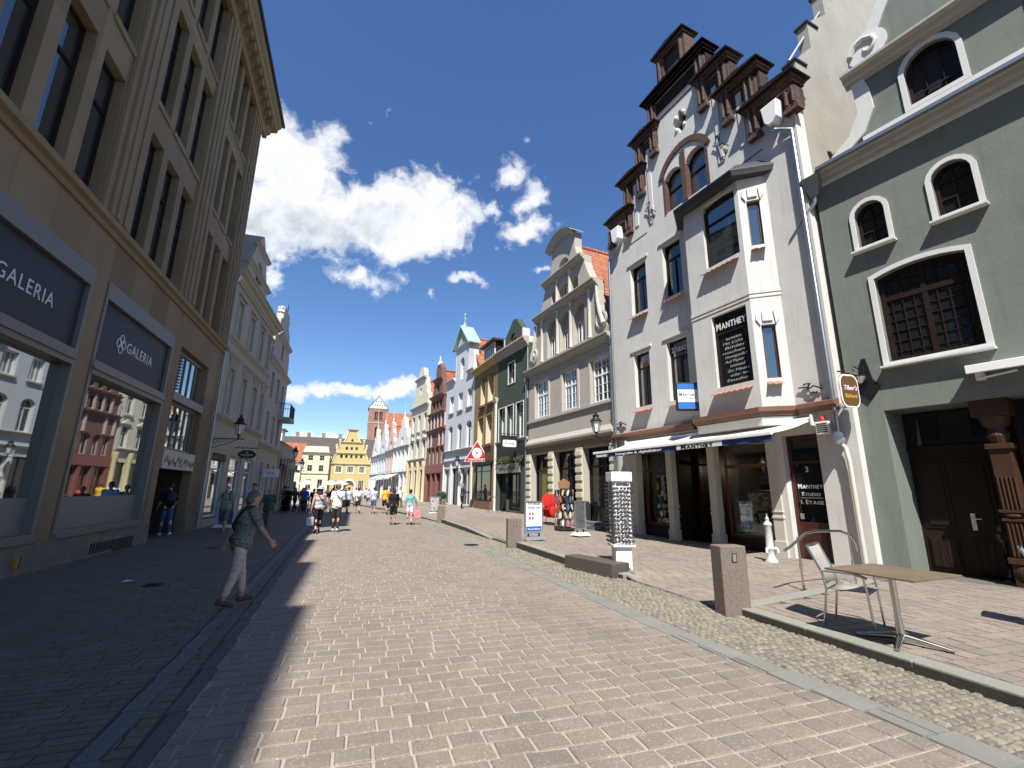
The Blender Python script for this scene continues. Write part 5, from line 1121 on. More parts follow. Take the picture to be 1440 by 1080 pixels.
g = G(); g.add([(0, -.6, -.4), (0, -14, -.4), (40, -14, -.4), (40, -.6, -.4), (0, -.6, 18.7), (0, -14, 18.7), (40, -14, 18.7), (40, -.6, 18.7)], [(0, 1, 5, 4), (1, 2, 6, 5), (2, 3, 7, 6), (4, 5, 6, 7)]); g.build('side_wall', 'plaster_side', lr)
for a, b in up:
    if a > 20: continue
    for z0_, z1_ in lev:
        if (a, b, z0_, z1_) not in upl: continue
        window(lr, a, b, z0_, z1_, y=-.24, fm='dark_wood', pm='pane_sky', fw=.07, hb=[.68], bw=.06)
for a, b in up:
    for z0_, z1_ in lev: G().box(a - .06, b + .06, .0, .05, z0_ - .22, z0_ - .06).build('window_ledge', 'stone_frame', lr) if a < 20 and z0_ > 8 and (a, b, z0_, z1_) in upl else None
for i, (a, b) in enumerate(bays):
    u0, u1 = b + .08, (bays[i + 1][0] - .08 if i + 1 < len(bays) else 35.9)
    if i == 0: spans = [(.05, a - .08), (u0, u1)]
    else: spans = [(u0, u1)]
    for p_, q_ in spans:
        zt_ = 19.2 if q_ < 13 else 18.6; g = G(); g.box(p_, q_, 0, .1, 7.75, zt_); w = q_ - p_; g.box(p_ + w * .16, q_ - w * .16, .1, .17, 7.75, zt_ - .02); g.box(p_ + w * .3, p_ + w * .42, .17, .21, 7.75, zt_ - .1); g.box(q_ - w * .42, q_ - w * .3, .17, .21, 7.75, zt_ - .1); g.build('pilaster', 'stone_frame', lr, bevel=.012)
moulding(lr, -.05, 36, 7.42, [(-.02, 0), (.06, 0), (.1, .1), (.2, .14), (.22, .26), (.1, .3), (-.02, .32)], 'stone_frame', 'ledge')
moulding(lr, -.7, 13, 19.2, [(-.02, 0), (.15, 0), (.2, .2), (.3, .25), (.35, .4), (.62, .45), (.66, .65), (.78, .75), (.82, .9), (-.02, 1.0)], 'stone_frame', 'cornice')
for i in range(21):
    G().box(.1 + i * .6, .38 + i * .6,   .3, .56, 19.4, 19.64).build('cornice_block', 'stone_frame', lr)
g = G(); g.add([(-.75, .82, 20.12), (13, .82, 20.12), (13, -7, 24), (-.75, -7, 24), (-.75, -14, 20.12), (13, -14, 20.12)], [(0, 1, 2, 3), (3, 2, 5, 4), (0, 3, 4)]); g.build('roof', 'tile_dark', lr)
G().box(-.8, 13, .76, .93, 20.12, 20.25).build('gutter', 'dark_roof', lr)
# plinth, display windows, sign zones
for u0, u1 in ((4.85, 36), (-.02, 1.45)): G().box(u0, u1, 0, .07, -.3, .56).build('plinth', 'stone_base', lr, bevel=.01)
for a, b in gl_:
    g = G(); o_ = opening(a, b, .62, 6.42); band(g, o_, ring(o_, .1), -.3, .03); g.box(a + .05, b - .05, -.25, .05, 4.18, 4.52); g.box(a + .05, b - .05, -.22, .09, 4.3, 4.36); g.box(a + .05, b - .05, -.25, .04, 6.02, 6.38); g.box(a + .02, b - .02, -.2, .1, .56, .66)
    f_ = g.build('display_window', 'alu_frame', lr, bevel=.008)
    G().box(a + .08, b - .08, -.18, -.16, .66, 4.2).build('pane', 'display_glass', f_); G().box(a + .09, b - .09, -.159, -.155, .68, 1.42).build('frosted_film', 'film', f_)
    s_ = L0.thing('store_sign', (a + b) / 2, -.12, 4.52, 'dark navy store sign with white letters above the nearest display window' if a > 10 and a < 11 else ('dark navy store sign with letters and flower emblem above the farther display window' if a < 6 else 'dark navy store sign above a display window further back along the store'), 'sign')
    if a > 11: s_['group'] = 'store signs further back'
    w = (b - a) / 2 - .12; G().box(-w, w, -.04, .06, 0, 1.5).build('sign_board', 'navy', s_)
    text(s_, 'GALERIA', 'letter_grey', (-.26, .062, .72), .40, wid=1.6, sp=1.15)
    g = G()
    for i in range(4):
        t = i * pi / 2; cxx, czz = .125 * cos(t), .125 * sin(t); g.tube([(.86 + cxx + .1 * cos(q), .065, .72 + czz + .115 * sin(q)) for q in [2 * pi * j / 14 for j in range(14)]], .016, 5, closed=True)
    g.build('emblem', 'letter_grey', s_)
# entrance bay: glazing above, graffiti panel, dark porch
window(lr, 1.6, 4.65, 4.78, 6.3, y=-.2, fm='alu_frame', pm='display_glass', fw=.1, vb=[.24, .43, .62, .81], bw=.05); g = G()
for i in range(11): g.box(3.96, 4.58, -.19, -.12, 4.95 + i * .11, 5.0 + i * .11)
g.build('louvre_panel', 'black_metal', lr)
window(lr, 1.6, 4.65, 2.88, 4.5, y=-.2, fm='alu_frame', pm='display_glass', fw=.1, vb=[.17, .34, .5, .67, .83], bw=.05); G().box(1.55, 4.7, -.25, .02, 4.5, 4.78).build('transom', 'alu_frame', lr)
G().box(1.6, 4.68, -.12, .04, 2.25, 2.86).build('graffiti_panel', 'graffiti_panel', lr)
g = G()
for i in range(26):
    u = 1.7 + i * .112 + random.uniform(-.04, .04); z = 2.36 + random.uniform(0, .25); g.tube([(u + .06 * cos(t * 1.3 + i), .043, z + .09 * sin(t * 1.9 + i * .7) + .01 * t) for t in range(7)], .005, 4)
g.build('graffiti', 'alu_frame', lr)
g = G(); g.box(1.5, 4.75, -2.6, -2.5, -.1, 2.6); g.box(1.5, 1.55, -2.6, -.3, -.1, 2.6); g.box(4.7, 4.75, -2.6, -.3, -.1, 2.6); g.box(1.5, 4.75, -2.6, -.2, 2.25, 2.3); g.build('porch', mat('porch_dark', (.06, .05, .04), .9), lr)
cn = L0.thing('lamp_socket', 10.85, .0, .15, 'small yellow and black fixture low on the store plinth', 'fixture'); G().box(-.05, .05, .06, .13, 0, .2).build('case', mat('amber', (.35, .2, .02), .5), cn, bevel=.01); G().box(-.1, -.05, .06, .12, -.01, .2).build('back', 'black', cn)
for i in range(18): G().box(5.9 + i * .13, 5.97 + i * .13, .06, .078, .0 if i < 9 else .06, .3).build('vent_slot', 'dark', lr)

# ------------------------------------------------------------------ left: cream three-storey house
L1 = House('cream_corner_house', (-6.15, 22.2), -2, True, 'cream grey house in shade with mansard dormer beside the department store'); l1 = L1.root
w2_ = [(-1.9, -1.1), (-4.1, -3.3), (-6.2, -5.4)]; w1_ = [(-2.0, -1.15), (-4.15, -3.35), (-6.25, -5.45)]
w2_ += [(-7.9, -7.3)]; w1_ += [(-7.9, -7.3)]
sho = [(-2.55, -.75), (-5.3, -3.3), (-7.7, -6.0)]
hl = [opening(a, b, 8.6, 10.4) for a, b in w2_] + [opening(a, b, 4.95, 7.1) for a, b in w1_] + [opening(a, b, .32, 3.15) for a, b in sho]
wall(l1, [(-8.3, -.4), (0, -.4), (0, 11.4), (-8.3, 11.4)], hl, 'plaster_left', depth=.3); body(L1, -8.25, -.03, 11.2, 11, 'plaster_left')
for a, b in w2_:
    window(l1, a, b, 8.6, 10.4, y=-.16, fm='white_paint', pm='pane_sky', fw=.06, vb=[.5], hb=[.68], trim=(.1, 'plaster_left')); G().box(a - .2, b + .2, 0, .14, 10.56, 10.66).build('window_cornice', 'plaster_left', l1)
for a, b in w1_:
    window(l1, a, b, 4.95, 7.1, y=-.16, fm='white_paint', pm='pane_sky', fw=.06, vb=[.5], hb=[.68], trim=(.1, 'plaster_left')); moulding(l1, a - .25, b + .25, 7.45, scl(CORN, .6, .6), 'plaster_left', 'window_cornice'); G().box(a - .1, b + .1, 0, .05, 7.2, 7.45).build('window_frieze', 'plaster_leftdark', l1)
for a, b in sho:
    f_ = window(l1, a, b, .4, 3.12, y=-.12, fm='white_paint', pm='display_glass', fw=.09, hb=[.76], name='shop_window'); g = G().box(a, b, -.1, .03, 2.85, 3.1); 
    (g.build('roller_box', 'black', f_) if a > -3 else None)
moulding(l1, -8.35, .05, 8.2, scl(CORN, .5, .5), 'plaster_left', 'string_course'); moulding(l1, -8.35, .05, 4.55, scl(CORN, .6, .5), 'plaster_left', 'string_course'); moulding(l1, -8.4, .05, 11.0, scl(CORN, 1.6, 1.4), 'plaster_left', 'cornice')
g = G(); g.add([(-8.3, .1, 11.5), (0, .1, 11.5), (0, -1.6, 13.8), (-8.3, -1.6, 13.8), (0, -9, 15), (-8.3, -9, 15), (0, -11, 11.5), (-8.3, -11, 11.5)], [(0, 1, 2, 3), (3, 2, 4, 5), (5, 4, 6, 7), (1, 6, 4, 2), (0, 3, 5, 7)]); g.build('roof', 'tile_red', l1)
wall(l1, [(-5.1, 11.5), (-1.1, 11.5), (-1.2, 12.5), (-1.9, 13.4), (-2.1, 14.0), (-3.1, 14.9), (-4.1, 14.0), (-4.3, 13.4), (-5.0, 12.5)], [opening(-3.6, -2.6, 12.0, 13.3, .3)], 'plaster_left', 'dormer_gable', y=.12, depth=.25, back=-3.2)
window(l1, -3.6, -2.6, 12.0, 13.3, .3, y=-.04, fm='white_paint', vb=[.5]); moulding(l1, -5.2, -1.0, 12.4, scl(CORN, .6, .5), 'plaster_left', 'dormer_cornice', y=.12); moulding(l1, -4.4, -1.8, 13.8, scl(CORN, .6, .5), 'plaster_left', 'dormer_cornice', y=.12)
pipe(L1, .0, 11.0, .1, m='zinc')

# ------------------------------------------------------------------ left: house with pale gable and balcony, then the low shop
L2 = House('balcony_house', (-5.86, 30.6), 0, True, 'grey white house in shade with sunlit curved gable and iron balcony'); l2 = L2.root
c = -3.7
prof = [(3.7, -.4), (3.7, 9.6), (3.2, 10.1), (3.0, 11.4), (2.3, 11.7), (2.0, 12.8), (1.3, 13.1), (1.1, 14.0)]
wn = [(-2.0, -1.1), (-4.2, -3.2), (-6.2, -5.3)]
wall(l2, [(c - a, b) for a, b in prof] + [(c + a, b) for a, b in reversed(prof)], [opening(a, b, 4.6, 6.4) for a, b in wn] + [opening(a, b, 7.3, 9.0) for a, b in wn] + [opening(a, b, .4, 3.2) for a, b in wn] + [opening(-4.1, -3.3, 10.4, 11.6, .3)], 'trim_grey', depth=.3); body(L2, -7.35, -.05, 9.5, 10, 'trim_white')
for a, b in wn:
    window(l2, a, b, 4.6, 6.4, y=-.18, vb=[.5], hb=[.7]); window(l2, a, b, 7.3, 9.0, y=-.18, vb=[.5], hb=[.7]); window(l2, a, b, .45, 3.2, y=-.15, pm='display_glass', fw=.08, name='shop_window')
window(l2, -4.1, -3.3, 10.4, 11.6, .3, y=-.18)
for u0, u1, z in ((-7.45, .05, 9.4), (-7.45, .05, 4.0), (-6.1, -1.3, 11.5)): moulding(l2, u0, u1, z, scl(CORN, .8, .8), 'trim_grey', 'cornice')
for u in (-6.7, -5.8, -1.6, -.7, -2.6, -4.9): G().lathe([(.24, 0), (.2, .2), (.2, .5), (.28, .55), (.12, .7), (.16, .9), (.01, 1.05)], (u, -.2, 10.0 if u in (-6.7, -.7) else 11.5 if u in (-5.8, -1.6) else 13), 10).build('urn', 'trim_white', l2, auto=40)
gabled_roof(L2, -7.2, -.2, 9.6, 13.4, 10, 'tile_red', y0=-.5)
G().tube([(-5.4, -.3, 13.0), (-5.4, -.3, 15.2)], .025, 6).tube([(-5.7, -.3, 14.8), (-5.1, -.3, 14.8)], .015, 5).tube([(-5.6, -.3, 14.4), (-5.2, -.3, 14.4)], .015, 5).build('aerial', 'black_metal', l2)
G().box(-7.3, -4.9, 0, .8, 6.4, 6.6).build('balcony_slab', 'trim_grey', l2); g = G(); g.tube([(-7.25, .02, 7.55), (-7.25, .75, 7.55), (-4.95, .75, 7.55), (-4.95, .02, 7.55)], .025, 6)
for i in range(16): u = -7.25 + i * 2.3 / 15; g.tube([(u, .75, 6.6), (u, .75, 7.55)], .012, 5)
for i in range(1, 5): g.tube([(-4.95, .75 * i / 5, 6.6), (-4.95, .75 * i / 5, 7.55)], .012, 5)
g.build('balcony_rail', 'black_metal', l2)
L3 = House('low_shop_house', (-5.9, 38.05), .0, True, 'low grey shop building with pale roof at the end of the left side'); l3 = L3.root
wn = [(-1.5 - i * 1.55, -.5 - i * 1.55) for i in range(6)]
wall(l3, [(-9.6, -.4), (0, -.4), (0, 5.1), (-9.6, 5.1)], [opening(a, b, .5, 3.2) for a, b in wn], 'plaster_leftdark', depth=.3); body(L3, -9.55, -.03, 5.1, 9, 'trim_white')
for a, b in wn: window(l3, a, b, .5, 3.2, y=-.15, pm='display_glass', fw=.07, name='shop_window')
for i in range(7): G().box(-.3 - i * 1.55, .05 - i * 1.55 if i else 0, 0, .1, 0, 4.2).build('shop_pier', 'trim_grey', l3)
moulding(l3, -9.7, .05, 4.85, scl(CORN, .7, .7), 'trim_grey', 'cornice')
g = G(); g.add([(-9.6, .2, 5.1), (0, .2, 5.1), (0, -3, 6.4), (-9.6, -3, 6.4), (0, -9, 5.1), (-9.6, -9, 5.1)], [(0, 1, 2, 3), (3, 2, 4, 5), (1, 4, 2), (0, 3, 5)]); g.build('roof', 'trim_white', l3); G().box(-8.2, -6.6, -2.2, -.9, 5.6, 6.7).build('dormer', 'trim_white', l3); G().box(-8.4, -6.4, -2.4, -.7, 6.7, 6.8).build('dormer_roof', 'dark_roof', l3)

# ------------------------------------------------------------------ market square: yellow gabled house, pale house, red roofed house
def front(name, x, y, label, cat='house'): return House(name, (x, y), 90, False, label, cat)
F1 = front('yellow_gabled_house', 1.85, 94, 'mustard yellow gabled house with arched gateway at the market square'); f1r = F1.root
c = 3.7
prof = [(3.75, -.4), (3.75, 6.3), (3.6, 6.35), (3.2, 7.0), (2.9, 7.9), (2.65, 8.1), (2.65, 9.4), (2.2, 9.5), (2.1, 10.4), (1.5, 10.5), (1.1, 11.3), (.85, 12.5), (.75, 12.9)]
w_ = [(1.0, 2.0), (3.1, 4.2), (5.2, 6.3)]
hl = [opening(a, b, 4.65, 5.85) for a, b in w_] + [opening(5.2, 6.4, .6, 3.1), opening(1.0, 2.0, 1.2, 3.2), opening(2.75, 4.6, -.1, 3.2, .92)] + [opening(c - 2.05 + i * .9, c - 1.65 + i * .9, 7.45, 8.1, .15) for i in range(5)] + [opening(c - 1.1 + i * .9, c - .7 + i * .9, 9.0, 9.6, .15) for i in range(3)] + [opening(c - .2, c + .2, 10.6, 11.1, .15)]
wall(f1r, [(c - a, b) for a, b in prof] + [(c + a, b) for a, b in reversed(prof)], hl, 'plaster_mustard', depth=.25); body(F1, .0, 7.4, 6.2, 10, 'plaster_mustard')
for a, b in w_: window(f1r, a, b, 4.65, 5.85, y=-.1, fm='white_gloss', vb=[.25, .5, .75], trim=(.2, 'plaster_pale'))
window(f1r, 5.2, 6.4, .6, 3.1, y=-.1, fm='white_gloss', vb=[.33, .66]); window(f1r, 1.0, 2.0, 1.2, 3.2, y=-.1, fm='white_gloss', vb=[.33, .66])
for i in range(5): G().poly(opening(c - 2.05 + i * .9, c - 1.65 + i * .9, 7.45, 8.1, .15), -.3, -.25).build('gable_window', 'pane', f1r)
for i in range(3): G().poly(opening(c - 1.1 + i * .9, c - .7 + i * .9, 9.0, 9.6, .15), -.3, -.25).build('gable_window', 'pane', f1r)
G().poly(opening(c - .2, c + .2, 10.6, 11.1, .15), -.3, -.25).build('gable_window', 'pane', f1r); G().box(2.6, 4.8, -2, -1.9, -.1, 3.3).build('gateway_back', 'dark', f1r)
g = G(); o1 = opening(2.75, 4.6, -.1, 3.2, .92); band(g, ring(o1, -.35), o1, -.01, .12); g.build('gateway_surround', 'trim_white', f1r)
for u0, u1, z, m_ in ((-.1, 7.5, 6.15, 'plaster_pale'), (.9, 6.5, 8.2, 'plaster_pale'), (1.5, 5.9, 10.3, 'plaster_pale'), (2.7, 4.7, 12.7, 'trim_grey')): moulding(f1r, u0, u1, z, scl(CORN, .9, .7), m_, 'cornice')
for sd_ in (1, -1):
    for hw, z in ((2.75, 9.4), (3.62, 7.0), (2.2, 10.4)): G().lathe([(.16, 0), (.16, .5), (.24, .55), (.22, .7), (.001, .9)], (c + sd_ * hw, -.1, z - .2), 8).build('gable_pinnacle', 'plaster_pale', f1r)
g = G(); P = [(c - a, b) for a, b in prof[2:]]
for sd_ in (1, -1): g.tube([(c + sd_ * a, .03, b) for a, b in prof[2:]], .12, 6)
g.build('gable_edging', 'plaster_pale', f1r); G().poly([(2.6, 12.95), (4.8, 12.95), (3.7, 13.5)], -.6, .3).build('gable_cap', 'trim_grey', f1r)
gabled_roof(F1, .1, 7.3, 6.3, 12, 10, 'tile_dark', y0=-.4)
F2 = front('pale_yellow_house', -5.6, 93, 'pale yellow two storey house with flat roof line at the market square'); f2r = F2.root
w_ = [(.9, 1.75), (2.85, 3.7)]
wall(f2r, [(0, -.4), (4.75, -.4), (4.75, 8.2), (0, 8.2)], [opening(a, b, 6.75, 7.65) for a, b in w_] + [opening(a, b, 4.75, 5.9) for a, b in w_] + [opening(a, b, .8, 3.3) for a, b in w_], 'plaster_pale', depth=.25); body(F2, 0.03, 4.72, 8.1, 9, 'plaster_pale')
for a, b in w_:
    for z0_, z1_ in ((6.75, 7.65), (4.75, 5.9), (.8, 3.3)): window(f2r, a, b, z0_, z1_, y=-.12, fm='trim_grey', fw=.06, vb=[.5], hb=[.6])
moulding(f2r, -.1, 4.85, 8.0, scl(CORN, 1.2, .8), 'trim_grey', 'cornice'); moulding(f2r, -.05, 4.8, 4.2, scl(CORN, .5, .5), 'trim_grey', 'string_course'); G().poly([(.1, 8.3), (4.65, 8.3), (4.3, 9.4), (.4, 9.4)], -2, .1).build('attic', 'plaster_cream', f2r)
F3 = front('red_roofed_house', -10.35, 92.5, 'low pale house with a large red tiled roof left at the market square'); f3r = F3.root
wall(f3r, [(0, -.4), (3.4, -.4), (3.4, 6.4), (0, 6.4)], [opening(.5, 1.3, 4.6, 5.8), opening(1.8, 2.6, 4.6, 5.8), opening(.4, 1.2, .2, 2.9, .35)], 'plaster_cream', depth=.25); body(F3, .03, 3.37, 6.3, 8, 'plaster_cream')
for a, b, z0_, z1_ in ((.5, 1.3, 4.6, 5.8), (1.8, 2.6, 4.6, 5.8), (.4, 1.2, .2, 2.9)): window(f3r, a, b, z0_, z1_, .35 if z0_ < 1 else 0, y=-.12, fm='trim_grey', fw=.06)
street_roof(F3, -.2, 5, 6.3, 10.1, 8, 'tile_orange_x', y0=.3)
# further roofs and the brick church
C1 = front('slate_roof_hall', 3.6, 138, 'long hall with a steep dark slate roof behind the yellow gabled house', 'building')
G().box(0, 26, -10, 0, 0, 9.5).build('wall', 'plaster_side', C1.root); street_roof(C1, -1, 26, 9.4, 16.0, 10, 'tile_dark', y0=.3)
for u in (9.5, 14, 18, 21): G().box(u, u + .9, -5.5, -4.8, 14.8, 17.4).build('chimney', 'brick_tower', C1.root)
T = front('church_tower', 8.7, 190, 'square brick church tower with white saddle roof gable', 'church'); tr_ = T.root
hl = [opening(2.0 + i * 1.9 - .3, 3.3 + i * 1.9 - .3, 27.9 + .7, 32.3, .6) for i in range(2)] + [opening(2.9, 4.4, 21.5, 26.2, .7)]
wall(tr_, [(0, 0), (7.2, 0), (7.2, 33.6), (0, 33.6)], hl, 'brick_tower', depth=.6, back=-.8); g = G(); g.box(0, 7.2, -7.2, -.8, 0, 33.6); g.build('shaft', 'brick_tower', tr_)
for i in range(2): window(tr_, 1.7 + i * 1.9, 3.0 + i * 1.9, 28.6, 32.3, .6, y=-.4, fm='brick_tower', pm='dark', fw=.15, vb=[.5], bw=.25)
window(tr_, 2.9, 4.4, 21.5, 26.2, .7, y=-.4, fm='brick_tower', pm='dark', fw=.15, vb=[.5], bw=.25)
for z in (20.5, 27.5, 33.4): G().box(-.12, 7.32, -7.3, .12, z, z + .35).build('string_course', 'trim_grey', tr_)
G().poly([(-.1, 33.75), (7.3, 33.75), (3.6, 38.6)], -7.2, .05).build('saddle_gable', 'trim_white', tr_); g = G()
for z, n_, w in ((34.6, 6, 4.4), (36.2, 3, 1.9)):
    for i in range(n_): G().box(3.6 - w / 2 + i * w / (n_ - 1) - .16, 3.6 - w / 2 + i * w / (n_ - 1) + .16, .05, .1, z, z + .6).build('sound_hole', 'dark', tr_)
for ua in (-.4, 7.6): G().add([(ua, .2, 33.4), (3.6, .2, 38.7), (3.6, -7.4, 38.7), (ua, -7.4, 33.4), (ua, .2, 33.6), (3.6, .2, 38.95), (3.6, -7.4, 38.95), (ua, -7.4, 33.6)], [(0, 1, 2, 3), (4, 7, 6, 5), (0, 4, 5, 1), (0, 3, 7, 4)]).build('roof', 'dark_roof', tr_)
G().tube([(3.6, -3.6, 38.7), (3.6, -3.6, 41)], .06, 6).build('spire_rod', 'black_metal', tr_)
N = front('church_nave', 26, 175, 'church nave with a high orange tiled roof beside its brick tower', 'church'); G().box(0, 18, -18, 0, 0, 20).build('wall', 'brick_tower', N.root); street_roof(N, -.5, 18.2, 20, 31.0, 18, 'tile_orange_x', y0=.4)
# other rooftops of the old town seen over the far row
# ------------------------------------------------------------------ street furniture
def stone_post(name, x, y, z, h, rz, label, w=.36, d=.25, light=True):
    o = empty(name, (x, y, z - .12), rz, label, 'bollard')
    G().box(-w / 2, w / 2, -d / 2, d / 2, 0, h + .12).build('stone', 'granite_red', o, bevel=.014)
    if light: l_ = G().box(-.035, .045, -d / 2 - .006, -d / 2 + .02, h - .1, h + .02).build('light_slot', 'black_metal', o); G().box(-.022, .032, -d / 2 - .009, -d / 2, h - .09, h + .01).build('slot_pane', 'film', l_)
    return o
stone_post('granite_bollard', 5.19, 5.68, 0, .92, R(-9), 'nearest tall reddish granite bollard at the corner of the terrace kerb', .40, .26)
stone_post('granite_bollard', 4.58, 13.72, .02, .82, R(-5), 'middle granite bollard beside the white and blue advertising board', .42, .25)
stone_post('granite_bollard', 4.2, 24.5, .0, .85, R(-5), 'farthest granite bollard at the end of the far kerb', .38, .25)
o = empty('granite_block', (4.95, 9.15, -.1), R(13), 'long low dark granite block ending the kerb beside the sunglasses stand', 'stone block')
G().add([(-.2, -.62, 0), (.28, -.62, 0), (.2, .9, 0), (-.2, .9, 0), (-.2, -.62, .36), (.28, -.62, .36), (.2, .9, .36), (-.2, .9, .36)], [(0, 3, 2, 1), (4, 5, 6, 7), (0, 1, 5, 4), (1, 2, 6, 5), (2, 3, 7, 6), (3, 0, 4, 7)]).build('stone', 'granite_dark', o, bevel=.012)

# sunglasses stand
sg_x, sg_y, sg_z, sg_r = 5.40, 8.95, .02, R(-14)
o = empty('sunglasses_stand', (sg_x, sg_y, sg_z), sg_r, 'tall white revolving sunglasses stand with header box on castors', 'display stand')
G().box(-.17, .17, -.17, .17, .1, .52).build('base_box', 'white_gloss', o, bevel=.012)
for a, b in ((-.15, -.15), (.15, -.15), (-.15, .15), (.15, .15)): G().lathe([(.045, -.02), (.05, 0), (.045, .02)], n=12, M=Matrix.Translation((a, b, .05)) @ Matrix.Rotation(pi / 2, 4, 'Y')).build('castor', 'white_gloss', o)
G().box(-.235, .235, -.235, .235, .52, .57).build('turntable', 'white_gloss', o, bevel=.01)
g = G(); g.box(-.15, .15, -.15, .15, .57, 1.86)
for s in (-1, 1):
    for t in (-1, 0, 1): g.box(.09 * t * 2 - .012, .09 * t * 2 + .012, s * .15 - .03, s * .15 + .03, .57, 1.86); g.box(s * .15 - .03, s * .15 + .03, .09 * t * 2 - .012, .09 * t * 2 + .012, .57, 1.86)
g.build('column', 'white_gloss', o)
G().box(-.225, .225, -.225, .225, 1.86, 2.06).build('header_box', 'white_gloss', o, bevel=.008)
g = G(); g.box(-.2, -.05, -.231, -.227, 1.93, 1.98); g.box(.1, .19, -.231, -.227, 1.91, 1.99); g.build('header_print', 'letter_grey', o)
def glasses_mesh():
    g = G()
    for s in (-1, 1): g.poly([(s * .036 + .03 * cos(t), .022 * sin(t)) for t in [2 * pi * i / 10 for i in range(10)]], -.006, .0)
    return g
def mkglasses(mt, fm):
    p = G()
    for s in (-1, 1): p.poly([(s * .037 + .031 * cos(t), .024 * sin(t)) for t in [2 * pi * i / 10 for i in range(10)]], -.008, .0)
    return p
protos = []
for mt in ('black', 'black', mat('tortoise', (.05, .025, .012), .5), mat('lens_grey', (.03, .032, .036), .4)):
    g = mkglasses(mt, None); g.tube([(-.07, 0, .005), (-.04, 0, .024), (.04, 0, .024), (.07, 0, .005)], .005, 5)
    for s in (-1, 1): g.tube([(s * .068, 0, .012), (s * .064, .11, .005)], .004, 5)
    ob = g.build('sunglasses', mt); protos.append(ob)
used = [False] * 4; RZ = Matrix.Rotation(sg_r, 4, 'Z')
for side in (-1, 0):
    for cxx in (-.15, -.05 if 0 else 0., .15):
        for i in range(15):
            kx = random.randrange(4); ob = protos[kx] if not used[kx] else protos[kx].copy()
            if used[kx]: COL.objects.link(ob)
            used[kx] = True
            A = Matrix.Rotation(side * pi / 2, 4, 'Z')
            ob.matrix_world = Matrix.Translation((sg_x, sg_y, sg_z)) @ RZ @ A @ Matrix.Translation((cxx + random.uniform(-.008, .008), -.255, .63 + i * .083)) @ Matrix.Rotation(random.uniform(-.25, .25), 4, 'Y') @ Matrix.Rotation(random.uniform(-.3, .1), 4, 'X')
            tag(ob, 'dark pair of sunglasses hanging on the white revolving stand', 'sunglasses', 'sunglasses on the white stand')

# cafe table and chairs
TZ = .085
o = empty('cafe_table', (5.73, 3.84, TZ), R(6), 'square cafe table with worn wooden top on a steel star foot', 'table')
G().box(-.46, .46, -.44, .44, .725, .745).build('table_top', 'teak', o, bevel=.004); G().box(-.25, .25, -.25, .25, .70, .725).build('plate', 'alu', o)
G().lathe([(.05, .05), (.04, .14), (.033, .3), (.033, .7), (.06, .71)], n=16).build('column', 'steel', o, auto=40)
for i in range(4):
    t = R(20) + i * pi / 2; g = G(); g.tube([(0, 0, .085), (.18 * cos(t), .18 * sin(t), .06), (.4 * cos(t), .4 * sin(t), .025)], [.042, .03, .02], 10); l_ = g.build('foot', 'steel', o, auto=60); G().lathe([(.022, 0), (.022, .02)], (.39 * cos(t), .39 * sin(t), 0), 10).build('glide', 'rubber', l_)
def chair(x, y, rz, label, z=TZ):
    o = empty('terrace_chair', (x, y, z), rz, label, 'chair', 'sling chairs on the terrace')   # faces local -y
    for s in (-1, 1):
        fr = G(); fr.tube([(s * .26, -.24, 0), (s * .26, -.22, .42), (s * .265, -.2, .62)], .014, 8); fr.build('front_leg', 'steel', o, auto=60)
        fr = G(); fr.tube([(s * .25, .27, 0), (s * .25, .2, .42), (s * .25, .22, .6), (s * .25, .36, .93)], .014, 8); fr.build('back_leg', 'steel', o, auto=60)
        fr = G(); fr.tube([(s * .265, -.24, .6), (s * .27, -.1, .645), (s * .27, .1, .645), (s * .255, .24, .63)], [.016, .02, .02, .014], 8); fr.build('armrest', 'alu', o, auto=60)
    fr = G(); fr.tube([(-.25, -.22, .42), (.25, -.22, .42)], .012, 8); fr.tube([(-.25, .2, .42), (.25, .2, .42)], .012, 8); fr.tube([(-.25, .36, .93), (.25, .36, .93)], .012, 8); fr.build('cross_bar', 'steel', o)
    def sheet_(pts, nm):
        g = G(); n = 10; vs = []; m_ = len(pts)
        for j in range(n + 1):
            u = -.24 + .48 * j / n; sag = .018 * (1 - (2 * j / n - 1) ** 2)
            vs += [(u, a + (sag if nm == 'backrest' else 0), b - (sag if nm == 'seat' else 0)) for a, b in pts]
        fs = [(j * m_ + i, j * m_ + i + 1, (j + 1) * m_ + i + 1, (j + 1) * m_ + i) for j in range(n) for i in range(m_ - 1)]
        g.add(vs, fs); q = g.build(nm, 'sling', o, smooth=True); sm = q.modifiers.new('s', 'SOLIDIFY'); sm.thickness = .006; return q
    sheet_([(-.23, .435), (-.1, .43), (.05, .425), (.19, .43)], 'seat'); sheet_([(.19, .48), (.235, .6), (.29, .75), (.365, .93)], 'backrest')
    return o
chair(5.96, 4.5, R(24), 'beige sling armchair drawn up to the near side of the cafe table'.replace('near side', 'far side'))
chair(8.40, 3.55, R(24), 'beige sling armchair half cut off at the right edge of the photo')
# stainless handrail beside the terrace step
o = empty('handrail', (8.2, 6.55, 0), 0, 'stainless steel handrail on two posts beside the terrace step', 'handrail')
G().tube([(-1.12, -.12, .70), (-.95, -.1, .76), (-.45, -.02, .97), (-.2, 0, 1.0), (.55, .1, .98), (.85, .14, .9), (.98, .15, .75), (1.0, .15, .6)], .024, 10).build('rail', 'steel', o, auto=60)
for x, t in ((-.62, .9), (.66, .96)):
    p = G(); p.tube([(x, .02, 0), (x, .02, t)], .019, 10); q = p.build('post', 'steel', o, auto=60); G().lathe([(.03, 0), (.03, .1)], (x, .02, .35), 10).lathe([(.05, 0), (.05, .012)], (x, .02, .03), 12).build('collar', 'steel', q)
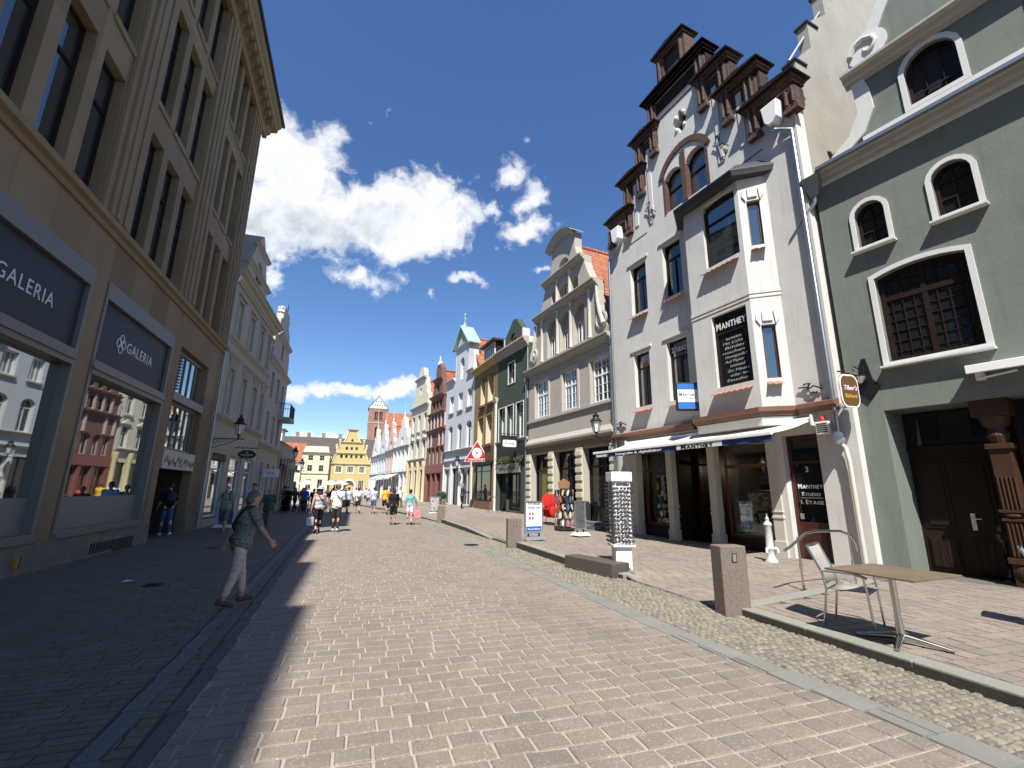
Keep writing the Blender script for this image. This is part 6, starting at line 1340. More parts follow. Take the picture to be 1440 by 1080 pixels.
# cast-iron standpipe
mat('pump_white', (.5, .5, .49), .4, var=.1, streak=.4)
o = empty('standpipe', (9.75, 9.25, .0), 0, 'white cast iron standpipe with finial in front of the photo shop', 'water pump')
G().lathe([(.15, 0), (.15, .06), (.10, .12), (.085, .3), (.11, .34), (.09, .38), (.075, .86), (.1, .9), (.09, .94), (.035, 1.0), (.045, 1.05), (.015, 1.1), (.001, 1.18)], n=16).build('column', 'pump_white', o, auto=40)
g = G()
for s in (-1, 1): g.tube([(s * .07, -.02, .36), (s * .16, -.05, .34), (s * .18, -.06, .25)], .028, 8)
g.build('spout', 'white_gloss', o, auto=60)

# advertising boards
def a_board(x, y, z, rz, w, h, label, poster, base, fr='alu', content=None):
    o = empty('advertising_board', (x, y, z), rz, label, 'sign board')
    f_ = G(); band(f_, opening(-w / 2, w / 2, .2, .2 + h), ring(opening(-w / 2, w / 2, .2, .2 + h), .04), -.03, .03); fo = f_.build('frame', fr, o, bevel=.008)
    G().box(-w / 2 + .03, w / 2 - .03, -.015, .018, .22, .18 + h).build('poster', poster, fo)
    for s in (-1, 1): G().box(s * w * .3 - .02, s * w * .3 + .02, -.02, .02, .08, .22).build('spring_leg', 'black_metal', o)
    G().add([(-w * .62, -.28, 0), (w * .62, -.28, 0), (w * .62, .28, 0), (-w * .62, .28, 0), (-w * .5, -.12, .1), (w * .5, -.12, .1), (w * .5, .12, .1), (-w * .5, .12, .1)], [(0, 3, 2, 1), (4, 5, 6, 7), (0, 1, 5, 4), (1, 2, 6, 5), (2, 3, 7, 6), (3, 0, 4, 7)]).build('base', base, o, bevel=.03)
    return o, fo
ab, fo = a_board(5.62, 14.75, .1, R(-165), .72, 1.02, 'white and blue advertising board with faces on a grey base beside the middle bollard', 'sign_white', mat('grey_plastic', (.16, .17, .19), .6))
F0 = Matrix(((-1, 0, 0, 0), (0, 0, 1, 0), (0, 1, 0, 0), (0, 0, 0, 1)))
text(fo, 'FOTO BRILLEN', 'navy', (0, .022, 1.14), .09, wid=.5); text(fo, 'Passbilder sofort', 'sign_blue', (0, .022, 1.02), .08, wid=.54)
G().box(-.31, .31, .018, .021, .25, .42).build('blue_bar', 'sign_blue', fo); text(fo, 'Mehr zum Mitnehmen', 'sign_white', (0, .024, .33), .08, wid=.5)
g = G(); g2 = G()
for i in range(4):
    for j in range(2): g.ball((.17 - (i % 2) * .12 + (-.32 if j else 0) * 1, .02, .82 - (i // 2) * .14), (.045, .008, .055), n=10, m=6) if not j else g2.ball((-.07 - (i % 2) * .13, .02, .82 - (i // 2) * .14), (.045, .006, .055), n=10, m=6)
g.build('red_faces', mat('face_print', (.50, .16, .14), .6, var=.5, scale=30), fo); g2.build('grey_faces', 'letter_grey', fo)
ab2, _ = a_board(7.75, 15.6, .12, R(-165), .5, 1.0, 'silver framed board with dark poster standing by the steps of the grey house', mat('dark_poster', (.12, .13, .14), .15, var=.6, scale=3), 'white_gloss')
ab3, fo = a_board(4.85, 31.1, .12, R(-168), .62, .9, 'grey poster board standing on the far pavement before the red house', 'art_grey', 'sign_white'); text(fo, 'EIS', 'black', (0, .022, .35), .12)
ab4, fo = a_board(-5.35, 23.3, 0, R(-20), .7, 1.05, 'white framed board with blue poster at the cream house in the shade', 'sign_blue', 'sign_white', 'white_paint')

# steps and two handrails at the grey house
o = Yh.thing('door_steps', 1.4, 0, .0, 'blue grey stone steps with cheek wall before the grey house', 'steps')
for i in range(3): G().box(-.95, .95, .1, 1.3 - i * .38, -.1, .16 + i * .13).build('step', 'slab_blue', o, bevel=.01)
G().add([(.95, .1, -.1), (1.2, .1, -.1), (1.2, 1.5, -.1), (.95, 1.5, -.1), (.95, .1, .95), (1.2, .1, .95), (1.2, 1.5, .25), (.95, 1.5, .25)], [(0, 3, 2, 1), (4, 5, 6, 7), (0, 1, 5, 4), (1, 2, 6, 5), (2, 3, 7, 6), (3, 0, 4, 7)]).build('cheek_wall', 'slab_blue', o, bevel=.01)
def rail2(h, u, d, z, label, L=.8, turn=0):
    o = h.thing('handrail', u, d, z, label, 'handrail', turn=turn)
    G().tube([(0, 0, 0), (0, 0, .82), (0, .08, .9), (0, L - .1, .96), (0, L, .9), (0, L, 0)], .022, 8).build('rail', 'steel', o, auto=60); return o
rail2(Yh, .7, 1.35, .06, 'steel handrail at the right side of the grey house steps'); rail2(Yh, 2.5, 1.35, .08, 'steel handrail at the left side of the grey house steps'); rail2(Dh, 3.0, .5, .35, 'steel handrail before the door of the dark green house', .6)

# rotating stand with sandals, and red jackets
o = empty('sandal_stand', (8.0, 17.5, .17), 0, 'dark revolving stand hung with sandals before the grey house', 'display stand')
G().lathe([(.42, 0), (.42, .05), (.06, .08)], n=20).build('base', 'black', o, auto=40); G().lathe([(.04, 0), (.04, 1.6)], n=10).build('pole', 'black_metal', o)
for z in (.35, .65, .95, 1.25, 1.5): G().lathe([(.30, 0), (.31, .02), (.30, .04)], (0, 0, z), 20).build('ring', 'black_metal', o, auto=40)
G().poly([(-.22, 1.6), (.22, 1.6), (.26, 1.85), (0, 2.0), (-.26, 1.85)], -.02, .02).build('header', mat('sandal_brown', (.25, .13, .06), .7), o)
cols = ['black', 'sandal_brown', mat('sandal_tan', (.45, .30, .14), .7), mat('sandal_blue', (.05, .16, .3), .7), mat('sandal_white', (.6, .58, .55), .7), mat('sandal_pink', (.45, .12, .2), .7)]
names_ = {0: 'black', 1: 'brown', 2: 'tan', 3: 'blue', 4: 'white', 5: 'pink'}; pr = {}
for z in (.12, .42, .72, 1.02, 1.28):
    for i in range(11):
        kx = random.choice((0, 0, 1, 2, 2, 3, 4, 5)); t = 2 * pi * i / 11 + z
        if kx not in pr:
            g = G(); g.poly([(.05 * cos(a) * (1 if sin(a) > 0 else .85), .13 * sin(a)) for a in [2 * pi * j / 14 for j in range(14)]], -.012, .012); g.tube([(-.045, .02, .03), (0, .04, .05), (.045, .02, .03)], .014, 6); ob = g.build('sandal', cols[kx]); pr[kx] = ob
        else: ob = pr[kx].copy(); COL.objects.link(ob)
        ob.location = (8.0 + .36 * cos(t), 17.5 + .36 * sin(t), .17 + z + .15); ob.rotation_euler = (random.uniform(-.1, .1), random.uniform(-.3, .3), t + pi / 2)
        tag(ob, names_[kx] + ' sandal hanging on the dark revolving stand', 'sandal', names_[kx] + ' sandals on the revolving stand')
o = empty('clothes_rail', (8.15, 19.3, .27), 0, 'chrome clothes rail holding red jackets before the grey house', 'rack')
G().tube([(0, -.5, 0), (0, -.5, 1.35), (0, .5, 1.35), (0, .5, 0)], .018, 8).build('frame', 'steel', o, auto=60); g = G(); g.tube([(-.25, -.5, .02), (.25, -.5, .02)], .016, 8); g.tube([(-.25, .5, .02), (.25, .5, .02)], .016, 8); g.build('foot', 'steel', o)
cl_red = clothmat('jacket_red', (.52, .022, .02))
for i in range(5):
    j_ = empty('red_jacket', (8.15, 18.92 + i * .19, .27), random.uniform(-.1, .1), 'bright red rain jacket hanging on the clothes rail', 'jacket', 'red jackets on the clothes rail')
    g = G(); g.ball((0, 0, .95), (.2, .085, .33)); g.ball((0, 0, .55), (.22, .09, .3)); q = g.build('torso', cl_red, j_, smooth=True)
    for s in (-1, 1): G().caps((s * .17, 0, 1.12), (s * .27, 0, .62), .07, .055).build('sleeve', cl_red, j_, smooth=True)

# wall lanterns
def lantern(h, u, d, z, label, grp=None, arm=True, s=1.):
    o = h.thing('wall_lantern', u, 0, z, label, 'street lamp', grp)
    c = (0, d); q = G(); q.lathe([(.03, -.22), (.05, -.16), (.03, -.08), (.10, 0)], (0, d, 0), 8); q.build('socket', 'black_metal', o, auto=40)
    gl_ = G(); gl_.lathe([(.12 * s, 0), (.20 * s, .42 * s)], (0, d, 0), 6); gb = gl_.build('glass_body', 'lamp_glass', o)
    fr = G()
    for i in range(6):
        t = 2 * pi * i / 6; fr.tube([(.122 * s * cos(t), d + .122 * s * sin(t), 0), (.203 * s * cos(t), d + .203 * s * sin(t), .42 * s)], .011, 5)
    fr.build('glazing_bar', 'black_metal', gb)
    G().lathe([(.24 * s, .42 * s), (.25 * s, .45 * s), (.13 * s, .58 * s), (.12 * s, .64 * s), (.16 * s, .66 * s), (.05 * s, .76 * s), (.06 * s, .8 * s), (.001, .9 * s)], (0, d, 0), 12).build('roof', 'black_metal', o, auto=35)
    b = G(); b.tube([(0, .02, -.2), (0, d + .25, -.2)], .02, 6); b.tube([(0, .02, -.62), (0, d * .55, -.42), (0, d, -.22)], .018, 6); b.tube([(0, .02, -.2), (0, .02, -.75)], .03, 6)
    for i in range(4): a = d * (.12 + i * .17); b.tube([(0, a + .07 * (1 - i * .15) * cos(t), -.33 + .03 * i + .09 * (1 - i * .2) * sin(t)) for t in [2 * pi * k_ / 9 for k_ in range(9)]], .012, 5, closed=True)
    b.build('bracket', 'black_metal', o); return o
lantern(Yh, -.02, .98, 4.05, 'black wall lantern on scrolled bracket between photo shop and grey house')
lantern(Wh, 1.75, .55, 3.5, 'black wall lantern on the pale blue white house')
lantern(L1, -.36, 1.0, 3.92, 'black wall lantern on scrolled bracket at the cream house in shade')
lantern(L3, -1.2, 1.0, 4.0, 'farther black wall lantern on the low grey shop at left'); lantern(L3, -6.3, 1.0, 3.4, 'small farthest wall lantern near the end of the low shop')
# oval hanging sign, light box
o = L1.thing('oval_sign', -3.8, 0, 3.12, 'black oval hanging sign with white lettering under an iron bar on the cream house', 'sign')
b = G(); b.tube([(0, 0, .48), (0, 1.05, .48)], .018, 6)
for i in range(5): b.tube([(0, .15 + i * .2, .48), (0, .15 + i * .2, .56)], .014, 5)
b.tube([(0, .35, .48), (0, .35, .36)], .008, 4); b.tube([(0, .8, .48), (0, .8, .36)], .008, 4); b.build('bracket', 'black_metal', o)
s_ = G().poly([(.58 + .4 * cos(t), .16 + .22 * sin(t)) for t in [2 * pi * i / 28 for i in range(28)]], -.02, .02, ax='yz').build('sign_board', 'black', o)
ML = Matrix(((0, 0, 1, 0), (1, 0, 0, 0), (0, 1, 0, 0), (0, 0, 0, 1)))
text(s_, 'GALERIA', 'letter_grey', (.024, .58, .14), .12, wid=.55, M=ML); text(s_, 'WISMAR', 'letter_grey', (.024, .58, .02), .06, wid=.28, M=ML)
e_ = G()
for i in range(4): t = i * pi / 2; e_.tube([(.024, .58 + .03 * cos(t) + .025 * cos(q), .27 + .03 * sin(t) + .028 * sin(q)) for q in [2 * pi * j / 10 for j in range(10)]], .005, 4, closed=True)
e_.build('emblem', 'letter_grey', s_)
o = L2.thing('light_box_sign', -1.2, 0, 2.3, 'pale grey light box sign projecting from the balcony house', 'sign'); G().box(-.08, .08, .2, 1.1, 0, .5).build('case', 'letter_grey', o, bevel=.02); G().tube([(0, 0, .25), (0, .2, .25)], .02, 6).build('bracket', 'black_metal', o); text(o, 'Mode', 'black', (.084, .65, .25), .2, M=ML)
# street bin
o = empty('street_bin', (-5.0, 38.6, 0), 0, 'black cylindrical street bin at the end of the left pavement', 'bin'); G().lathe([(.26, 0), (.28, .05), (.28, .85), (.3, .9)], n=18).build('barrel', 'black_metal', o, auto=40); G().lathe([(.3, .9), (.28, 1.0), (.1, 1.05)], n=18).build('lid', 'black', o, auto=40)
# market square: parasols over the cafe, hedge boxes
for i, (x, y, lab) in enumerate(((-8.3, 86, 'leftmost white square cafe parasol at the market square'), (-4.6, 85, 'second white cafe parasol before the yellow gabled house'), (-3.1, 86.5, 'white cafe parasol beside the arched gateway'))):
    o = empty('cafe_parasol', (x, y, 0), .2 * i, lab, 'parasol', 'white parasols at the market square'); G().tube([(0, 0, 0), (0, 0, 2.9)], .03, 8).build('pole', 'white_paint', o)
    G().lathe([(1.45, 2.35), (1.45, 2.55), (.06, 3.05), (.001, 3.1)], n=8, M=Matrix.Rotation(pi / 8, 4, 'Z')).build('canopy', 'sign_white', o)
def leafy(name, x, y, z, sx, sy, sz, n, label, cat, s0=.14, pot=None, group=None):
    o = empty(name, (x, y, z), 0, label, cat, group); g = G()
    for i in range(n):
        v = Vector((random.uniform(-1, 1), random.uniform(-1, 1), random.uniform(-1, 1)))
        if v.length > 1.15: continue
        c = Vector((v.x * sx, v.y * sy, sz + v.z * sz + (pot or 0))); a = Vector((random.gauss(0, 1), random.gauss(0, 1), random.gauss(0, 1))).normalized(); b = a.orthogonal(); s = s0 * random.uniform(.5, 1.2)
        g.add([c - a * s, c + b * s * .6, c + a * s, c - b * s * .6], [(0, 1, 2, 3)])
    g.build('foliage', 'plant', o)
    if pot: G().lathe([(.16, 0), (.22, pot), (.2, pot)], n=12).build('pot', mat('terracotta', (.3, .14, .08), .8), o, auto=40)
    else: G().box(-sx * .9, sx * .9, -sy * .5, sy * .5, 0, .5).build('planter', 'granite_dark', o)
    return o
for i, (x, w) in enumerate(((-8.6, 1.0), (-5.9, .9), (-3.8, 1.2), (-2.7, .7))): leafy('box_hedge', x, 87.5, 0, w, .5, .75, 520, ('green hedge planter at the left of the market cafe', 'green hedge planter under the pale yellow house', 'wide green hedge planter before the yellow gabled house', 'small green hedge planter beside the arched gateway')[i], 'hedge', .2)
for i, u in enumerate((5.6, 4.45)):
    p = Wh.pt(u, .6, .42); leafy('potted_plant', p.x, p.y, p.z, .28, .28, .38, 260, ('potted green plant at the left end of the pale blue white house', 'potted green plant beside the shop door of the pale blue white house')[i], 'plant', .09, pot=.35)
# iron covers, paper litter
disc('manhole_cover', -3.24, 9.98, .17, 'black_metal', 'small dark iron cover in the left pavement beside white litter', 'cover'); disc('manhole_cover', -3.76, 15.4, .17, 'black_metal', 'farther small iron cover in the left pavement near the porch', 'cover')
o = empty('paper_litter', (-3.78, 10.45, .006), .3, 'scrap of white paper lying on the left pavement', 'litter'); G().add([(-.09, -.02, 0), (.1, -.03, .01), (.09, .03, .003), (-.02, .035, .02), (-.1, .02, 0)], [(0, 1, 2, 3, 4)]).build('paper', 'sign_white', o)
disc('gully_cover', lerp(PE, 14.6) + .05, 14.6, .24, 'black_metal', 'round iron gully cover in the gutter beside the middle bollard', 'cover')

# awnings and a banner on the far row
def small_awning(h, u0, u1, z, m_, label):
    o = h.thing('shop_awning', (u0 + u1) / 2, 0, z, label, 'awning'); w = (u1 - u0) / 2
    G().add([(-w, .05, .45), (w, .05, .45), (w, 1.1, 0), (-w, 1.1, 0), (-w, .05, .42), (w, .05, .42), (w, 1.1, -.03), (-w, 1.1, -.03)], [(0, 1, 2, 3), (7, 6, 5, 4), (3, 2, 6, 7), (0, 3, 7, 4), (1, 5, 6, 2)]).build('fabric', m_, o)
    G().box(-w, w, 1.09, 1.11, -.2, 0).build('valance', m_, o); G().tube([(-w + .1, .05, .1), (-w + .1, 1.08, -.02)], .02, 6).build('arm', 'alu', o); return o
small_awning(A2, .3, 3.3, 3.0, 'sign_white', 'white shop awning on the narrow pink house'); small_awning(A3, .5, 3.8, 3.0, 'letter_grey', 'grey shop awning on the bluish white house'); small_awning(A1, 3.6, 6.0, 3.0, 'awning_cloth', 'cream shop awning on the white pilastered house')
small_awning(L3, -4.5, -1.0, 3.1, 'navy', 'dark shop awning on the low grey shop at left')
# ------------------------------------------------------------------ people
from mathutils import noise as mnoise
def remesh(o, vox, sm=2, fac=.5, fold=0.):
    m1 = o.modifiers.new('r', 'REMESH'); m1.mode = 'VOXEL'; m1.voxel_size = vox
    m2 = o.modifiers.new('s', 'SMOOTH'); m2.iterations = sm; m2.factor = fac
    bpy.context.view_layer.update(); me = bpy.data.meshes.new_from_object(o.evaluated_get(bpy.context.evaluated_depsgraph_get()))
    o.modifiers.clear(); old = o.data; mt = old.materials[0] if old.materials else None; o.data = me; me.materials.clear(); me.materials.append(mt); bpy.data.meshes.remove(old)
    if fold:
        nr = [v.normal.copy() for v in me.vertices]
        for v, nn in zip(me.vertices, nr):
            p = v.co.copy(); v.co = p + nn * fold * (mnoise.noise((p.x * 9, p.y * 9, p.z * 22)) + .6 * mnoise.noise((p.x * 24 + 5, p.y * 24, p.z * 34)))
    me.shade_smooth(); return o
for n_, c_ in (('skin_fair', (.50, .30, .22)), ('skin_tan', (.40, .22, .15)), ('skin_red', (.52, .28, .20))): mat(n_, c_, .55, var=.08, scale=9)
HAIRC = {'grey': (.25, .23, .21), 'brown': (.045, .025, .014), 'dark': (.014, .010, .008), 'greybrown': (.12, .085, .055), 'blond': (.36, .25, .12)}
for n_, c_ in HAIRC.items(): mat('hair_' + n_, c_, .6, var=.3, scale=30, bump=.6, bscale=90)
def person(x, y, z, rz, h, label, top, bot, hair='brown', style='short', skin='skin_fair', sleeve=.55, length=1., shoe='black', legs=(18, 6, -18, 22), arms=(-20, 12, 20, 18), out=(8, 8), lean=3, fat=1., vox=.009, hat=None, bottom='trousers', head=0., tuck=False):
    root = empty('person', (x, y, z), rz, label, 'person'); s = h / 1.72; V = Vector
    B = G(); T = G(); P = G(); SS = []
    Mu = Matrix.Translation((0, 0, .95)) @ Matrix.Rotation(R(-lean), 4, 'X') @ Matrix.Translation((0, 0, -.95))
    U = lambda a: Mu @ V(a); f = fat
    R3 = Mu.to_3x3()
    B.ball((0, 0, .95), (.155 * f, .11 * f, .12)); B.ball(U((0, .01, 1.1)), (.135 * f, .10 * f, .15), R3); B.ball(U((0, 0, 1.29)), (.16 * f, .11 * f, .17), R3); B.caps(U((-.14, 0, 1.41)), U((.14, 0, 1.41)), .055, .055)
    B.caps(U((0, -.008, 1.42)), U((0, .012, 1.54)), .056, .05)
    Hm = Mu @ Matrix.Translation((0, .01, 1.54)) @ Matrix.Rotation(head, 4, 'Z') @ Matrix.Translation((0, -.01, -1.54)); HR = Hm.to_3x3(); Hh = lambda a: Hm @ V(a)
    B.ball(Hh((0, .012, 1.622)), (.074, .094, .105), HR, 16, 12); B.ball(Hh((0, .05, 1.562)), (.053, .055, .058), HR); B.ball(Hh((0, .112, 1.6)), (.012, .022, .02), HR); B.ball(Hh((0, .085, 1.645)), (.05, .022, .014), HR)
    for q in (-1, 1): B.ball(Hh((q * .076, .008, 1.612)), (.011, .024, .032), HR); B.ball(Hh((q * .042, .078, 1.585)), (.02, .02, .02), HR)
    # torso cloth
    e = .02
    T.ball((0, 0, .955 if not tuck else 1.0), (.165 * f + e, .12 * f + e, .13)); T.caps((-.075, 0, .90), (.075, 0, .90), .118 * f, .118 * f); T.caps((-.06, 0, .99), (.06, 0, .99), .115 * f, .115 * f); T.ball(U((0, .01, 1.1)), (.145 * f + e, .108 * f + e, .17), R3); T.ball(U((0, 0, 1.28)), (.165 * f + e * .8, .115 * f + e * .8, .175), R3); T.caps(U((-.14, 0, 1.405)), U((.14, 0, 1.405)), .068, .068); T.caps(U((0, -.01, 1.40)), U((0, .0, 1.455)), .072, .062)
    P.ball((0, 0, .92), (.165 * f + .008, .12 * f + .008, .12)); P.caps((-.055, 0, .97), (.055, 0, .97), .098 * f, .098 * f)
    if sleeve <= 0:
        T = G(); T.ball((0, 0, .955), (.165 * f + e, .12 * f + e, .13)); T.ball(U((0, .01, 1.1)), (.145 * f + e, .108 * f + e, .17), R3); T.ball(U((0, 0, 1.25)), (.158 * f + e, .112 * f + e, .14), R3)
        for q in (-1, 1): T.caps(U((q * .09, -.05, 1.3)), U((q * .09, -.01, 1.475)), .03, .02); T.caps(U((q * .09, .06, 1.3)), U((q * .09, .0, 1.475)), .03, .02)
    feet = []
    for q, (a, kb) in ((-1, legs[:2]), (1, legs[2:])):
        a, kb = R(a), R(kb); hip = V((q * .088, 0, .92)); kn = hip + V((q * .01, sin(a), -cos(a))) * .425; an = kn + V((0, sin(a - kb), -cos(a - kb))) * .405
        B.caps(hip, kn, .083 * f, .055); B.caps(kn, an, .054, .036); B.ball(kn + V((0, -.035 * cos(a - kb), 0)) + (an - kn) * .28, (.046, .05, .1)); B.ball(hip + V((0, -.03, -.0)), (.085 * f, .09 * f, .1))
        pt_ = a - kb if a - kb < -.15 else 0; fd = V((q * .12, cos(pt_), sin(pt_))); dn = V((0, sin(pt_), -cos(pt_)))
        heel = an - fd * .045 + dn * .05; toe = an + fd * .155 + dn * .06; B.caps(heel, toe, .034, .028)
        S = G(); SS.append(S); S.caps(heel + dn * .006, an + fd * .07 + dn * .052, .044, .046); S.caps(an + fd * .07 + dn * .055, toe + dn * .004, .047, .034)
        feet.append(min(heel.z - .05, toe.z - .042))
        if bottom == 'trousers':
            P.caps(hip + V((0, -.015, 0)), kn if length > .5 else hip + (kn - hip) * (length / .5), .1 * f, .083 if length <= .5 else .072)
            if length > .5: P.caps(kn, kn + (an - kn) * ((length - .5) / .5) * .96, .072, .058 if length > .9 else .07)
        else:
            P.caps(hip, hip + (kn - hip) * min(1, length / .5), .12 * f, .135); P.caps(hip + (kn - hip) * .5, V((0, hip.y + (kn.y - hip.y) * min(1, length / .5), hip.z + (kn.z - hip.z) * min(1, length / .5))), .12, .13)
            if length > .5: P.caps(kn, kn + (an - kn) * ((length - .5) / .5), .12, .12)
    hands = []
    for q, (fw, eb), o_ in ((-1, arms[:2], out[0]), (1, arms[2:], out[1])):
        fw, eb, o_ = R(fw), R(eb), R(o_); sh = U((q * .178, 0, 1.405)); d1 = V((q * sin(o_), sin(fw) * cos(o_), -cos(fw) * cos(o_))); el = sh + d1 * .285
        d2 = V((q * sin(o_) * .6, sin(fw + eb) * cos(o_), -cos(fw + eb) * cos(o_))).normalized(); wr = el + d2 * .245
        B.caps(sh, el, .048 * f, .04); B.caps(el, wr, .04, .027); B.ball(sh, .056 * f); B.ball(el + d2 * .07, (.042, .042, .07), d2.to_track_quat('Z', 'Y').to_matrix())
        w = V((0, cos(fw + eb), sin(fw + eb))); w = (w - d2 * w.dot(d2)).normalized(); nin = V((-q, 0, 0)); nin = (nin - d2 * nin.dot(d2) - w * nin.dot(w)).normalized()
        B.caps(wr, wr + d2 * .03, .026, .03)
        for k_ in (-1, 0, 1): B.caps(wr + d2 * .02 + w * k_ * .018, wr + d2 * .085 + w * k_ * .026, .017, .015)
        for k_, L in ((-1.5, .058), (-.5, .072), (.5, .078), (1.5, .068)):
            b0 = wr + d2 * .09 + w * k_ * .0215; b1 = b0 + (d2 * .9 + nin * .3 + w * k_ * .06).normalized() * L * .55; b2 = b1 + (d2 * .55 + nin * .8).normalized() * L * .5
            B.caps(b0, b1, .0088, .0082, 8); B.caps(b1, b2, .0082, .007, 8)
        t0 = wr + d2 * .03 + w * .026; t1 = t0 + (d2 * .6 + w * .75 + nin * .25).normalized() * .042; t2 = t1 + (d2 * .95 + w * .25 + nin * .3).normalized() * .034; B.caps(t0, t1, .0125, .0105, 8); B.caps(t1, t2, .0105, .0085, 8)
        if sleeve > 0:
            t = sleeve / .5 if sleeve < .6 else 1
            T.caps(sh, sh + (el - sh) * min(1, t * .75 if sleeve < .6 else 1), .068 * f, .066 if sleeve < .6 else .052)
            if sleeve > .6: T.caps(el, el + (wr - el) * .95, .052, .04)
        hands.append(wr + d2 * .1)
    dz = -min(feet); K = Matrix.Diagonal((s, s, s, 1)) @ Matrix.Translation((0, 0, dz))
    def put(g, nm, m_, vx, sm=2, fold=0.):
        g.v = [tuple(K @ V(p)) for p in g.v]; o = g.build(nm, m_, root); return remesh(o, vx, sm, fold=fold) if vx else o
    put(B, 'body', skin, vox * .85, 2); put(T, 'shirt', top, .013, 3, .011); put(P, 'skirt' if bottom == 'skirt' else ('shorts' if length < .6 else 'trousers'), bot, .013, 3, .009); [put(S, 'shoe', shoe, .011, 1) for S in SS]
    if hair:
        g = G(); g.ball((0, 0, 0), 1, n=24, m=18); vs = []
        for a, b, c in g.v:
            p = V((a * .086, b * .104, c * .118)) + V((0, .003, 1.628)); lowf = p.y > .03 and p.z < 1.668 or p.z < 1.56 or (p.y > -.01 and p.z < 1.6)
            if lowf: p = V((0, .0, 1.63)) + (p - V((0, .0, 1.63))) * .72
            p += p.normalized() * 0.004 * sin(a * 37 + c * 29); vs.append(Hm @ p)
        g.v = [tuple(v) for v in vs]
        if style == 'long': g.ball(Hh((0, -.055, 1.52)), (.088, .05, .15), HR); g.ball(Hh((.06, -.02, 1.55)), (.035, .05, .09), HR); g.ball(Hh((-.06, -.02, 1.55)), (.035, .05, .09), HR)
        if style == 'pony': g.ball(Hh((0, -.115, 1.64)), (.032, .035, .035), HR); g.caps(Hh((0, -.13, 1.62)), Hh((0, -.12, 1.48)), .03, .014)
        if style == 'bob': g.ball(Hh((0, -.04, 1.575)), (.09, .07, .075), HR)
        put(g, 'hair', 'hair_' + hair, .009, 1)
    if hat:
        g = G(); M_ = Hm @ Matrix.Translation((0, .0, 1.665)) @ Matrix.Rotation(R(6), 4, 'X')
        if hat[1] == 'brim': g.lathe([(.175, -.012), (.17, 0), (.1, .012), (.095, .06), (.07, .088), (.001, .095)], n=20, M=M_)
        else: g.lathe([(.092, -.02), (.098, .02), (.08, .065), (.001, .085)], n=18, M=M_); g.add([(-.07, .07, 0), (.07, .07, 0), (.05, .19, -.01), (-.05, .19, -.01)], [(0, 1, 2, 3)], M_)
        put(g, 'hat', hat[0], None)
    g = G()
    for q in (-1, 1): g.ball(Hh((q * .031, .096, 1.622)), (.013, .009, .008), HR, 10, 6)
    put(g, 'eyes', 'black', None); g = G(); g.ball(Hh((0, .1, 1.556)), (.022, .008, .005), HR, 10, 6); put(g, 'mouth', mat('lips', (.34, .13, .11), .5), None)
    W_ = Matrix.Translation((x, y, z)) @ Matrix.Rotation(rz, 4, 'Z')
    return dict(root=root, w=lambda a: W_ @ (K @ (Mu @ V(a))), hands=[W_ @ (K @ p) for p in hands], s=s, rz=rz)
def strap_bag(p, side, cloth, label, kind='shoulder_bag', size=(.16, .06, .12), drop=.93, back=-.06, cross=True):
    """bag at one hip, its strap over the opposite shoulder"""
    c = p['w']((side * .255, back, drop)); o = empty(kind, c, p['rz'], label, 'bag'); inv = (Matrix.Translation(c) @ Matrix.Rotation(p['rz'], 4, 'Z')).inverted()
    g = G(); g.box(-size[1], size[1], -size[0], size[0], -size[2], size[2]); b = g.build('bag_body', cloth, o, bevel=.03)
    q = -side if cross else side; pts = [inv @ p['w'](a) for a in ((side * .185, back - .05, drop + .1), (side * .12, -.155, 1.15), (q * .02, -.15, 1.32), (q * .1, -.09, 1.465), (q * .11, .0, 1.488), (q * .1, .1, 1.44), (q * .0, .15, 1.27), (side * .14, .135, 1.1), (side * .19, back + .08, drop + .1))]
    if cross: g = G(); 
    else: g = G(); pts = [inv @ p['w'](a) for a in ((side * .2, back - .1, drop + .1), (side * .165, -.1, 1.3), (side * .13, -.05, 1.49), (side * .16, .08, 1.4), (side * .2, back + .1, drop + .1))]
    g.tube(pts, .014, 6); g.build('strap', cloth, o, auto=60); return o
def rucksack(p, cloth, label, sz=(.15, .09, .21)):
    c = p['w']((0, -.2, 1.24)); o = empty('rucksack', c, p['rz'], label, 'bag'); inv = (Matrix.Translation(c) @ Matrix.Rotation(p['rz'], 4, 'Z')).inverted()
    G().ball((0, 0, 0), sz, n=16, m=12).build('bag_body', cloth, o, smooth=True); G().ball((0, -.06, -.06), (.1, .06, .09), n=12, m=8).build('pocket', cloth, o, smooth=True)
    for q in (-1, 1): G().tube([inv @ p['w'](a) for a in ((q * .1, -.14, 1.36), (q * .105, -.06, 1.49), (q * .11, .06, 1.46), (q * .13, .13, 1.3), (q * .15, .03, 1.12), (q * .1, -.14, 1.1))], .017, 6).build('strap', cloth, o, auto=60)
    return o
cm = clothmat
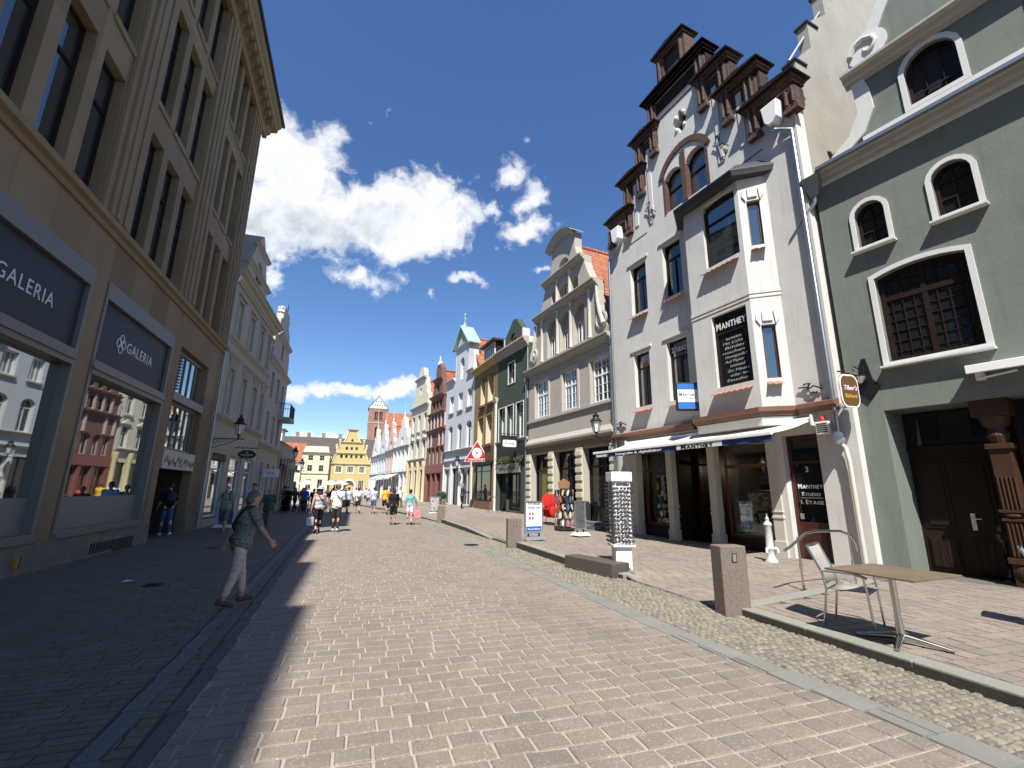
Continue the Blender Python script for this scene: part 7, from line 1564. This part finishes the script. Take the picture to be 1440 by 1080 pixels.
floral = cm('cloth_floral', (.15, .175, .15), (.34, .36, .31), 'floral', 95); pinkt = cm('cloth_pinkish', (.52, .42, .385)); blk = cm('cloth_black', (.013, .013, .015)); wht = cm('cloth_white', (.74, .74, .73)); jean = cm('cloth_jeans', (.06, .10, .19)); tan_ = cm('cloth_tan', (.16, .14, .12)); mint = cm('cloth_mint', (.23, .30, .23)); skyb = cm('cloth_skyblue', (.30, .43, .70)); teal = cm('cloth_teal', (.045, .095, .085)); yel = cm('cloth_yellow', (.62, .42, .03)); lblue = cm('cloth_lightblue', (.42, .50, .66)); royal = cm('cloth_royal', (.03, .10, .42)); navy_ = cm('cloth_navy', (.02, .026, .05)); red_ = cm('cloth_red', (.50, .07, .04)); chk = cm('cloth_check', (.66, .68, .72), (.10, .16, .33), 'check', 30); grey_ = cm('cloth_grey', (.38, .39, .42)); tealw = cm('cloth_aqua', (.20, .40, .42)); dbl = cm('cloth_darkblue', (.035, .045, .07)); pink_ = cm('cloth_pinkbag', (.72, .22, .24)); olive_ = cm('cloth_olive', (.10, .10, .07)); brn = cm('cloth_brown', (.09, .06, .045)); lav = cm('cloth_lavender', (.45, .42, .55))
p = person(-1.58, 7.98, 0, R(-58), 1.58, 'woman in grey green patterned T-shirt and pale pink trousers striding along the drain strip', floral, pinkt, hair='greybrown', style='bob', skin='skin_tan', sleeve=.55, length=.93, shoe=brn, legs=(12, 4, -8, 10), arms=(-24, 8, 20, 16), out=(12, 22), lean=8, fat=1.16, vox=.007, head=R(-8))
strap_bag(p, -1, blk, 'small black shoulder bag of the striding woman in the patterned T-shirt', size=(.09, .03, .07), drop=.98, back=-.02)
p = person(-6.25, 19.35, 0, R(35), 1.76, 'man in black T-shirt and blue jeans with rucksack standing in the dark store porch', blk, jean, hair='dark', sleeve=.55, shoe=wht, legs=(10, 4, -12, 6), arms=(5, 30, 8, 30))
rucksack(p, dbl, 'dark rucksack on the back of the man in the store porch')
p = person(-4.7, 20.3, 0, R(172), 1.70, 'man in pale green T-shirt and shorts walking towards the camera past the cream house', mint, tan_, hair='grey', skin='skin_red', length=.5, shoe=tan_, legs=(14, 4, -14, 16), fat=1.15)
rucksack(p, blk, 'rucksack with black straps worn by the man in the pale green T-shirt')
person(-3.95, 21.0, 0, R(178), 1.84, 'tall man in light blue polo shirt and sunglasses walking towards the camera in shade', skyb, tan_, hair='dark', skin='skin_tan', length=.5, fat=1.12, hat=None)
person(-3.3, 20.6, 0, R(175), 1.66, 'person in dark teal T-shirt and trousers walking towards the camera in shade', teal, tan_, hair='grey', length=.95, skin='skin_tan', fat=1.1)
p = person(-1.38, 19.6, 0, R(12), 1.72, 'woman in sun hat, grey tank top and wide black trousers walking away', grey_, blk, hair='brown', style='long', skin='skin_red', sleeve=0, length=.8, shoe=blk, legs=(-16, 14, 16, 4), arms=(-8, 6, 14, 12), out=(12, 14), hat=(mat('hat_grey', (.45, .43, .45), .9), 'brim'), fat=1.05)
strap_bag(p, 1, blk, 'thin black bag strap crossed over the back of the woman in the sun hat', size=(.06, .02, .05))
hb = p['hands'][0]; o = empty('carrier_bag', (hb.x, hb.y, hb.z - .5), R(10), 'white carrier bag carried low by the woman in the sun hat', 'bag'); G().box(-.13, .13, -.05, .05, 0, .3).build('bag_body', cm('bag_white', (.6, .63, .68)), o, bevel=.015); G().tube([(-.06, 0, .3), (-.03, 0, .48), (.03, 0, .48), (.06, 0, .3)], .008, 6).build('handle', 'white_paint', o)
p = person(-.75, 20.1, 0, R(-4), 1.80, 'balding man in white T-shirt and black trousers with black shoulder bag walking away', wht, cm('cloth_char', (.03, .03, .035)), hair='greybrown', skin='skin_red', shoe=wht, legs=(8, 4, -8, 8), arms=(0, 20, 10, 40), fat=1.08)
strap_bag(p, 1, blk, 'black messenger bag of the balding man in the white T-shirt', size=(.17, .07, .15), drop=1.0, back=-.1)
person(-.62, 34.6, 0, R(-10), 1.78, 'man in pale blue shirt and black shorts walking away ahead of the white T-shirt man', lblue, blk, hair='brown', length=.5, legs=(16, 4, -18, 20), vox=.011)
person(-1.62, 34.4, 0, R(0), 1.74, 'person in black shirt half hidden behind the balding man', blk, blk, hair='dark', vox=.011)
p = person(.05, 34.6, 0, R(2), 1.74, 'woman in white top and dark shorts carrying a white rucksack', wht, blk, hair='dark', style='pony', length=.45, legs=(14, 4, -18, 24), vox=.011); rucksack(p, wht, 'white rucksack on the back of the woman in dark shorts')
person(1.1, 34.4, 0, R(-3), 1.74, 'man in blue white patterned shirt and denim shorts walking away', chk, jean, hair='dark', length=.5, legs=(10, 3, -8, 10), vox=.011, fat=1.08)
person(1.86, 34.4, 0, R(3), 1.80, 'man in bright yellow T-shirt and black shorts walking away', yel, blk, hair='brown', length=.5, legs=(8, 3, -10, 10), vox=.011, fat=1.12)
person(2.12, 32.8, 0, R(12), 1.68, 'person in orange red T-shirt beside the yellow T-shirt man', red_, blk, hair='brown', length=.5, vox=.011)
person(1.70, 23.5, 0, R(-2), 1.66, 'woman in black T-shirt and knee length black shorts walking away', blk, blk, hair='dark', style='bob', skin='skin_tan', length=.5, legs=(6, 3, -6, 8), arms=(4, 50, 6, 30), fat=1.12)
p = person(2.46, 23.4, 0, R(-6), 1.64, 'young woman in aqua top and white shorts walking away with a pink bag', tealw, wht, hair='dark', style='pony', skin='skin_fair', length=.34, legs=(4, 2, -10, 16), arms=(-4, 10, 12, 10), out=(10, 22), fat=.92, shoe=brn)
hb = p['hands'][1]; o = empty('carrier_bag', (hb.x + .02, hb.y, hb.z - .52), R(14), 'pink carrier bag in the hand of the young woman in white shorts', 'bag'); G().add([(-.2, -.05, 0), (.2, -.05, 0), (.2, .05, 0), (-.2, .05, 0), (-.13, -.03, .36), (.13, -.03, .36), (.13, .03, .36), (-.13, .03, .36)], [(0, 3, 2, 1), (4, 5, 6, 7), (0, 1, 5, 4), (1, 2, 6, 5), (2, 3, 7, 6), (3, 0, 4, 7)]).build('bag_body', pink_, o, bevel=.02); G().tube([(-.06, 0, .36), (-.03, 0, .5), (.03, 0, .5), (.06, 0, .36)], .009, 6).build('handle', pink_, o)
q = Oh.pt(4.45, .9, 0); person(q.x, q.y, .36, R(-75), 1.72, 'man in dark blue jacket reading at the ochre house shop window', dbl, blk, hair='grey', sleeve=1, legs=(3, 2, -3, 3), arms=(20, 60, 20, 70), vox=.011)
# group in the shade on the left and the crowd beyond
person(-4.75, 36.9, 0, R(170), 1.76, 'person in black standing in the shaded group on the left', blk, blk, hair='dark', vox=.012, sleeve=1)
person(-4.35, 37.6, 0, R(150), 1.72, 'person in brown jacket in the shaded group on the left', brn, blk, hair='brown', style='long', vox=.012, sleeve=1)
person(-5.15, 38.2, 0, R(20), 1.80, 'tall person in dark olive shirt at the back of the shaded group', olive_, navy_, hair='dark', vox=.012)
person(-3.95, 38.6, 0, R(10), 1.72, 'woman in flowered top and light shorts in the left group', floral, tan_, hair='blond', style='long', length=.45, vox=.012)
person(-3.55, 36.0, 0, R(4), 1.76, 'man in royal blue T-shirt pushing a rollator', royal, navy_, hair='grey', length=.95, arms=(25, 30, 25, 30), vox=.012, fat=1.1)
person(-2.95, 35.6, 0, R(-8), 1.66, 'person in navy top beside the royal blue T-shirt man', navy_, navy_, hair='brown', style='bob', vox=.012)
o = empty('rollator', (-3.5, 35.35, 0), R(4), 'dark wheeled rollator with basket beside the royal blue T-shirt man', 'walker')
g = G()
for s in (-1, 1): g.tube([(s * .28, -.3, .12), (s * .28, -.1, .9), (s * .28, -.3, .95)], .018, 8); g.tube([(s * .28, .3, .12), (s * .28, -.1, .62)], .018, 8)
g.tube([(-.28, -.1, .62), (.28, -.1, .62)], .016, 8); g.build('frame', 'black_metal', o); G().box(-.22, .22, -.05, .25, .3, .55).build('basket', 'black', o, bevel=.02)
for a in (-.28, .28):
    for b in (-.3, .3): G().lathe([(.1, -.02), (.11, 0), (.1, .02)], n=14, M=Matrix.Translation((a, b, .11)) @ Matrix.Rotation(pi / 2, 4, 'Y')).build('wheel', 'rubber', o)
for i, (x, y, r_, h_, t_, b_, hr, lab) in enumerate(((.9, 60, 0, 1.75, lblue, navy_, 'brown', 'far person in light blue shirt near the end of the row'), (1.3, 61.5, 170, 1.7, royal, blk, 'dark', 'far person in royal blue shirt at the market corner'), (.2, 63, 20, 1.7, wht, jean, 'blond', 'far person in white shirt and jeans near the market'), (-1.4, 58, 0, 1.75, navy_, blk, 'dark', 'far person in navy shirt in the middle of the street'), (-2.6, 62, 190, 1.7, red_, jean, 'brown', 'far person in red shirt and jeans near the market'), (-3.6, 55, 0, 1.75, lav, tan_, 'grey', 'far person in lavender shirt and tan trousers'), (-4.6, 50, 180, 1.72, wht, blk, 'dark', 'far person in white shirt and black trousers at left'), (3.3, 39.5, 200, 1.70, wht, brn, 'brown', 'person in white shirt and brown trousers beside the cream house'), (2.55, 40.5, 30, 1.72, lblue, tan_, 'grey', 'person in pale blue shirt and tan trousers before the red house'), (-.2, 47, 0, 1.74, wht, navy_, 'brown', 'person in white shirt and navy trousers far along the street'), (1.0, 48, 10, 1.66, lav, jean, 'blond', 'person in lavender top and jeans far along the street'))):
    person(x, y, 0 if i < 7 or i > 8 else .1, R(r_), h_, lab, t_, b_, hair=hr, length=1 if i % 2 else .5, vox=.014, legs=(14, 4, -14, 14) if i % 3 else (5, 2, -5, 4))
